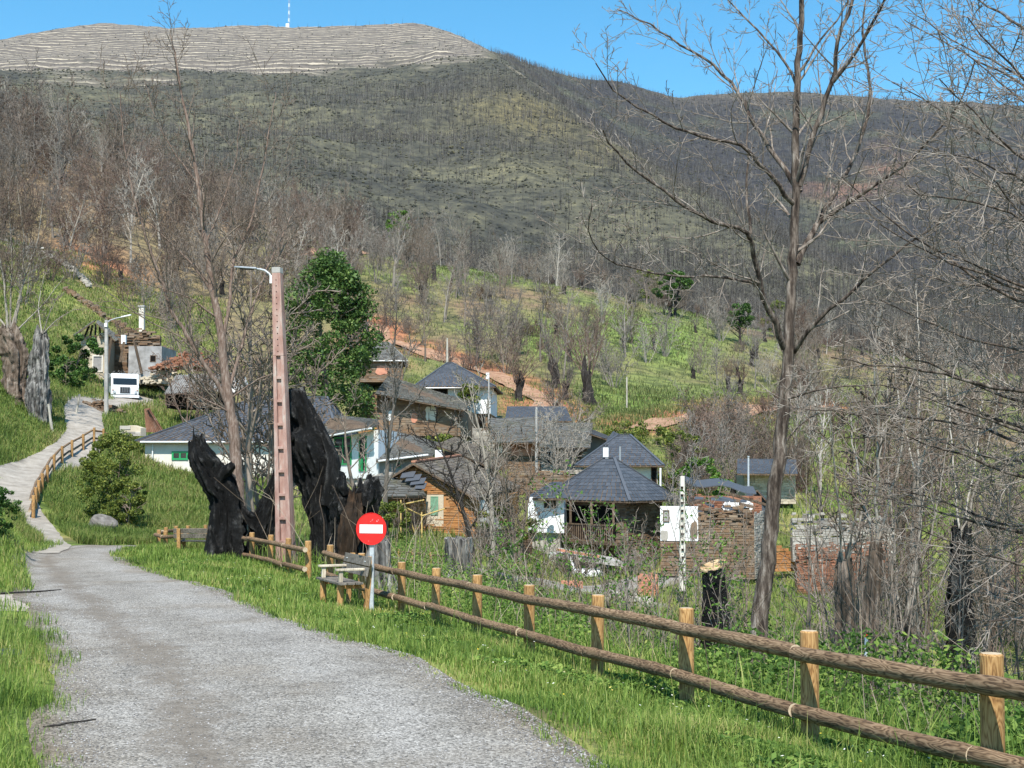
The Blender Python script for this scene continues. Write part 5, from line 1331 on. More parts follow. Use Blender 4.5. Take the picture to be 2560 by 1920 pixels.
def stone_shed():
    Yf = 84.0
    A, B = xy(1858, Yf), xy(1985, Yf)
    r = bld('shed', 'cream stone shed with single-pitch slate roof behind the big trunk', Vector((A.x, A.y, Z_(1235, Yf))), 'shed')
    walls(r, [A, B, B + Vector((.2, 5, 0)), A + Vector((.2, 5, 0))], Z_(1260, Yf), Z_(1186, Yf), M['stone_cream'])
    stones(r, A, B, Z_(1260, Yf), Z_(1188, Yf), M['stone_cream'], seed=70, hh=(.1, .2), ll=(.2, .6))
    roof_faces(r, [(P(1842, 1184, Yf - 1.2), P(1994, 1185, Yf - 1.2), P(1990, 1148, Yf + 6), P(1844, 1147, Yf + 6))], M['slate'], sw=.4, sh=.3, jit=.12, seed=71)
    q = bld('steel_pole', 'thin pale steel pole in front of the cream stone shed', GP(1871, 79), 'pole')
    put(MB().cyl(P(1871, 1260, 79), P(1871, 1143, 79), .07, .055, n=8).build('shaft', M['galv']), q)
    put(MB().cyl(P(1871, 1143, 79), P(1871, 1140, 79), .075, n=8).build('cap', M['galv']), q)
    s = bld('slate_hut', 'little dark slate-clad hut under the cream shed', Vector((X_(1893, 72), 72, Z_(1310, 72))), 'hut')
    pr = [P(1868, 1310, 71), P(1868, 1255, 71), P(1893, 1228, 71), P(1918, 1250, 71), P(1918, 1310, 71)]
    put(MB().prism(pr, (.2, 3, 0)).build('wall', M['slate']), s)
    roof_faces(s, [(P(1864, 1260, 70.7), P(1869, 1260, 74.3), P(1897, 1228, 74.3), P(1893, 1224, 70.7)), (P(1925, 1258, 74.3), P(1922, 1258, 70.7), P(1893, 1224, 70.7), P(1897, 1228, 74.3))], M['slate'], sw=.3, sh=.26, jit=.2, seed=72)
stone_shed()

def ruin_right():
    Yf = 58.0
    A, B = xy(1985, Yf), xy(2215, Yf + 1)
    r = bld('ruined_wall', 'long ruin with pale rubble top and rust red stone foot among bare trees', Vector((A.x, A.y, Z_(1475, Yf))), 'ruin')
    walls(r, [A, B, B + Vector((0, .5, 0)), A + Vector((0, .5, 0))], Z_(1500, Yf), Z_(1410, Yf), M['stone_red'])
    stones(r, A, B, Z_(1500, Yf), Z_(1368, Yf), M['stone_red'], seed=74, hh=(.05, .11), ll=(.12, .4), jag=1.1)
    for k in range(2): stones(r, A + Vector((0, .2 * k + .15, 0)), B + Vector((0, .2 * k + .15, 0)), Z_(1420, Yf), Z_(1362, Yf), M['stone_red'], seed=174 + k, hh=(.05, .11), ll=(.12, .4), jag=1.1)
    A2, B2 = xy(1975, Yf + 4), xy(2230, Yf + 5)
    walls(r, [A2, B2, B2 + Vector((0, .5, 0)), A2 + Vector((0, .5, 0))], Z_(1420, Yf), Z_(1345, Yf + 4), M['stone_grey'], 'upper_wall')
    stones(r, A2, B2, Z_(1420, Yf), Z_(1278, Yf + 4), M['stone_grey'], seed=75, hh=(.07, .16), ll=(.15, .5), jag=1.3, zb=Z_(1320, Yf + 4))
    for k in range(2): stones(r, A2 + Vector((0, .2 * k + .15, 0)), B2 + Vector((0, .2 * k + .15, 0)), Z_(1350, Yf), Z_(1285, Yf + 4), M['stone_grey'], seed=185 + k, hh=(.07, .16), ll=(.15, .5), jag=1.3, zb=Z_(1310, Yf + 4))
ruin_right()

def terrace_wall(label, p0, p1, t0, t1, b, Y, mat, seed):
    A, B = xy(p0, Y), xy(p1, Y + .6); r = bld('retaining_wall', label, Vector((A.x, A.y, Z_(b, Y))), 'wall')
    walls(r, [A, B, B + Vector((0, .5, 0)), A + Vector((0, .5, 0))], Z_(b, Y), Z_(max(t0, t1) + 6, Y), M[mat])
    stones(r, A, B, Z_(b, Y), Z_(t0, Y), M[mat], zb=Z_(t1, Y), seed=seed, hh=(.07, .17), ll=(.14, .5), jag=.25)
terrace_wall('brown stone terrace wall below the wavy slate house', 1268, 1445, 1168, 1182, 1260, 84, 'stone_brown', 141)
terrace_wall('stepped stone wall between the white house and the wavy slate house', 1160, 1275, 1062, 1085, 1135, 103, 'stone_grey', 142)
terrace_wall('rusty stone wall behind the flaking stone house', 862, 1000, 1060, 1078, 1120, 93, 'stone_orange', 143)
terrace_wall('grey rubble wall under the orange gable end', 1195, 1330, 1300, 1345, 1400, 63, 'stone_brown', 144)
terrace_wall('rust brown garden wall right of the roofless ruin', 1890, 1990, 1350, 1375, 1430, 62, 'stone_orange', 145)
# ------------------------------------------------------------------ ruin, sheds and truck at the upper left
def ruin_left():
    Yf = 117.0
    r = bld('ruined_house', 'collapsed stone house with broken slate gable behind the white truck', Vector((X_(240, Yf), Yf, Z_(940, Yf))))
    A, B = xy(200, Yf), xy(268, Yf)
    dp = Vector((0, 5, 0))
    walls(r, [A, B, B + dp, A + dp], Z_(955, Yf), Z_(842, Yf), M['stone_cream'])
    stones(r, A, B, Z_(955, Yf), Z_(832, Yf), M['stone_cream'], seed=77, hh=(.1, .22), ll=(.2, .8), jag=.5, holes=[(S(A, B, 230), S(A, B, 262), Z_(930, Yf), Z_(890, Yf))])
    window(r, A, B, S(A, B, 230), S(A, B, 257), Z_(930, Yf), Z_(888, Yf), M['plaster'], M['greyplaster'], .12, .1, 0, 0, 'doorway')
    roof_faces(r, [(P(186, 838, Yf - 1), P(192, 835, Yf + 6), P(240, 800, Yf + 6), P(235, 803, Yf - 1))], M['slate_old'], sw=.45, sh=.3, jit=.5, seed=78)
    roof_faces(r, [(P(300, 846, Yf + 6), P(288, 852, Yf - 1), P(240, 806, Yf - 1), P(244, 800, Yf + 6))], M['slate_old'], sw=.45, sh=.3, jit=.6, seed=79)
    for k in range(5): put(MB().beam(P(212 + 13 * k, 842, Yf - .5), P(222 + 9 * k, 812 + 2 * abs(k - 2), Yf + 4), .16, .12).build('rafter', M['timber']), r)
    C_, D = xy(262, Yf + 2), xy(325, Yf + 2)
    walls(r, [C_, D, D + dp * .5, C_ + dp * .5], Z_(955, Yf), Z_(865, Yf), M['stone_brown'], 'middle_wall')
    stones(r, C_, D, Z_(955, Yf), Z_(832, Yf), M['stone_brown'], seed=80, hh=(.09, .2), ll=(.3, 1.0), jag=.6)
    E, F_ = xy(320, Yf - 1), xy(403, Yf - 1)
    walls(r, [E, F_, F_ + dp, E + dp], Z_(960, Yf), Z_(868, Yf), M['greyplaster'], 'cement_wall')
    window(r, E, F_, S(E, F_, 374), S(E, F_, 389), Z_(905, Yf - 1), Z_(888, Yf - 1), M['timber'], M['dark'], .06, .03, 0)
    G_, H_ = xy(312, Yf + 1.5), xy(402, Yf + 1.5)
    stones(r, G_, H_, Z_(880, Yf), Z_(822, Yf + 1), M['stone_brown'], seed=81, hh=(.09, .2), ll=(.3, 1.0), jag=.8, name='dry_stone_top', depth=.5)
    c = put(MB().beam(P(355, 845, Yf + 2), P(355, 768, Yf + 2), .45, .45, (0, 1, 0)).build('chimney', M['plaster']), r)
    o = MB().beam(P(355, 768, Yf + 2), P(355, 764, Yf + 2), .62, .6, (0, 1, 0)).build('chimney_cap', M['concrete']); sub(o, c)
    for a, b in (((310, 855), (300, 905)), ((335, 850), (355, 935)), ((278, 845), (268, 920))):
        put(MB().beam(P(*a, Yf - 1.6), P(*b, Yf - 1.8), .2, .16).build('fallen_beam', M['timber']), r)
    put(MB().beam(P(310, 860, Yf - 1.2), P(310, 838, Yf - 1.2), .4, .4, (0, 1, 0)).build('pier', M['white']), r)
ruin_left()

def rubble(label, px, py, Y, rx, ry, h, n, mat, seed):
    R = random.Random(seed)
    base = P(px, py, Y)
    r = bld('rubble_heap', label, base, 'rubble')
    m = MB()
    for k in range(n):
        a, q = R.uniform(0, 6.28), R.random() ** .6
        x, y = rx * q * math.cos(a), ry * q * math.sin(a)
        c = base + Vector((x, y, h * (1 - q) * R.uniform(.3, 1)))
        sx, sy, sz = R.uniform(.15, .5), R.uniform(.12, .35), R.uniform(.06, .2)
        u = Vector((1, R.uniform(-.7, .7), R.uniform(-.4, .4))).normalized(); v = Vector((-u.y, u.x, R.uniform(-.2, .2))).normalized(); w = u.cross(v)
        m.obox(c - u * sx / 2 - v * sy / 2, u * sx, v * sy, w * sz)
    o = m.build('rubble_stones', mat); put(o, r); tag(o, kind='stuff')
    return r
rubble('pale rubble heap beside the truck cab', 412, 962, 113, 2.6, 1.6, 1.9, 260, M['stone_cream'], 1)
rubble('rust brown heap of fallen stones behind the corrugated shed', 475, 925, 112, 3.6, 2, 1.9, 340, M['stone_red'], 2)
rubble('dark stone heap left of the small lamp post', 235, 1030, 92, 2.2, 1.5, 1.0, 160, M['stone_brown'], 3)
rubble('white rubble patch below the blue-white wing', 960, 1215, 69, 1.6, 1.0, .8, 120, M['stone_grey'], 4)
rubble('grey rubble in the thicket under the terrace', 1545, 1520, 52, 1.8, 1.5, .8, 150, M['stone_grey'], 5)

def corrugated(part, a, b, c, d, mat, waves, amp=.05, name='roof_sheet'):
    """wavy sheet: a-b along the eave, c-d along the ridge"""
    n = waves * 6; m = MB(); V = []
    nrm = (Vector(b) - Vector(a)).cross(Vector(d) - Vector(a)).normalized()
    if nrm.z < 0: nrm = -nrm
    for k in range(n + 1):
        t = k / n; o = nrm * amp * math.sin(2 * math.pi * waves * t)
        e, f = Vector(a).lerp(Vector(b), t) + o, Vector(d).lerp(Vector(c), t) + o
        V += [e, f, f - nrm * .012, e - nrm * .012]
    F = []
    for k in range(n):
        i = 4 * k; F += [(i, i + 4, i + 5, i + 1), (i + 3, i + 2, i + 6, i + 7), (i, i + 3, i + 7, i + 4)]
    m.add(V, F); return put(m.build(name, mat), part)
def tin_shed():
    r = bld('shed', 'low shed with wavy grey fibre-cement roof right of the truck', Vector((X_(480, 97), 97, Z_(1005, 97))), 'shed')
    corrugated(r, P(410, 984, 95), P(556, 976, 96), P(590, 930, 101), P(440, 938, 101), M['fibre'], 26)
    A, B = xy(418, 97), xy(548, 98)
    walls(r, [A, B, B + Vector((0, 3, 0)), A + Vector((0, 3, 0))], Z_(1020, 97), Z_(980, 97), M['dark'])
    for p in (416, 470, 530): put(MB().beam(P(p, 1015, 95.8), P(p, 982, 95.8), .14, .14, (0, 1, 0)).build('post', M['timber']), r)
    q = bld('garden_wall', 'ragged white plastered wall end above the slate hip roof', Vector((X_(590, 103), 103, Z_(985, 103))), 'wall')
    put(MB().prism([P(556, 985, 103), P(556, 940, 103), P(585, 930, 103), P(612, 942, 103), P(626, 985, 103)], (0, .4, 0)).build('wall', M['white']), q)
    s = bld('leaning_sheet', 'dark corrugated sheet leaning beside the concrete path end', P(385, 1080, 84), 'sheet')
    corrugated(s, P(412, 1082, 83), P(366, 1080, 85), P(362, 1022, 86), P(372, 1020, 84), M['rust'], 9)
    w = bld('garden_wall', 'pale stone block wall at the end of the climbing fence', Vector((X_(330, 82), 82, Z_(1080, 82))), 'wall')
    put(MB().prism([P(304, 1090, 82), P(304, 1066, 82), P(330, 1063, 82), P(352, 1070, 82), P(352, 1090, 82)], (.2, .5, 0)).build('wall', M['stone_cream']), w)
    stones(w, xy(302, 82), xy(354, 82), Z_(1090, 82), Z_(1060, 82), M['stone_grey'], seed=85, hh=(.1, .25), ll=(.2, .7), jag=.4, zb=Z_(1068, 82))
tin_shed()

def truck():
    Yt = 107.0
    base = P(312, 1010, Yt)
    r = empty('truck', base, math.radians(23), 'old white lorry with green tipper body parked facing the path', 'truck')
    W = 1.12
    wh = mat_flat('truck white', (.74, .75, .75), .4, .4, 0, .05); M['truckwhite'] = wh
    gr = mat_flat('truck green', (.012, .04, .028), .6, .2); tyre = M['black']
    # cab: front at y=0 facing the viewer, nose rounded
    side = [(0.0, .55), (-.02, 1.45), (.10, 1.55), (.30, 2.38), (.45, 2.58), (1.55, 2.60), (1.60, 2.45), (1.60, .55)]
    cab = MB().prism([(-W, y, z) for y, z in side], (2 * W, 0, 0)).build('cab', wh, r, bevel=.07)
    MB().obox((-W + .16, .115, 1.62), (2 * W - .32, 0, 0), (0, -.02, 0), (0, .185, .66)).build('windscreen', M['glass'], cab)
    for s in (-1, 1):
        MB().box(s * W - .012, s * W + .012, .42, 1.2, 1.55, 2.3).build('side_window', M['glass'], cab)
        MB().cyl((s * .86, .01, 1.0), (s * .86, -.07, 1.0), .11, n=16).build('headlight', M['galv'], cab)
        MB().box(s * (W + .22) - .10, s * (W + .22) + .10, .25, .32, 1.75, 2.1).build('mirror', M['black'], cab)
        MB().box(s * .98 - .06, s * .98 + .06, -.06, -.01, 1.12, 1.2).build('indicator', M['terracotta'], cab)
    MB().box(-.42, .42, -.055, .02, .92, 1.42).build('grille', M['black'], cab, bevel=.02)
    for k in range(6): MB().box(-.4 + k * .15, -.37 + k * .15, -.07, -.05, .95, 1.39).build('grille_bar', M['lampgrey'], cab)
    MB().box(-W - .03, W + .03, -.16, .02, .52, .74).build('bumper', wh, r, bevel=.03)
    MB().box(-.26, .26, -.175, -.158, .57, .69).build('number_plate', M['sign_white'], r)
    MB().box(-W - .02, W + .02, -.10, .03, .74, .80).build('bumper_trim', M['black'], r)
    for s in (-1, 1):
        for y in (.75, 4.4):
            w = MB().cyl((s * (W - .28), y, .48), (s * (W + .02), y, .48), .48, n=20).build('wheel', tyre, r)
            MB().cyl((s * (W - .02), y, .48), (s * (W + .03), y, .48), .24, n=16).build('hub', M['lampgrey'], w)
    MB().box(-.5, .5, .3, 5.6, .42, .75).build('chassis', M['black'], r)
    MB().box(-W - .06, W + .06, 1.75, 5.9, .95, 2.3).build('tipper_body', gr, r, bevel=.03)
    for k in range(5): MB().box(-W - .16, -W - .1, 1.9 + k * .9, 2.0 + k * .9, .95, 2.4).build('body_rib', gr, r)
    R = random.Random(4); m = MB()
    for k in range(46):
        p = Vector((R.uniform(-1, 1), R.uniform(1.9, 5.5), 2.4)); q = p + Vector((R.uniform(-.9, .9), R.uniform(-.9, .9), R.uniform(.05, .7)))
        m.cyl(p, q, .05, .03, n=5)
    o = m.build('brushwood_load', M['char_grey'], r); tag(o, kind='stuff')
truck()

def van():
    base = P(1478, 1468, 62.6)
    r = empty('van', base, math.radians(112), 'white van half hidden in the shade under the terrace slab', 'van')
    r.scale = (.85, .85, .82)
    W = .85
    side = [(0, .35), (-.05, .8), (.55, 1.0), (1.05, 1.75), (3.9, 1.85), (4.1, 1.7), (4.1, .35)]
    b = MB().prism([(y, -W, z) for y, z in side], (0, 2 * W, 0)).build('body', M['truckwhite'], r, bevel=.06)
    MB().obox((.60, -W + .1, 1.06), (0, 2 * W - .2, 0), (-.03, 0, .02), (.43, 0, .64)).build('windscreen', M['glass'], b)
    for s in (-1, 1):
        MB().box(1.15, 2.0, s * W - .01, s * W + .012, 1.1, 1.6).build('side_window', M['glass'], b)
        MB().box(-.075, .0, s * .62 - .14, s * .62 + .14, .68, .84).build('headlight', M['galv'], b)
        for x in (.75, 3.3):
            w = MB().cyl((x, s * (W - .18), .31), (x, s * (W + .01), .31), .31, n=18).build('wheel', M['black'], r)
            MB().cyl((x, s * (W - .02), .31), (x, s * (W + .02), .31), .18, n=14).build('rim', M['lampgrey'], w)
    MB().box(-.1, .05, -W + .03, W - .03, .36, .58).build('bumper', M['black'], r, bevel=.03)
van()

# ------------------------------------------------------------------ poles, stakes and the summit mast
def pole(name, label, px, y0, y1, Y, r0, r1, mat, cat='pole', arm=None, holes=0):
    b = P(px, y0, Y); t = P(px, y1, Y) if not isinstance(px, tuple) else None
    r = bld(name, label, b, cat)
    put(MB().cyl(b - Vector((0, 0, .6)), t, r0, r1, n=8).build('shaft', mat), r)
    if arm:
        a = [t - Vector((0, 0, .25)), t + Vector((.25, 0, -.02)), t + Vector((.75, -.1, .12)), t + Vector((1.2, -.15, .2))]
        put(link_mesh('arm', tube_mesh('arm', [([(np.array([list(v) for v in a]), np.full(4, .04))], 6)]), M['galv']), r)
        put(MB().obox(t + Vector((1.1, -.25, .16)), (.7, -.05, .14), (0, .22, 0), (0, 0, .08)).build('lamp_head', M['white_plastic']), r)
        put(MB().obox(t + Vector((-.08, -.2, -.5)), (.2, 0, 0), (0, .16, 0), (0, 0, .25)).build('box', M['white_plastic']), r)
    for k in range(holes):
        z = b.z + .4 + k * (t.z - b.z - .6) / holes
        put(MB().box(b.x - .05, b.x + .05, b.y - r0 - .03, b.y - r0 + .06, z, z + .09).build('step_hole', M['hole']), r)
    return r
pole('lamp_post', 'slim grey lamp post with white lamp standing before the truck', 266, 1062, 800, 90, .17, .12, M['concrete'], 'lamp post', True)
pole('utility_pole', 'white concrete pole with step holes in front of the white ruin wall', 1706, 1440, 1190, 53, .15, .10, M['plaster'], 'pole', holes=11)
pole('utility_pole', 'grey pole rising from the wavy slate roof', 1341, 1160, 1018, 91, .11, .08, M['concrete'])
pole('utility_pole', 'thin pole beside the white house gable', 1222, 1040, 945, 112, .07, .06, M['concrete'])
M['birch'] = mat_noise('pale dead wood', [(.3, (.22, .195, .16)), (.55, (.42, .39, .33)), (.7, (.55, .52, .46))], 3, .9, .1, stretch=(3, 3, .6))
pole('dead_snag', 'bleached pole-like snag behind the white house roof', 1118, 915, 845, 140, .16, .07, M['birch'], 'snag')
pole('dead_snag', 'single white stake standing in the green meadow', 1567, 1005, 942, 135, .09, .07, M['birch'], 'stake')
for k, (px, a, b, Y, lab) in enumerate(((131, 1072, 1010, 77, 'short pale leaning stake on the left bank, nearest the lamp post'), (97, 1040, 1000, 82, 'thin pale stake on the left bank below the burnt stump'), (187, 1048, 985, 86, 'pale stake on the left bank beside the dark stone heap'), (42, 1005, 968, 80, 'small pale stake at the left foot of the big stump'))):
    r = bld('stake', lab, P(px, a, Y), 'stake')
    put(MB().cyl(P(px, a + 12, Y), P(px + (-10 if k == 0 else 12 if k == 2 else 0), b, Y), .09, .07, n=7).build('shaft', M['birch']), r)
r = bld('survey_stake', 'small white stake with a red tip in the thicket behind the fence', P(2165, 1640, 17), 'stake')
put(MB().cyl(P(2164, 1680, 17), P(2166, 1593, 17), .022, .022, n=8).build('shaft', M['sign_white']), r)
put(MB().cyl(P(2166, 1593, 17), P(2166.4, 1585, 17), .024, .020, n=8).build('red_tip', M['sign_red']), r)

def mast():
    Y = 2285
    b = P(722, 64, Y); r = bld('radio_mast', 'tall banded lattice radio mast on the bare summit', b, 'mast')
    w, red = mat_flat('mast white', (.75, .77, .8), .5), mat_flat('mast blue grey', (.22, .30, .42), .5)
    Ht = 62; n = 9
    for k in range(n):
        z0, z1 = Ht * k / n, Ht * (k + 1) / n; m = MB(); R0 = 1.7 * (1 - .45 * k / n); R1 = 1.7 * (1 - .45 * (k + 1) / n)
        p = [[Vector((R * math.cos(a), R * math.sin(a), z)) + b for a in (.5, 2.6, 4.7)] for R, z in ((R0, z0), (R1, z1))]
        for j in range(3):
            m.cyl(p[0][j], p[1][j], .28, n=4); m.cyl(p[0][j], p[1][(j + 1) % 3], .14, n=3); m.cyl(p[1][j], p[1][(j + 1) % 3], .12, n=3)
        o = m.build('lattice_section', red if k % 2 == 0 else w); put(o, r)
    put(MB().cyl(b + Vector((0, 0, Ht)), b + Vector((0, 0, Ht + 7)), .2, .1, n=5).build('antenna', w), r)
    put(MB().box(b.x - 5, b.x + 1, b.y - 3, b.y + 3, b.z - 4, b.z + 3).build('hut', w), r)
mast()

# ------------------------------------------------------------------ bare trees
def _nrm(v):
    l = math.sqrt(v[0] * v[0] + v[1] * v[1] + v[2] * v[2]) + 1e-9
    return (v[0] / l, v[1] / l, v[2] / l)
def branch(out, R, p, d, L, r, lvl, sp):
    n = sp['seg'][lvl]; wig = sp['wig'][lvl]; up = sp['up'][lvl]
    pts = [p]; dirs = [d]
    for i in range(n):
        d = _nrm((d[0] + R.gauss(0, wig), d[1] + R.gauss(0, wig), d[2] + R.gauss(0, wig) + up))
        p = (p[0] + d[0] * L / n, p[1] + d[1] * L / n, p[2] + d[2] * L / n)
        pts.append(p); dirs.append(d)
    tip = sp['tip'][lvl]
    rad = [max(r * (1 - (1 - tip) * i / n), sp['rmin']) for i in range(n + 1)]
    rad[-1] *= .55
    out.setdefault(lvl, []).append((pts, rad))
    grow_kids(out, R, pts, rad, L, lvl, sp)
def grow_kids(out, R, pts, rad, L, lvl, sp, k=None, t0=None):
    if lvl + 1 >= len(sp['seg']): return
    n = len(pts) - 1
    k = sp['kids'][lvl] if k is None else k
    t0 = sp['t0'][lvl] if t0 is None else t0
    k = max(0, int(round(k * R.uniform(.75, 1.25))))
    az = R.uniform(0, 6.28)
    for j in range(k):
        t = t0 + (1 - t0) * (j + R.random()) / k
        f = min(t * n, n - 1e-4); i = int(f); f -= i
        a, b = pts[i], pts[i + 1]
        q = tuple(a[m] + (b[m] - a[m]) * f for m in range(3)); tan = _nrm(tuple(b[m] - a[m] for m in range(3)))
        rr = rad[i] + (rad[i + 1] - rad[i]) * f
        az += 2.4 + R.uniform(-.5, .5); ang = sp['ang'][lvl] * R.uniform(.7, 1.3)
        ref = (0, 0, 1) if abs(tan[2]) < .9 else (1, 0, 0)
        u = _nrm((tan[1] * ref[2] - tan[2] * ref[1], tan[2] * ref[0] - tan[0] * ref[2], tan[0] * ref[1] - tan[1] * ref[0]))
        v = (tan[1] * u[2] - tan[2] * u[1], tan[2] * u[0] - tan[0] * u[2], tan[0] * u[1] - tan[1] * u[0])
        ca, sa = math.cos(ang), math.sin(ang); c, s = math.cos(az), math.sin(az)
        d = tuple(tan[m] * ca + (u[m] * c + v[m] * s) * sa for m in range(3))
        L2 = L * sp['len'][lvl] * R.uniform(.6, 1.2) * (1 - .45 * t)
        branch(out, R, q, d, L2, max(rr * sp['rr'][lvl], sp['rmin']), lvl + 1, sp)
SIDES = [8, 5, 4, 3, 3]
def out_mesh(name, out, lv=None, sides=SIDES):
    return tube_mesh(name, [(out[l], sides[min(l, len(sides) - 1)]) for l in sorted(out) if (lv is None or l in lv) and out[l]])
def bark(name, stops, rnd=.35, st=(4, 4, .8), sc=5, b=.6):
    return mat_noise(name, stops, sc, .9, .12, stretch=st, bstr=b, bdist=.02, rnd=rnd)
M['bark_tan'] = bark('tan bark', [(.2, (.075, .055, .042)), (.5, (.165, .13, .102)), (.8, (.27, .225, .185))])
M['bark_grey'] = bark('grey bark', [(.2, (.085, .073, .062)), (.5, (.185, .163, .14)), (.8, (.31, .28, .245))])
M['bark_pale'] = bark('pale bark', [(.2, (.14, .12, .098)), (.5, (.28, .25, .21)), (.8, (.44, .405, .355))])
M['bark_brown'] = bark('reddish twigs', [(.2, (.075, .048, .036)), (.5, (.15, .105, .082)), (.8, (.24, .18, .145))])
M['bark_dark'] = bark('scorched bark', [(.25, (.012, .011, .010)), (.5, (.035, .030, .027)), (.75, (.09, .08, .07))], .2)

def coppice(seed, h=8.5, stems=6, twig=.016, dens=1.0):
    R = random.Random(seed); out = {}
    sp = dict(seg=[9, 5, 3, 2], wig=[.085, .13, .16, .18], up=[.015, .04, .03, .01], tip=[.18, .3, .4, .5], rmin=twig, kids=[11 * dens, 4.5 * dens, 3 * dens], t0=[.22, .2, .2], ang=[.7, .7, .7], len=[.36, .5, .55], rr=[.5, .55, .6])
    for k in range(stems):
        a = 2 * math.pi * k / stems + R.uniform(-.7, .7); le = R.uniform(.05, .5)
        b = (math.cos(a) * .25, math.sin(a) * .25, -.3)
        branch(out, R, b, _nrm((math.cos(a) * le, math.sin(a) * le, 1)), h * R.uniform(.65, 1.05), R.uniform(.055, .10), 0, sp)
    return out
def single(seed, h=10.0, twig=.016, r=.16, dens=1.0):
    R = random.Random(seed); out = {}
    sp = dict(seg=[10, 6, 4, 2], wig=[.05, .09, .12, .15], up=[.02, .07, .06, .02], tip=[.15, .25, .4, .5], rmin=twig, kids=[13 * dens, 8 * dens, 4 * dens], t0=[.25, .2, .15], ang=[.75, .6, .6], len=[.42, .45, .5], rr=[.5, .5, .55])
    branch(out, R, (0, 0, -.3), _nrm((R.uniform(-.08, .08), R.uniform(-.08, .08), 1)), h, r, 0, sp)
    return out
def brush(seed, h=2.6, n=26, twig=.014):
    R = random.Random(seed); out = {}
    sp = dict(seg=[4, 3, 2], wig=[.09, .12, .15], up=[.04, .04, .02], tip=[.3, .4, .5], rmin=twig, kids=[6, 4], t0=[.15, .15], ang=[.5, .6], len=[.5, .5], rr=[.6, .6])
    for k in range(n):
        a = R.uniform(0, 6.28); le = R.uniform(.05, .8)
        branch(out, R, (math.cos(a) * R.uniform(0, .9), math.sin(a) * R.uniform(0, .9), -.15), _nrm((math.cos(a) * le, math.sin(a) * le, 1)), h * R.uniform(.5, 1.1), R.uniform(.018, .035), 0, sp)
    return {k + 1: v for k, v in out.items()}
def proto_pollard(seed, h=1.9, r=.38, shoots=17, sl=3.2):
    R = random.Random(seed)
    C = np.array([[0, 0, -.4], [R.uniform(-.1, .1), 0, h * .45], [R.uniform(-.25, .25), R.uniform(-.2, .2), h * .85], [R.uniform(-.3, .3), R.uniform(-.2, .2), h]])
    o = gnarl_w('stump', C, np.array([r, r * .7, r * .85, r * .6]), M['bark_dark'], None, 18, 22, .4, seed, .3, .6)
    me = o.data; bpy.data.objects.remove(o)
    out = {}
    sp = dict(seg=[5, 3, 2], wig=[.07, .1, .14], up=[.09, .05, .03], tip=[.3, .4, .5], rmin=.014, kids=[6, 3], t0=[.2, .2], ang=[.5, .6], len=[.4, .5], rr=[.55, .6])
    for k in range(shoots):
        a = R.uniform(0, 6.28); le = R.uniform(.1, .9)
        branch(out, R, (C[-1][0] + math.cos(a) * r * .6, C[-1][1] + math.sin(a) * r * .6, h * R.uniform(.75, 1.0)), _nrm((math.cos(a) * le, math.sin(a) * le, 1)), sl * R.uniform(.4, 1.1), R.uniform(.018, .04), 0, sp)
    return me, out_mesh('shoots', {k + 1: v for k, v in out.items()})

PROTO = {'coppice': [], 'single': [], 'brush': [], 'pollard': []}
for k in range(4):
    PROTO['coppice'].append(out_mesh('coppice_stems', coppice(100 + k, 8.5, 5 + k, .021, 1.05)))
    PROTO['single'].append(out_mesh('bare_tree', single(200 + k, 10, .020, .15 + .02 * k)))
for k in range(3):
    PROTO['brush'].append(out_mesh('brush_twigs', brush(300 + k, 2.8, 24, .016)))
    PROTO['pollard'].append(proto_pollard(400 + k))
def mesh_mat(me, mat):              # one mesh per bark colour
    key = (me.name, mat.name)
    if key not in _MM:
        c = me.copy(); c.materials.clear(); c.materials.append(mat); _MM[key] = c
    return _MM[key]
_MM = {}
def place(kind, R, x, y, s, label, group, mat, name, cat='tree'):
    z = G1(x, y)
    if kind == 'pollard':
        st, sh = R.choice(PROTO['pollard'])
        o = empty(name, (x, y, z), R.uniform(0, 6.28), label, cat, group); o.scale = (s, s, s * R.uniform(.8, 1.2))
        link_mesh('stump', st, None, o); link_mesh('shoots', mesh_mat(sh, mat), None, o)
        return o
    me = mesh_mat(R.choice(PROTO[kind]), mat)
    o = link_mesh(name, me); o.location = (x, y, z - .1)
    o.rotation_euler = (R.uniform(-.06, .06), R.uniform(-.06, .06), R.uniform(0, 6.28)); o.scale = (s * R.uniform(.85, 1.15), s * R.uniform(.85, 1.15), s * R.uniform(.85, 1.2))
    return tag(o, label, cat, group)
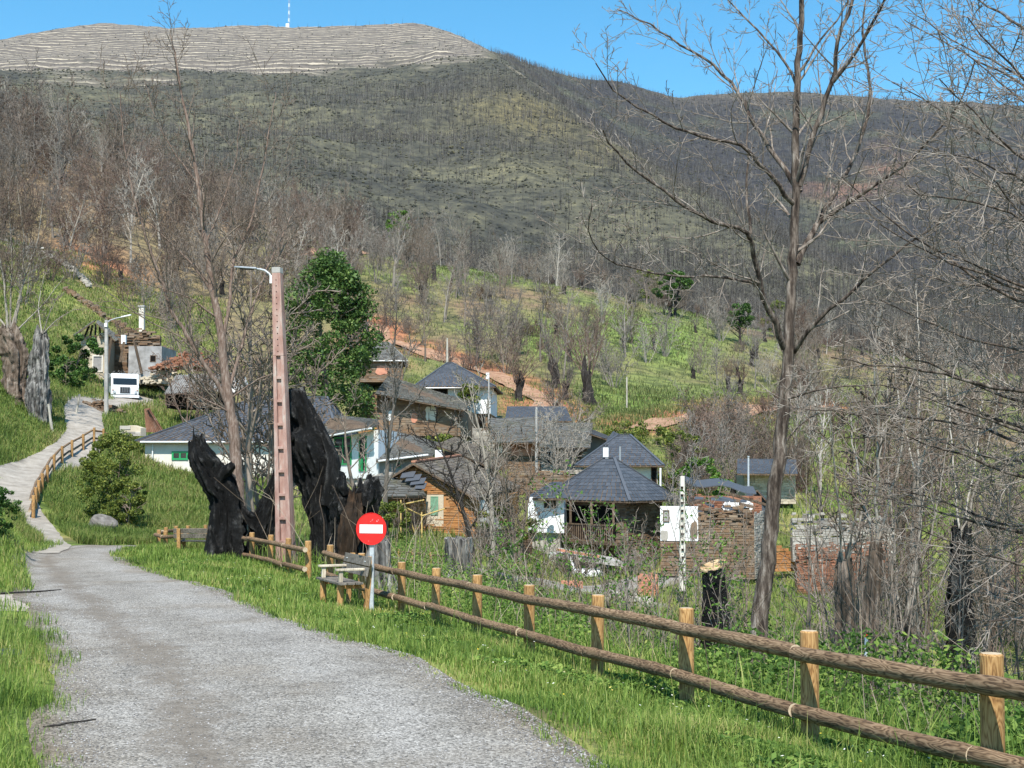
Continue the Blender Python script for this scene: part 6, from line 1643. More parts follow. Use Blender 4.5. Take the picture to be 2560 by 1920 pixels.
def scatter(n, pxr, yr, mix, label, group, seed, size=(.7, 1.15), avoid=(), mind=1.6, fall=1.0):
    R = random.Random(seed); done = []; tries = 0
    while len(done) < n and tries < n * 40:
        tries += 1
        Y = yr[0] + (yr[1] - yr[0]) * R.random() ** fall; px = R.uniform(*pxr)
        x = X_(px, Y)
        if any((px - a[0]) ** 2 / a[2] ** 2 + (Y - a[1]) ** 2 / a[3] ** 2 < 1 for a in avoid): continue
        if min(float(seg_dist(np.array([x]), np.array([Y]), t)[0]) for t in TRACKS) < 2.2: continue
        if any((x - q[0]) ** 2 + (Y - q[1]) ** 2 < mind ** 2 for q in done): continue
        done.append((x, Y))
        kind, mats, nm, lab, cat, ks = R.choices(mix, [m[6] for m in mix])[0][:6]
        sz = R.uniform(*size); mt = R.choice(mats)
        q = (sz - size[0]) / (size[1] - size[0]); sw_ = 'small' if q < .25 else 'middling' if q < .5 else 'tall' if q < .75 else 'very tall'
        if cat in ('stump', 'shrub'): sw_ = {'middling': 'middle-sized', 'tall': 'large', 'very tall': 'very large'}.get(sw_, sw_)
        v = (Y - yr[0]) / (yr[1] - yr[0]); hh_ = (px - max(pxr[0], 0)) / (min(pxr[1], 2560) - max(pxr[0], 0))
        where = ('lower' if v < .33 else 'central' if v < .66 else 'upper') + ' ' + ('left' if hh_ < .34 else 'middle' if hh_ < .67 else 'right')
        bk = {'bark_tan': 'tan', 'bark_grey': 'grey', 'bark_pale': 'pale', 'bark_brown': 'brown'}[mt]
        lab2 = lab.replace('bare shoots', bk + ' shoots') if cat == 'stump' else lab.replace('brown ', '').replace('leafless', 'leafless ' + bk)
        place(kind, R, x, Y, sz * ks, '%s %s %s %s' % (sw_, lab2, where, label), nm.replace('_', ' ') + 's ' + group, M[mt], nm, cat)
HILL = [('coppice', ['bark_tan', 'bark_grey', 'bark_brown'], 'coppiced_tree', 'leafless many-stemmed tree', 'tree', 1.0, 4), ('single', ['bark_grey', 'bark_tan', 'bark_pale'], 'bare_tree', 'leafless single-trunk tree', 'tree', 1.0, 3), ('brush', ['bark_brown', 'bark_tan'], 'bare_shrub', 'leafless brown shrub', 'shrub', 1.2, 2.2), ('pollard', ['bark_brown'], 'burnt_pollard', 'black pollard stump with bare shoots', 'stump', 1.0, .6)]
left_avoid = [(250, 140, 260, 22), (1400, 128, 90, 10), (310, 118, 120, 16)]
scatter(290, (-160, 900), (168, 285), HILL, 'on the left hillside', 'on the left hillside', 1, (.75, 1.25), left_avoid, 2.6, .8)
scatter(46, (-150, 420), (225, 285), HILL[:2], 'high on the left skyline', 'on the left skyline', 11, (1.1, 1.5), [], 2.6)
scatter(26, (-120, 480), (128, 168), HILL, 'at the edge of the left meadow', 'round the left meadow', 2, (.55, .9), [(250, 140, 190, 18), (310, 118, 130, 20)], 2.6)
SLOPE = [('coppice', ['bark_grey', 'bark_tan', 'bark_pale'], 'coppiced_tree', 'leafless many-stemmed tree', 'tree', .85, 3), ('single', ['bark_pale', 'bark_grey', 'bark_tan'], 'bare_tree', 'leafless single-trunk tree', 'tree', .85, 3), ('brush', ['bark_brown', 'bark_tan'], 'bare_shrub', 'leafless brown shrub', 'shrub', 1.0, 1.3), ('pollard', ['bark_brown', 'bark_grey'], 'burnt_pollard', 'black pollard stump with bare shoots', 'stump', 1.05, 2.6)]
green_avoid = [(1620, 138, 150, 17), (1700, 200, 80, 14), (1400, 128, 80, 10), (1190, 250, 50, 16)]
scatter(95, (850, 1420), (148, 280), SLOPE, 'above the white house', 'on the middle slope', 3, (.75, 1.3), green_avoid, 2.6, .9)
scatter(95, (1400, 2050), (112, 285), SLOPE, 'on the meadow slope', 'on the meadow slope', 4, (.6, 1.05), green_avoid + [(1640, 122, 250, 14)], 2.8)
THICK = [('coppice', ['bark_grey', 'bark_tan', 'bark_brown'], 'coppiced_tree', 'leafless many-stemmed tree', 'tree', .9, 4), ('single', ['bark_pale', 'bark_grey', 'bark_tan'], 'bare_tree', 'leafless single-trunk tree', 'tree', .9, 3), ('brush', ['bark_brown', 'bark_tan', 'bark_grey'], 'bare_shrub', 'leafless brown shrub', 'shrub', 1.2, 3), ('pollard', ['bark_brown', 'bark_grey'], 'burnt_pollard', 'black pollard stump with bare shoots', 'stump', 1.0, 1.4)]
scatter(120, (1960, 2760), (90, 280), THICK, 'in the far-right thicket', 'in the right-hand thicket', 5, (.65, 1.1), [], 2.2)
scatter(34, (1690, 1990), (88, 112), [THICK[3], THICK[2], THICK[0]], 'behind the cream stone shed', 'behind the stone shed', 6, (.45, .8), [(1920, 88, 80, 6)], 1.8)
scatter(24, (2010, 2720), (40, 84), [('coppice', ['bark_brown', 'bark_tan'], 'coppiced_tree', 'leafless many-stemmed tree', 'tree', .9, 3), ('single', ['bark_tan', 'bark_brown'], 'bare_tree', 'leafless single-trunk tree', 'tree', .9, 2), THICK[2]], 'in the hollow right of the ruins', 'in the hollow', 7, (.55, .95), [(2100, 60, 160, 6)], 1.5)

scatter(26, (960, 1720), (58, 100), [('brush', ['bark_brown', 'bark_tan', 'bark_grey'], 'bare_shrub', 'leafless brown shrub', 'shrub', .7, 3), ('pollard', ['bark_brown'], 'burnt_pollard', 'black pollard stump with bare shoots', 'stump', .6, 1)], 'among the village houses', 'among the houses', 8, (.6, .95), [(1480, 69, 170, 5), (1070, 70, 130, 7), (1370, 97, 140, 6), (1550, 85, 110, 6), (1020, 79, 90, 6), (1750, 62, 130, 5)], 1.8)
# thin trees growing up between the houses
R0 = random.Random(77)
for px, Y, s, kind, mt, lab in ((1232, 57, .8, 'single', 'bark_pale', 'pale thin-stemmed tree in front of the wavy slate house'), (1290, 60, .62, 'coppice', 'bark_tan', 'leafless tangle of stems left of the white bay'), (1185, 55, .72, 'single', 'bark_dark', 'dark crooked sapling before the orange gable'),
                             (968, 58, .85, 'single', 'bark_grey', 'slender leafless tree in front of the green door wing'), (915, 52, .62, 'single', 'bark_tan', 'thin leaning tree beside the ragged stump'), (1700, 66, .75, 'coppice', 'bark_grey', 'bare stems rising behind the white ruin'), (640, 45, 1.05, 'single', 'bark_tan', 'upright bare trunk just right of the forked tree'), (690, 47, 1.0, 'coppice', 'bark_tan', 'cluster of bare trunks behind the pink lamp post'), (1395, 88, .7, 'coppice', 'bark_pale', 'white-stemmed tree beside the grey pole'), (480, 92, .8, 'coppice', 'bark_brown', 'brown leafless tree above the corrugated shed'), (620, 100, .95, 'coppice', 'bark_brown', 'brown leafless tree left of the evergreen')):
    place(kind, R0, X_(px, Y), Y, s, lab, None, M[mt], 'bare_tree')
for px, Y, s, lab in ((1298, 137, 1.5, 'tall black stump with a bleached side above the white house'), (1470, 142, 1.9, 'twin black stump at the left edge of the meadow'), (1388, 122, 1.2, 'bushy pollard on the red earth patch'), (310, 132, 1.0, 'dark crooked pollard on the stony left meadow'), (1850, 165, 1.1, 'black pollard under the small round green tree')):
    place('pollard', R0, X_(px, Y), Y, s, lab, None, M['bark_brown'], 'burnt_pollard', 'stump')

# ------------------------------------------------------------------ the big tree at the right, traced limb by limb
def limb(pts, Y0, Y1, r0, r1, R, wob=.06):
    n = len(pts); P0 = np.array([list(P(a, b, Y0 + (Y1 - Y0) * i / (n - 1))) for i, (a, b) in enumerate(pts)])
    s = np.concatenate([[0], np.cumsum(np.linalg.norm(np.diff(P0, axis=0), axis=1))]); m = max(6, int(s[-1] / .22)); t = np.linspace(0, s[-1], m)
    Q = np.stack([np.interp(t, s, P0[:, k]) for k in range(3)], -1)
    if m > 8:
        k = 1
        for q in range(3): Q[1:-1, q] = (Q[:-2, q] + Q[1:-1, q] * 2 + Q[2:, q]) / 4
    Q[1:] += np.array([[R.gauss(0, 1) * .012 for _ in range(3)] for _ in range(m - 1)])
    rad = r0 + (r1 - r0) * (t / s[-1]) ** .7
    return [tuple(q) for q in Q], list(rad), s[-1]
def traced_tree(name, label, base, trunk, limbs, twspec, mat, mat2, seed, trunk_sides=14, cat='tree', lw=.78):
    R = random.Random(seed)
    r = empty(name, base, 0, label, cat)
    T = limb(*trunk, R)
    o = link_mesh('trunk', tube_mesh('trunk', [([(T[0], T[1])], trunk_sides)]), mat); put(o, r)
    tw = {}
    grow_kids(tw, R, T[0], T[1], T[2] * .35, 0, twspec, k=int(T[2] * 1.2), t0=.45)
    for L in limbs:
        B = limb(L[0], L[1], L[2], L[3] * lw, L[4], R)
        o = link_mesh('limb', tube_mesh('limb', [([(B[0], B[1])], 9)]), mat); put(o, r)
        grow_kids(tw, R, B[0], B[1], B[2] * .8, 0, twspec, k=max(3, int(B[2] * twspec['kids'][0])), t0=.12)
    o = link_mesh('twigs', out_mesh('twigs', tw, sides=[6, 5, 4, 3, 3]), mat2); put(o, r); tag(o, kind='stuff')
    return r
M['bark_hero'] = mat_noise('lichened chestnut bark', [(.32, (.016, .012, .010)), (.46, (.06, .046, .037)), (.57, (.15, .122, .10)), (.70, (.34, .30, .26))], 2.4, .9, .15, stretch=(5, 5, .9), bstr=.9, bdist=.03, nrough=.7)
M['twig'] = bark('grey brown twigs', [(.25, (.075, .059, .048)), (.5, (.20, .168, .14)), (.72, (.40, .355, .31))], 0, (2, 2, 2), 3, 0)
tw = dict(seg=[6, 6, 4, 3], wig=[.06, .10, .13, .15], up=[.02, .05, .04, .02], tip=[.2, .3, .4, .5], rmin=.0045, kids=[3.9, 6, 3], t0=[.1, .15, .15], ang=[.7, .75, .7], len=[.42, .42, .45], rr=[.42, .5, .6])
Yb = 20.0
traced_tree('bare_tree', 'tall bare tree with dark forking limbs rising behind the near fence', GP(1897, Yb),
    ([(1880, 1800), (1890, 1640), (1905, 1500), (1925, 1330), (1945, 1150), (1965, 950), (1975, 800), (1985, 650), (1987, 556), (1990, 446), (1987, 341), (1993, 210), (2000, 105), (2003, 0), (2015, -220), (2020, -420)], Yb, Yb, .165, .02),
    [([(1961, 870), (1940, 808), (1903, 724), (1885, 629), (1875, 577), (1820, 566), (1746, 540), (1652, 472), (1573, 420), (1520, 362), (1511, 330)], Yb, 17.5, .075, .012),
     ([(1877, 585), (1864, 498), (1867, 420), (1872, 341), (1868, 250)], 19.2, 19.6, .035, .008),
     ([(1896, 712), (1820, 692), (1715, 692), (1584, 676), (1505, 645), (1470, 585), (1479, 519)], 19.5, 16.8, .034, .007),
     ([(2000, 480), (1945, 399), (1888, 315), (1846, 231), (1799, 168), (1694, 105), (1610, 52), (1540, 20)], Yb, 21.5, .062, .010),
     ([(1985, 510), (1950, 470), (1903, 414), (1856, 357), (1767, 346), (1678, 320), (1610, 278), (1520, 220), (1490, 160)], Yb, 18.0, .055, .009),
     ([(1998, 465), (2029, 346), (2071, 236), (2087, 184), (2092, 94), (2134, 0), (2150, -150)], Yb, 19.5, .07, .02),
     ([(2082, 205), (2134, 142), (2176, 68), (2213, 0), (2250, -120)], 19.7, 18.5, .045, .012),
     ([(1993, 660), (2045, 551), (2124, 420), (2171, 304), (2173, 184), (2155, 94), (2165, 0)], Yb, 21.5, .075, .012),
     ([(2035, 566), (2134, 498), (2239, 430), (2291, 388), (2370, 304), (2412, 231), (2440, 150)], 20.3, 18.2, .05, .010),
     ([(1985, 880), (1998, 850), (2055, 787), (2134, 724), (2239, 629), (2350, 560), (2430, 480)], Yb, 18.5, .055, .010),
     ([(1958, 1000), (2000, 985), (2080, 968), (2190, 958), (2290, 985)], Yb, 18.8, .03, .007),
     ([(1997, 240), (1990, 190), (1950, 140), (1890, 70), (1840, 20), (1800, -20)], Yb, 21, .035, .010),
     ([(1999, 180), (2040, 110), (2090, 60), (2140, -30)], Yb, 20.8, .03, .010),
     ([(1945, 1120), (2000, 1060), (2090, 1010), (2180, 1000)], Yb, 21.5, .022, .006)],
    tw, M['bark_hero'], M['twig'], 501)

# tree standing outside the picture at the right: its long sprays reach in
def right_tree():
    R = random.Random(612); Yt = 14.0
    L = []
    tr = ([(2900, 1900), (2890, 1400), (2860, 900), (2840, 400), (2820, -100), (2810, -400)], Yt, Yt, .17, .05)
    for (y0, tgt) in ((1420, (2290, 1310)), (1340, (2140, 1180)), (1260, (2260, 1085)), (1200, (1990, 1010)), (1120, (2230, 930)), (1060, (2330, 850)), (1000, (2080, 900)), (930, (2200, 760)), (860, (2110, 455)), (800, (2330, 620)), (740, (2260, 480)), (660, (2280, 330)), (560, (2350, 200)), (460, (2260, 60)), (380, (2420, 40)), (260, (2330, -60)), (160, (2440, -120)), (1500, (2380, 1420)), (1600, (2420, 1540)), (1150, (2420, 1000)), (950, (2400, 690)), (700, (2450, 420)), (1380, (2180, 1250)), (1230, (2100, 1090)), (1090, (2300, 985)), (1020, (2180, 850)), (890, (2280, 690)), (820, (2200, 560)), (640, (2380, 380)), (600, (2230, 200)), (500, (2400, 110)), (300, (2260, 20))):
        x0 = 2860; n = 7; sag = R.uniform(-60, 70); pts = []
        for i in range(n):
            t = i / (n - 1); pts.append((x0 + (tgt[0] - x0) * t, y0 + (tgt[1] - y0) * t + sag * math.sin(math.pi * t) + R.uniform(-12, 12)))
        L.append((pts, Yt, Yt + R.uniform(-3, 3.5), R.uniform(.032, .052), .006))
    sp = dict(tw); sp['kids'] = [3.6, 6.5, 3]; sp['len'] = [.5, .46, .45]; sp['up'] = [.02, .03, .02, 0]; sp['rmin'] = .0042
    traced_tree('bare_tree', 'tangle of long bare sprays reaching in from the right edge', GP(2900, Yt), tr, L, sp, M['bark_hero'], M['twig'], 613)
right_tree()

# forked bare tree behind the burnt trunks
tw2 = dict(tw); tw2.update(kids=[2.6, 7, 4], rmin=.0075, len=[.5, .42, .45])
Yc = 42.0
traced_tree('bare_tree', 'large forked bare tree with reddish trunk behind the left burnt trunk', GP(598, Yc),
    ([(602, 1400), (598, 1290), (595, 1233), (586, 1102), (575, 1024), (563, 943), (552, 830), (530, 720), (512, 590), (489, 417), (469, 301), (451, 231), (440, 145), (425, 87)], Yc, Yc, .27, .02),
    [([(577, 1030), (545, 960), (522, 929), (480, 860), (430, 780), (380, 640), (330, 480), (305, 330), (300, 230)], Yc, 40.5, .12, .015),
     ([(570, 980), (600, 880), (628, 780), (660, 690), (700, 600), (740, 520)], Yc, 43.5, .09, .014),
     ([(556, 860), (575, 760), (579, 665), (631, 550), (660, 405), (674, 324), (690, 230)], Yc, 43, .10, .012),
     ([(535, 740), (480, 660), (410, 590), (350, 540), (290, 520)], Yc, 41, .06, .010),
     ([(515, 610), (560, 500), (590, 400), (600, 300)], Yc, 42.5, .05, .010),
     ([(495, 460), (440, 390), (390, 300), (360, 200)], Yc, 41.5, .045, .010),
     ([(578, 1035), (540, 1010), (480, 985), (430, 985)], Yc, 40.8, .06, .012),
     ([(572, 1000), (640, 950), (690, 930), (740, 900)], Yc, 41.5, .05, .010),
     ([(548, 800), (470, 740), (400, 720), (330, 700)], Yc, 40.5, .05, .010)],
    tw2, bark('red brown bark', [(.3, (.075, .05, .038)), (.5, (.17, .12, .095)), (.7, (.30, .245, .205))], 0), M['bark_tan'], 701)
# old hollow chestnut pair on the left bank
def chestnut(label, path, shoots, Y, mat, seed, kids=None):
    r = empty('burnt_chestnut', P(*path[0][:3]), 0, label, 'tree')
    g_ = GP(path[0][0], path[0][2]); path = [(path[0][0], 1180 + (EYE - g_.z + .5) / path[0][2] * FOC, path[0][2], path[0][3])] + list(path[1:])
    o = gnarl('trunk', path, mat, None, 44, 60, .34, seed, .25, .5); put(o, r)
    R = random.Random(seed); tws = {}
    for pts, r0 in shoots:
        B = limb(pts, Y, Y + R.uniform(-1.5, 1.5), r0, .012, R)
        o = link_mesh('limb', tube_mesh('limb', [([(B[0], B[1])], 7)]), M['bark_pale']); put(o, r)
        sp = dict(tw2); sp['rmin'] = .011
        grow_kids(tws, R, B[0], B[1], B[2] * .7, 0, sp, k=int(B[2] * 1.8), t0=.15)
    o = link_mesh('twigs', out_mesh('twigs', tws, sides=[6, 5, 4, 3, 3]), M['bark_tan']); put(o, r); tag(o, kind='stuff')
M['bark_old'] = mat_noise('furrowed brown bark', [(.28, (.03, .022, .017)), (.45, (.10, .075, .056)), (.6, (.19, .15, .12)), (.74, (.32, .28, .24))], 2, .9, .1, stretch=(3, 3, .5), bstr=1, bdist=.06)
chestnut('thick twisted brown chestnut trunk with pale shoots at the left edge', [(38, 1000, 80, 34), (36, 950, 80, 30), (44, 890, 80, 26), (30, 850, 80, 30), (22, 818, 80, 24)],
    [([(20, 830), (10, 700), (-20, 560), (-30, 420)], .10), ([(28, 825), (60, 700), (95, 600), (110, 480)], .09), ([(35, 825), (55, 720), (60, 600), (40, 430)], .08), ([(18, 825), (-40, 740), (-90, 640)], .08), ([(38, 830), (110, 760), (160, 690)], .06), ([(25, 820), (30, 640), (20, 470), (60, 350)], .07)], 80, M['bark_old'], 811)
chestnut('split charred chestnut stump with a pale streak on the left bank', [(98, 1000, 79, 26), (96, 950, 79, 22), (104, 890, 79, 20), (106, 850, 79, 17), (106, 828, 79, 13)],
    [([(106, 835), (125, 780), (150, 730)], .05), ([(104, 832), (95, 760), (110, 690)], .05), ([(108, 834), (140, 800), (190, 770)], .045)], 79, M['char_grey'], 823)
# trunks standing in the hollow behind the near fence
for k, (px, Y, w, top, mt, lab) in enumerate(((2105, 24, 22, 1420, 'bark_old', 'thick pale-barked burnt trunk in the hollow behind the fence'), (2185, 20, 17, 1360, 'bark_old', 'straight furrowed trunk next to the red-tipped stake'), (2395, 27, 26, 1330, 'char', 'blackened trunk in the thicket near the right edge'), (2290, 30, 13, 1180, 'bark_pale', 'slim white trunk in the thicket, left of the blackened one'), (2250, 26, 15, 1560, 'char', 'short black fallen stump low in the thicket'))):
    g = GP(px, Y); gy = 1180 + (EYE - g.z) / Y * FOC
    chestnut(lab, [(px, gy + 30, Y, w * 1.5), (px + 3, gy - 60, Y, w * 1.1), (px + 8 * (-1) ** k, (gy + top) / 2, Y, w), (px + 5, top, Y, w * .8)],
             [([(px + 5, top + 20), (px + 40 * (-1) ** (k + j) + 25 * j, top - 150 - 60 * j), (px + 60 * (-1) ** (k + j) + 30 * j, top - 330 - 70 * j)], .028) for j in range(3)], Y, M[mt], 840 + k)

# ------------------------------------------------------------------ leaves
def kite_arrays(C, size, R, flat=.5, up=None):
    n = len(C); s = size * R.uniform(.6, 1.3, n)
    a = R.uniform(0, 2 * math.pi, n); tl = R.normal(0, flat, n)
    d = np.stack([np.cos(a) * np.cos(tl), np.sin(a) * np.cos(tl), np.sin(tl)], -1)
    e = np.cross(d, np.array([0, 0, 1.0])); e /= np.linalg.norm(e, axis=1, keepdims=True) + 1e-9
    rl = R.normal(0, flat, n); f = np.cross(d, e)
    e = e * np.cos(rl)[:, None] + f * np.sin(rl)[:, None]
    s = s[:, None]
    V = np.stack([C - d * s * .5, C + e * s * .30, C + d * s * .55, C - e * s * .30], 1).reshape(-1, 3)
    F = np.arange(n * 4).reshape(-1, 4)
    return V, F
def leaf_object(name, C, size, mat, parent=None, seed=0, flat=.7):
    R = np.random.RandomState(seed)
    V, F = kite_arrays(np.asarray(C), size, R, flat)
    o = link_mesh(name, np_mesh(name, V, [F]), mat)
    if parent is not None: put(o, parent)
    tag(o, kind='stuff')
    return o
M['leaf_dark'] = mat_leaf('evergreen leaves', [(.1, (.018, .045, .010)), (.45, (.05, .115, .02)), (.75, (.10, .19, .035)), (1, (.17, .27, .06))], .25)
M['leaf_ever'] = mat_leaf('mottled evergreen leaves', [(.1, (.012, .03, .008)), (.4, (.045, .095, .02)), (.7, (.095, .165, .035)), (1, (.19, .26, .07))], .2, .55, .6, .9, .4, .2)  # greens vary per leaf and by noise
M['leaf_fresh'] = mat_leaf('fresh green leaves', [(.1, (.04, .10, .012)), (.5, (.10, .21, .03)), (.8, (.19, .31, .05)), (1, (.30, .37, .08))], .35)
M['leaf_olive'] = mat_leaf('yellow green leaves', [(.1, (.05, .085, .016)), (.45, (.14, .18, .032)), (.75, (.25, .28, .055)), (1, (.38, .36, .09))], .35)
M['leaf_bramble'] = mat_leaf('bramble leaves', [(.1, (.03, .07, .012)), (.38, (.085, .165, .028)), (.66, (.17, .27, .05)), (.88, (.31, .38, .09)), (1, (.42, .40, .14))], .35, .75, .65, .9, .5, .28)
def crown_points(seed, n, env, clumps, cr):
    """points gathered in clumps inside an envelope; env(k) gives a random clump centre"""
    R = np.random.RandomState(seed); c = np.array([env(R) for _ in range(clumps)])
    k = R.randint(0, clumps, n); d = R.normal(0, 1, (n, 3)); d /= np.linalg.norm(d, axis=1, keepdims=True)
    rr = cr * R.uniform(.5, 1.4, clumps)[k] * R.uniform(.35, 1, n) ** .5
    return c[k] + d * rr[:, None] * np.array([1, 1, .75])
def leafy(name, label, base, h, w, n, mat, size, seed, trunk_r=.15, cone=.5, clumps=60, bottom=.08, cat='tree', bark_m='bark_tan'):
    r = empty(name, base, 0, label, cat)
    def env(R):
        z = R.uniform(bottom, 1.0); q = (z - bottom) / (1 - bottom)
        wid = w / 2 * ((1 - q) ** .6 * cone + (1 - cone) * math.sqrt(max(0, 1 - (2 * q - 1) ** 2)) + .06)
        a = R.uniform(0, 6.28); m = R.uniform(.15, 1) ** .5
        return (wid * m * math.cos(a), wid * m * math.sin(a), z * h * .96)
    C = crown_points(seed, n, env, clumps, max(w, h) * .075) + np.array(list(base))
    leaf_object('crown', C, size, mat, r, seed)
    R = random.Random(seed); out = {}
    sp = dict(seg=[6, 4, 3], wig=[.06, .1, .12], up=[.02, .03, .02], tip=[.2, .3, .4], rmin=.015, kids=[14, 4], t0=[.15, .2], ang=[.9, .6], len=[.4, .5], rr=[.4, .5])
    branch(out, R, (base[0], base[1], base[2] - .2), (0, 0, 1), h * .9, trunk_r, 0, sp)
    o = link_mesh('trunk', out_mesh('trunk', out), M[bark_m]); put(o, r)
    return r
b = GP(822, 97); leafy('evergreen_tree', 'dense dark green evergreen tree behind the pink lamp post', b, Z_(622, 97) - b.z, 8.8, 34000, M['leaf_ever'], .26, 901, .25, .62, 150, .02)
b = GP(1688, 232); leafy('evergreen_tree', 'small round dark green tree on the far meadow crest', b, 8.6, 6.8, 5000, M['leaf_dark'], .42, 903, .3, .1, 40, .35, bark_m='bark_dark')
b = GP(1852, 215); leafy('evergreen_tree', 'small dark green tuft tree right of the round green one', b, 7.4, 4.0, 2500, M['leaf_dark'], .40, 905, .3, .1, 26, .45, bark_m='bark_dark')
b = GP(1000, 262); leafy('young_tree', 'light green young tree on the crest above the bare woods', b, 10.5, 5.5, 2600, M['leaf_fresh'], .36, 907, .2, .1, 26, .45)
b = GP(1618, 262); leafy('young_tree', 'pale yellow-green tree left of the round dark one', b, 8.2, 7.0, 2200, M['leaf_olive'], .36, 909, .2, .1, 26, .2)
b = GP(1940, 240); leafy('young_tree', 'pale yellow-green tree behind the big dark trunk', b, 7.0, 6.0, 1800, M['leaf_olive'], .36, 911, .2, .1, 24, .2)
def bush(label, px, Y, h, w, n, mat, size, seed, clumps=30):
    b = GP(px, Y, -.1); return leafy('bush', label, b, h, w, n, M[mat], size, seed, .04, .05, clumps, .05, 'bush')
bush('tall yellow-green bush on the grass bank below the path', 288, 56, 4.2, 2.8, 17000, 'leaf_olive', .11, 921, 90)
bush('second yellow-green bush leaning on the bank beside the taller one', 322, 54.5, 2.4, 1.8, 8000, 'leaf_olive', .105, 922, 60)
bush('dark ivy bush covering the wall left of the ruin', 190, 112, 3.4, 5.0, 5000, 'leaf_dark', .24, 923)
bush('dark green bush on the left bank beside the split stump', 165, 98, 2.4, 4.2, 4000, 'leaf_dark', .22, 924)
bush('ivy hanging on the white house front', 1172, 113.6, 4.6, 1.9, 2600, 'leaf_olive', .22, 925, 20)
bush('bright green bush behind the ruined roof', 1745, 84, 3.4, 4.2, 5000, 'leaf_fresh', .20, 926)
bush('low green bush in front of the roofless ruin', 1790, 74, 2.2, 3.6, 3000, 'leaf_dark', .19, 927)
bush('olive scrub right of the white chimney house', 1690, 92, 4.4, 4.6, 4500, 'leaf_olive', .2, 928)
bush('grassy green scrub below the flaking stone house', 1105, 88, 2.0, 6.0, 4000, 'leaf_olive', .2, 929)
bush('dark green scrub beside the orange gable end', 1255, 62, 2.4, 3.4, 5000, 'leaf_olive', .14, 930)
bush('dark scrub behind the ragged stump', 960, 58, 1.8, 2.6, 3500, 'leaf_olive', .13, 931)
bush('dark ivy clump over the dry stone wall at the left edge', -14, 31.0, 1.3, 1.3, 4500, 'leaf_dark', .07, 932, 120)
for k, (px, Y) in enumerate(((1560, 118), (1480, 112), (1640, 114), (1735, 117), (1800, 120), (1420, 116))):
    bush(['third from the left', 'second from the left', 'fourth from the left', 'fifth from the left', 'rightmost', 'leftmost'][k] + ' of the low olive scrub clumps below the meadow', px, Y, 1.7, 4.5, 1500, 'leaf_olive', .22, 940 + k)['group'] = 'scrub below the meadow'

# ------------------------------------------------------------------ grass, brambles and other ground cover
def blade_object(name, x, y, h, w, mat, label, cat, seed, lean=.55, z=None):
    R = np.random.RandomState(seed); n = len(x)
    z = (G(x, y) if z is None else z) - .01
    a = R.uniform(0, 2 * math.pi, n); b = a + R.normal(math.pi / 2, .4, n)
    e = np.stack([np.cos(a), np.sin(a), 0 * a], -1) * (w * .5)[:, None]
    l = np.abs(R.normal(0, lean, n)) * h
    d = np.stack([np.cos(b) * l, np.sin(b) * l, 0 * a], -1)
    B = np.stack([x, y, z], -1); up = np.array([0, 0, 1.0])
    mid = B + d * .35 + up * (h * .6)[:, None]; tip = B + d + up * (h * (1 - .25 * np.minimum(l / h, 1.5)))[:, None]
    V = np.stack([B - e, B + e, mid + e * .75, mid - e * .75, tip], 1).reshape(-1, 3)
    k = np.arange(n)[:, None] * 5
    me = np_mesh(name, V, [k + np.array([[0, 1, 2, 3]]), k + np.array([[3, 2, 4]])])
    return tag(link_mesh(name, me, mat), label, cat, None, 'stuff')
RS = np.random.RandomState(5)
M['grass'] = mat_leaf('verge grass', [(.08, (.035, .08, .012)), (.32, (.10, .175, .026)), (.55, (.18, .27, .045)), (.74, (.28, .33, .08)), (.88, (.42, .37, .14)), (1, (.52, .43, .22))], .3, .6, .6, 1.0, .55, .30)
M['grass_dry'] = mat_leaf('bank grass', [(.08, (.045, .085, .016)), (.34, (.11, .175, .032)), (.58, (.18, .235, .05)), (.78, (.27, .255, .09)), (.92, (.33, .26, .13)), (1, (.40, .32, .18))], .3, .7, .6, 1.0, .16, .30)
def pts_band(n, y0, y1, lo, hi, pw, rs):
    """random ground points between the curves lo(y) and hi(y), denser near the camera"""
    u = rs.rand(n); y = (y0 ** (1 - pw) + u * (y1 ** (1 - pw) - y0 ** (1 - pw))) ** (1 / (1 - pw))
    a, b = lo(y), hi(y); return a + (b - a) * rs.rand(n), y
# right-hand verge
x, y = pts_band(150000, 5.5, 46, lambda y: xr_(y) - .18, lambda y: xf_(y) + .6, 1.35, RS)
edge = np.clip((x - xr_(y)) / .7, -.4, 1); cl = fbm(x * 1.6, y * 1.6, 3)
keep = (RS.rand(len(x)) < np.clip(.55 + edge * .5 + cl * .7, .04, 1)) & ~((np.abs(fbm(x * .5, y * .5 + 40, 3)) < .02) & (RS.rand(len(x)) < .6))
x, y, edge, cl = x[keep], y[keep], edge[keep], cl[keep]
c2 = fbm(x * .45 + 60, y * .45, 3)
h = (.035 + .07 * np.clip(edge, 0, 1) + .14 * np.clip(cl, 0, 1) + .08 * np.clip(c2, 0, 1)) * RS.uniform(.4, 1.6, len(x))
h = np.where(RS.rand(len(x)) < .02, h * 1.9, h)
blade_object('verge_grass', x, y, h, .0055 * (y / 8) ** .75 * RS.uniform(.7, 1.4, len(x)), M['grass'], 'bright green grass on the verge between lane and fence', None, 1)
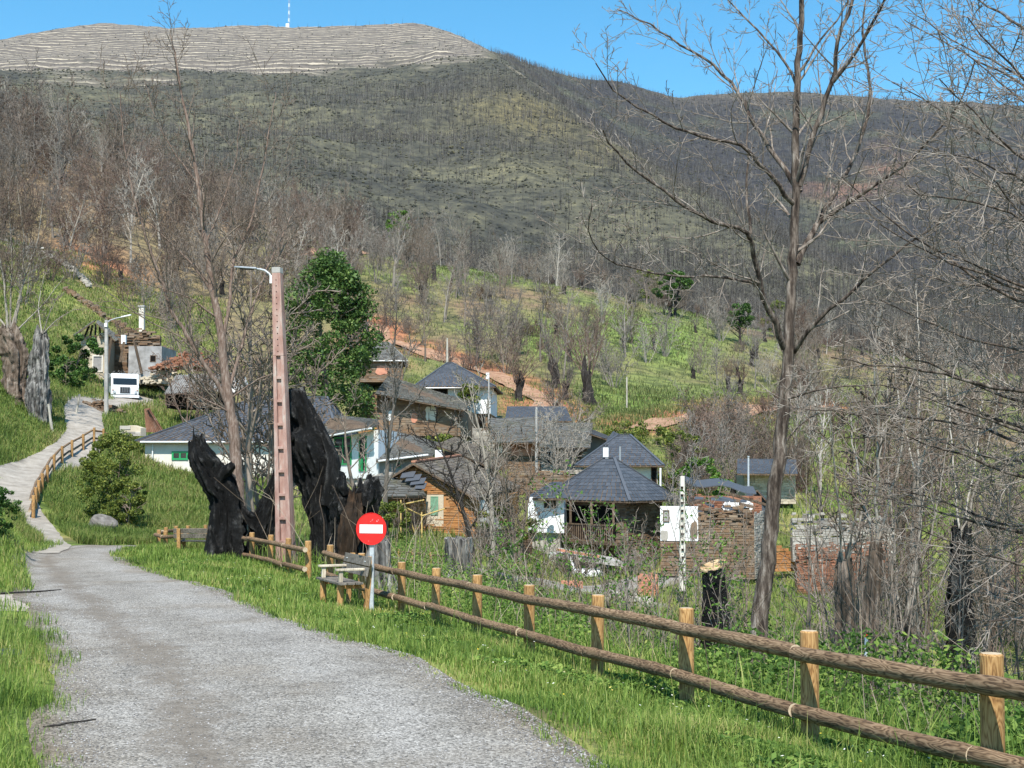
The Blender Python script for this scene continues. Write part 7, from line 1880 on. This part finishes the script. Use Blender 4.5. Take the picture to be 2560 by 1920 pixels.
# left-hand verge and side track corner
x, y = pts_band(46000, 5.0, 44, lambda y: xl_(y) - 4.5 - y * .03, lambda y: xl_(y) + .22, 1.3, RS)
cl = fbm(x * 1.3 + 30, y * 1.3, 3)
trk = np.exp(-((y - 20.8) / 1.35) ** 2) * (x < xl_(y) + 1)
edge = np.clip((xl_(y) - x) / .6, -.4, 1)
keep = (RS.rand(len(x)) < np.clip(.5 + edge * .5 + cl * .8, .04, 1)) & (RS.rand(len(x)) > trk * 1.05)
x, y, cl, edge = x[keep], y[keep], cl[keep], edge[keep]
blade_object('verge_grass', x, y, (.06 + .12 * np.clip(edge, 0, 1) + .10 * np.clip(cl + .2, 0, 1)) * RS.uniform(.6, 1.35, len(x)), .0055 * (y / 8) ** .75 * RS.uniform(.7, 1.4, len(x)), M['grass'], 'bright green grass along the left edge of the lane', None, 2)
x, y = pts_band(26000, 4.5, 16, lambda y: xl_(y) - 1.6, lambda y: xl_(y) + .16, 1.3, RS)
edge = np.clip((xl_(y) - x) / .5, -.3, 1); cl = fbm(x * 1.3 + 30, y * 1.3, 3); k = RS.rand(len(x)) < np.clip(.5 + edge * .6 + cl * .6, .04, 1); x, y, edge, cl = x[k], y[k], edge[k], cl[k]
blade_object('verge_grass', x, y, (.05 + .10 * np.clip(edge, 0, 1) + .14 * np.clip(cl + .2, 0, 1)) * RS.uniform(.5, 1.4, len(x)), .0055 * RS.uniform(.7, 1.4, len(x)), M['grass'], 'thick tuft of green grass in the near left corner', None, 22)
x, y = pts_band(16000, 23, 43, lambda y: xl_(y) - 2.6, lambda y: xl_(y) + .15, 1.1, RS)
blade_object('verge_grass', x, y, RS.uniform(.08, .3, len(x)), .013 * RS.uniform(.7, 1.4, len(x)), M['grass'], 'grass along the far left edge of the lane below the stone wall', None, 23)
# bank below and above the path, and the left hillside
def pts_fan(n, p0, p1, y0, y1, rs, pw=1.0):
    u = rs.rand(n); y = y0 * (y1 / y0) ** u; px = p0 + (p1 - p0) * rs.rand(n)
    return (px - 1280) / FOC * y, y
def off_path(x, y):
    pl = [(-13.9, 39.5), (-15.8, 45), (-18.6, 51), (-22.0, 57), (-24.1, 62), (-24.6, 66), (-24.9, 70), (-25.4, 75), (-26.6, 80), (-29.2, 87), (-30.5, 93), (-31.6, 101), (-31.8, 112)]
    return (seg_dist(x, y, pl) > np.where(y < 54, .55, 1.2)) & (road_mask(x, y) < .3) & (seg_dist(x, y, [(-12.6, 41), (-12.4, 45), (-9.5, 47.5), (-5.5, 49), (0, 52), (5, 57), (8, 63)]) > 1.5)
x, y = pts_fan(120000, -60, 700, 41, 82, RS); k = off_path(x, y); x, y = x[k], y[k]
cl = fbm(x * .8, y * .8, 4)
blade_object('bank_grass', x, y, (.2 + .3 * np.clip(cl + .4, 0, 1)) * RS.uniform(.6, 1.4, len(x)), .022 * (y / 50) * RS.uniform(.7, 1.4, len(x)), M['grass_dry'], 'rough straw and green grass on the bank below the path', None, 3, .7)
x, y = pts_fan(70000, -120, 560, 78, 175, RS); k = off_path(x, y); x, y = x[k], y[k]
blade_object('bank_grass', x, y, RS.uniform(.2, .6, len(x)), .045 * (y / 90) * RS.uniform(.7, 1.4, len(x)), M['grass_dry'], 'rough grass on the left meadow above the truck', None, 4, .7)
x, y = pts_fan(90000, 560, 2600, 46, 150, RS); k = off_path(x, y); x, y = x[k], y[k]
blade_object('rough_grass', x, y, RS.uniform(.15, .5, len(x)), .028 * (y / 60) * RS.uniform(.7, 1.4, len(x)), M['grass_dry'], 'rough grass between the village houses and on the meadow', None, 5, .7)
x, y = pts_fan(110000, 850, 2600, 120, 285, RS)
tk = (np.minimum.reduce([seg_dist(x, y, t) for t in TRACKS]) > 2.0) & (RS.rand(len(x)) < .22 + 1.0 * meadow_mask(1280 + x / y * FOC, y) + .25 * fbm(x * .1, y * .1, 3)); x, y = x[tk], y[tk]
blade_object('rough_grass', x, y, RS.uniform(.25, .7, len(x)), .07 * (y / 150) * RS.uniform(.7, 1.4, len(x)), mat_leaf('meadow grass', [(.08, (.05, .07, .02)), (.4, (.10, .125, .038)), (.7, (.155, .18, .055)), (1, (.27, .23, .11))], .3, .7), 'grass tufts on the open slope with stumps', None, 6, .7)

# brambles and nettles behind the fence
def mound(x, y): return .3 + 1.3 * np.clip(fbm(x * .42 + 3, y * .42, 3) + .22, 0, 1)
x, y = pts_band(230000, 5.0, 40, lambda y: xf_(y) + .0, lambda y: xf_(y) + 8 + y * .1, 1.25, RS)
d = np.clip((x - xf_(y)) / 1.6, .12, 1)
zz = G(x, y) + mound(x, y) * d * RS.rand(len(x)) ** .45
leaf_object('bramble_leaves', np.stack([x, y, zz], -1), .07, M['leaf_bramble'], None, 31, .6)['label'] = 'bramble and nettle leaves filling the slope behind the fence'
x, y = pts_band(60000, 5.0, 34, lambda y: xr_(y) + .5, lambda y: xf_(y) + .2, 1.3, RS)
c = fbm(x * 1.1 + 7, y * 1.1, 3); k = (c > -.05 + .3 * sstep(9, 24, y)) & (RS.rand(len(x)) < sstep(.2, 1.3, x - xr_(y) - .4)); x, y, c = x[k], y[k], c[k]
leaf_object('weed_leaves', np.stack([x, y, G(x, y) + .05 + .20 * np.clip(c + .1, 0, 1) * RS.rand(len(x)) ** .5], -1), .05, M['leaf_bramble'], None, 32, .5)['label'] = 'broad-leaved weeds in the grass at the near end of the fence'
x, y = pts_band(34000, 5.0, 40, lambda y: xf_(y) + .2, lambda y: xf_(y) + 7 + y * .1, 1.25, RS)
blade_object('rough_grass', x, y, RS.uniform(.25, .9, len(x)), .007 * (y / 9) ** .7 * RS.uniform(.7, 1.4, len(x)), M['grass'], 'tall grass growing among the brambles behind the fence', None, 7, .6)
# dry canes and sticks standing in the brambles
Rc = random.Random(33); canes = []
for k in range(1000):
    yy_ = 5.5 + 34 * Rc.random() ** 1.3; xx = float(xf_(yy_)) + .3 + (7 + yy_ * .15) * Rc.random() ** .8
    zc = G1(xx, yy_) if k < 0 else 0
    a = Rc.uniform(0, 6.28); L = Rc.uniform(.5, 1.9) * (1 + .02 * yy_); le = Rc.uniform(.05, .6)
    canes.append((xx, yy_, a, L, le))
cz = G(np.array([c[0] for c in canes]), np.array([c[1] for c in canes]))
ln = []
for (xx, yy_, a, L, le), z in zip(canes, cz):
    p = np.array([[xx, yy_, z - .05]] * 5) + np.array([[math.cos(a) * le * L * t * t, math.sin(a) * le * L * t * t, L * (t - .35 * le * t * t)] for t in (0, .3, .55, .8, 1)])
    p[1:] += np.array([[Rc.gauss(0, .02 * L) for _ in range(3)] for _ in range(4)])
    ln.append((p, np.linspace(1, .4, 5) * .0045 * (yy_ / 9) ** .6))
M['cane'] = mat_noise('dry canes', [(.3, (.10, .075, .055)), (.5, (.22, .17, .125)), (.7, (.36, .30, .23))], 1.5, .9, .1, bstr=0, island=.5)
tag(link_mesh('dry_canes', tube_mesh('dry_canes', [(ln, 3)]), M['cane']), 'dry canes and dead stalks standing in the brambles', None, None, 'stuff')

# young saplings coming into leaf behind the fence
def sapling(px, Y, h, seed, label, mat='twig', leaves=True, group='saplings coming into leaf behind the fence', nleaf=420, stems=2):
    R = random.Random(seed); g = GP(px, Y)
    r = empty('sapling', g, 0, label, 'sapling', group); out = {}
    sp = dict(seg=[8, 5, 3], wig=[.06, .10, .14], up=[.03, .06, .04], tip=[.2, .3, .45], rmin=.004 * (Y / 15) ** .7, kids=[11, 4], t0=[.2, .1], ang=[.75, .7], len=[.33, .42], rr=[.5, .6])
    for k in range(stems):
        a = R.uniform(0, 6.28)
        branch(out, R, (g.x + R.uniform(-.15, .15), g.y + R.uniform(-.15, .15), g.z - .1), _nrm((math.cos(a) * .16, math.sin(a) * .16, 1)), h * R.uniform(.7, 1.05), .016 * (h / 3), 0, sp)
    o = link_mesh('stem', out_mesh('stem', out, sides=[6, 4, 3]), M[mat]); put(o, r)
    if leaves:
        pts = []
        for l in (1, 2):
            for P_, rd in out.get(l, []):
                if R.random() < .75: pts.append(P_[-1]); pts.append(P_[len(P_) // 2])
        pts = np.array(pts); rs = np.random.RandomState(seed); i = rs.randint(0, len(pts), nleaf)
        leaf_object('leaves', pts[i] + rs.normal(0, .045, (nleaf, 3)), .062 * (Y / 22) ** .5, M['leaf_fresh'], r, seed, .8)
ORD = 'first second third fourth fifth sixth seventh eighth ninth tenth eleventh twelfth thirteenth fourteenth fifteenth sixteenth seventeenth eighteenth nineteenth twentieth'.split()
for k, (px, Y, h) in enumerate(sorted(((1348, 24, 2.7), (1400, 27, 3.0), (1470, 29, 4.2), (1548, 30, 4.6), (1585, 24, 3.0), (1620, 28, 4.0), (1662, 23, 3.0), (1285, 30, 2.6), (1730, 21, 2.6), (1818, 19, 2.2), (1240, 33, 2.6), (1860, 26, 3.0), (2010, 22, 2.4), (2060, 18, 1.6)))):
    sapling(px, Y, h, 1000 + k, ORD[k] + ' from the left of the leafy green saplings behind the log fence')
for k, (px, Y, h) in enumerate(sorted(((1220, 36, 3.6), (1330, 33, 3.4), (1560, 36, 3.6), (1745, 30, 4.2), (1850, 32, 4.6), (2030, 26, 4.6), (2075, 30, 5.4), (2130, 22, 4.6), (2160, 28, 5.6), (2215, 24, 4.6), (2255, 19, 3.8), (2300, 27, 5.6), (2390, 18, 4.2), (2480, 20, 4.6), (2575, 17, 4.2)))):
    sapling(px, Y, h, 1100 + k, ORD[k] + ' from the left of the leafless saplings behind the log fence', 'bark_tan' if k % 3 else 'twig', False, 'leafless saplings behind the fence', 0, 4)

# ------------------------------------------------------------------ burnt woods and scrub on the mountain
rs = np.random.RandomState(71)
n = 130000
px = rs.uniform(250, 2750, n); Yf = 430 * (2285 / 430) ** rs.rand(n) ** .9
xf2 = (px - 1280) / FOC * Yf
n3 = fbm(xf2 * .012, Yf * .012 + 4, 4); n4 = fbm(xf2 * .004 + 8, Yf * .004, 3)
rt = spur_side(px, Yf)
te = sstep(1560, 1680, Yf + 130 * n3) * sstep(1290, 1200, px)
pr = .24 + .8 * n4 + .5 * sstep(900, 500, Yf) + .8 * rt
pr = pr * (1 - .97 * te)
k = rs.rand(n) < np.clip(pr, .03, 1)
xs, ys = xf2[k], Yf[k]; m = len(xs); zs = G(xs, ys)
h = rs.uniform(5, 12.5, m) * np.where(ys > 2150, 1.1, 1); r = rs.uniform(.13, .26, m) * (ys / 1000) ** .35
ang = rs.uniform(0, 6.28, m); lx, ly = rs.normal(0, .04, m) * h, rs.normal(0, .04, m) * h
B = np.stack([xs, ys, zs - .5], -1)
V = [B + np.stack([np.cos(ang + q) * r, np.sin(ang + q) * r, 0 * r], -1) for q in (0, 2.1, 4.2)] + [B + np.stack([lx, ly, h], -1)]
tw_ = []
for q in range(3):                        # stubs of burnt branches
    t = rs.uniform(.35, .85, m); a2 = rs.uniform(0, 6.28, m); l = rs.uniform(.8, 2.2, m)
    c = B + np.stack([lx * t, ly * t, h * t], -1); e = c + np.stack([np.cos(a2) * l, np.sin(a2) * l, l * .8], -1)
    tw_ += [c, e, c + np.array([0, 0, .28])]
V = np.stack(V + tw_, 1).reshape(-1, 3); i = np.arange(m)[:, None] * 13
F = np.concatenate([i + np.array([[a, b, 3]]) for a, b in ((0, 1), (1, 2), (2, 0))] + [i + np.array([[4 + 3 * q, 5 + 3 * q, 6 + 3 * q]]) for q in range(3)])
M['burnt'] = mat_noise('burnt pines', [(.2, (.022, .021, .019)), (.55, (.06, .056, .05)), (.9, (.15, .14, .125))], .05, .95, .05, bstr=0, island=.7)
tag(link_mesh('burnt_forest', np_mesh('burnt_forest', V, [F]), M['burnt']), 'burnt bare pine trunks covering the mountain', None, None, 'stuff')
n = 60000
px = rs.uniform(-100, 2750, n); Yf = 420 * (2280 / 420) ** rs.rand(n)
xf2 = (px - 1280) / FOC * Yf; n3 = fbm(xf2 * .012, Yf * .012 + 4, 4)
te = sstep(1560, 1680, Yf + 130 * n3) * sstep(1290, 1200, px)
k = rs.rand(n) < np.clip(.55 + .8 * fbm(xf2 * .03, Yf * .03, 3), 0.05, 1) * (1 - .55 * te)
xs, ys, te = xf2[k], Yf[k], te[k]; m = len(xs); zs = G(xs, ys)
rr = rs.uniform(.5, 1.7, m) * (ys / 1000) ** .5 * (1 - .35 * te); c = np.stack([xs, ys, zs], -1)
off = np.array([[1, 0, .1], [-.5, .87, 0], [-.5, -.87, .1], [0, 0, .9]])
V = (c[:, None, :] + off[None] * rr[:, None, None] * rs.uniform(.6, 1.4, (m, 4, 3))).reshape(-1, 3); i = np.arange(m)[:, None] * 4
F = np.concatenate([i + np.array([[a, b, 3]]) for a, b in ((0, 1), (1, 2), (2, 0))])
M['scrub'] = mat_noise('mountain scrub', [(.15, (.034, .036, .027)), (.5, (.058, .058, .04)), (.8, (.085, .082, .048)), (1, (.13, .112, .055))], .004, .95, .05, bstr=0, island=.6)
tag(link_mesh('mountain_scrub', np_mesh('mountain_scrub', V, [F]), M['scrub']), 'low heather and broom scrub dotting the mountain', None, None, 'stuff')

# ------------------------------------------------------------------ lane details
rs = np.random.RandomState(91); n = 16000
y = 5.5 * (24 / 5.5) ** rs.rand(n); e = rs.rand(n); side = rs.rand(n) < .45
e = np.where(side, np.where(rs.rand(n) < .6, 1 - .12 * rs.rand(n) ** 1.5, .1 * rs.rand(n) ** 1.5), e)
x = xl_(y) + (xr_(y) - xl_(y)) * e
s = rs.uniform(.003, .009, n) * (1 + .015 * y)
c = np.stack([x, y, G(x, y) + .016], -1)
off = np.array([[1, 0, 0], [0, 1, 0], [-1, 0, 0], [0, -1, 0], [0, 0, .8]])
V = (c[:, None, :] + off[None] * s[:, None, None] * rs.uniform(.6, 1.4, (n, 5, 3))).reshape(-1, 3); i = np.arange(n)[:, None] * 5
F = np.concatenate([i + np.array([[a, b, 4]]) for a, b in ((0, 1), (1, 2), (2, 3), (3, 0))])
M['pebble'] = mat_noise('loose chippings', [(.1, (.10, .095, .09)), (.5, (.22, .21, .20)), (.9, (.36, .345, .33))], 3, .9, .2, bstr=0, island=.9)
tag(link_mesh('gravel', np_mesh('gravel', V, [F]), M['pebble']), 'loose stone chippings scattered over the lane', None, None, 'stuff')
def stick(label, pts, r, mat):
    p = np.array([[X_(a, Y), Y, G1(X_(a, Y), Y) + .02 + dz] for a, Y, dz in pts])
    tag(link_mesh('stick', tube_mesh('stick', [([(p, np.linspace(r, r * .5, len(p)))], 6)]), M[mat]), label, 'stick')
stick('thin stick lying across the mouth of the side track', [(8, 21.4, 0), (60, 21.9, .02), (110, 22.4, .01), (165, 23.0, 0)], .02, 'bark_dark')
stick('short dark stick on the gravel near the left verge', [(130, 9.2, 0), (190, 9.35, .01), (260, 9.6, 0)], .010, 'bark_dark')
# slate slabs and stones
def slab(label, px, Y, w, d, t, rz, mat, tilt=.1, name='stone_slab'):
    g = GP(px, Y); R = random.Random(int(px * 7 + Y)); n = 9; pts = []
    for k in range(n):
        a = 2 * math.pi * k / n; f = R.uniform(.75, 1.1); pts.append((w / 2 * f * math.cos(a), d / 2 * f * math.sin(a), 0))
    o = MB().prism(pts, (0, 0, t)).build(name, mat, bevel=t * .2); o.location = g + Vector((0, 0, -.02)); o.rotation_euler = (tilt, tilt * .6, rz)
    return tag(o, label, 'stone')
slab('flat dark slate slab in the grass at the left edge', 30, 13.2, .42, .3, .05, .3, M['slate'])
slab('smaller dark slate slab beside the flat one', -8, 12.4, .3, .24, .05, 1.3, M['slate'])
slab('big brown-grey boulder half buried in the bank under the bush', 262, 52.5, 1.3, .9, .7, .4, mat_noise('boulder rock', [(.3, (.07, .062, .055)), (.55, (.17, .155, .14)), (.75, (.30, .28, .26))], 3, .9, .2, bstr=.8, bdist=.05), .55, 'boulder')
slab('tilted dark slate slab in the scrub beyond the flat-topped stump', 1240, 40, .9, .3, .8, .5, M['slate'], .5)
# dry stone wall at the left edge
r = bld('dry_stone_wall', 'low dry stone wall under ivy at the left edge of the lane', GP(20, 30), 'wall')
A, B = Vector((-12.9, 27.5, 0)), Vector((-15.2, 37.0, 0)); zz0 = -.7
for j in range(3):
    stones(r, A + Vector((-.06 * j, 0, 0)), B + Vector((-.06 * j, 0, 0)), zz0, .55, M['stone_grey'], zb=.1, seed=95 + j, hh=(.08, .2), ll=(.15, .5), jag=.15, depth=.16, out=Vector((.97, -.22, 0)))
# field walls on the left meadow
for k, (pts, lab) in enumerate(((((150, 150), (240, 146), (330, 140), (420, 136)), 'tumbled dark field wall across the left meadow'), (((60, 172), (150, 165), (210, 158)), 'upper tumbled field wall at the edge of the left woods'))):
    rr_ = empty('field_wall', GP(*pts[0]), 0, lab, 'wall'); m = MB(); R = random.Random(k)
    for (p0, y0), (p1, y1) in zip(pts[:-1], pts[1:]):
        for j in range(60):
            t = R.random(); g = GP(p0 + (p1 - p0) * t, y0 + (y1 - y0) * t, R.uniform(-.1, .5))
            u = Vector((1, R.uniform(-.6, .6), R.uniform(-.3, .3))).normalized(); v = Vector((-u.y, u.x, 0)).normalized(); w = u.cross(v)
            m.obox(g, u * R.uniform(.3, .8), v * R.uniform(.2, .5), w * R.uniform(.1, .3))
    o = m.build('stones', M['stone_grey' if k else 'stone_brown']); put(o, rr_); tag(o, kind='stuff')
# daisies and dandelions
rs = np.random.RandomState(97); n = 420
y = 6 + 26 * rs.rand(n) ** 1.2; lf = rs.rand(n) < .3
x = np.where(lf, xl_(y) - .3 - 2.5 * rs.rand(n), xr_(y) + .4 + (xf_(y) - xr_(y) - .2) * rs.rand(n))
C = np.stack([x, y, G(x, y) + rs.uniform(.12, .26, n)], -1)
o = leaf_object('wild_flowers', C, .022, mat_leaf('flower petals', [(.2, (.75, .75, .70)), (.6, (.8, .78, .6)), (.75, (.75, .55, .04)), (1, (.8, .6, .05))], .1), None, 98, .25)
o['label'] = 'tiny white and yellow wild flowers in the verge'

# ------------------------------------------------------------------ thin mountain air
hz, hnt, hb = new_mat('thin haze')
hnt.nodes.remove(hb)
pv = hnt.nodes.new('ShaderNodeVolumePrincipled')
pv.inputs['Color'].default_value = (.78, .87, 1.0, 1)
pv.inputs['Density'].default_value = 0.000024
pv.inputs['Anisotropy'].default_value = 0.2
hnt.links.new(pv.outputs[0], hnt.nodes['Material Output'].inputs['Volume'])
zlo = min(float(np.min(_TBL)) + EYE, -12.0) - 60
o = MB().box(-3800, 3800, -60, 3700, zlo, 1000).build('haze', hz)
tag(o, 'thin blue mountain air between the village and the summit', None, None, 'stuff')
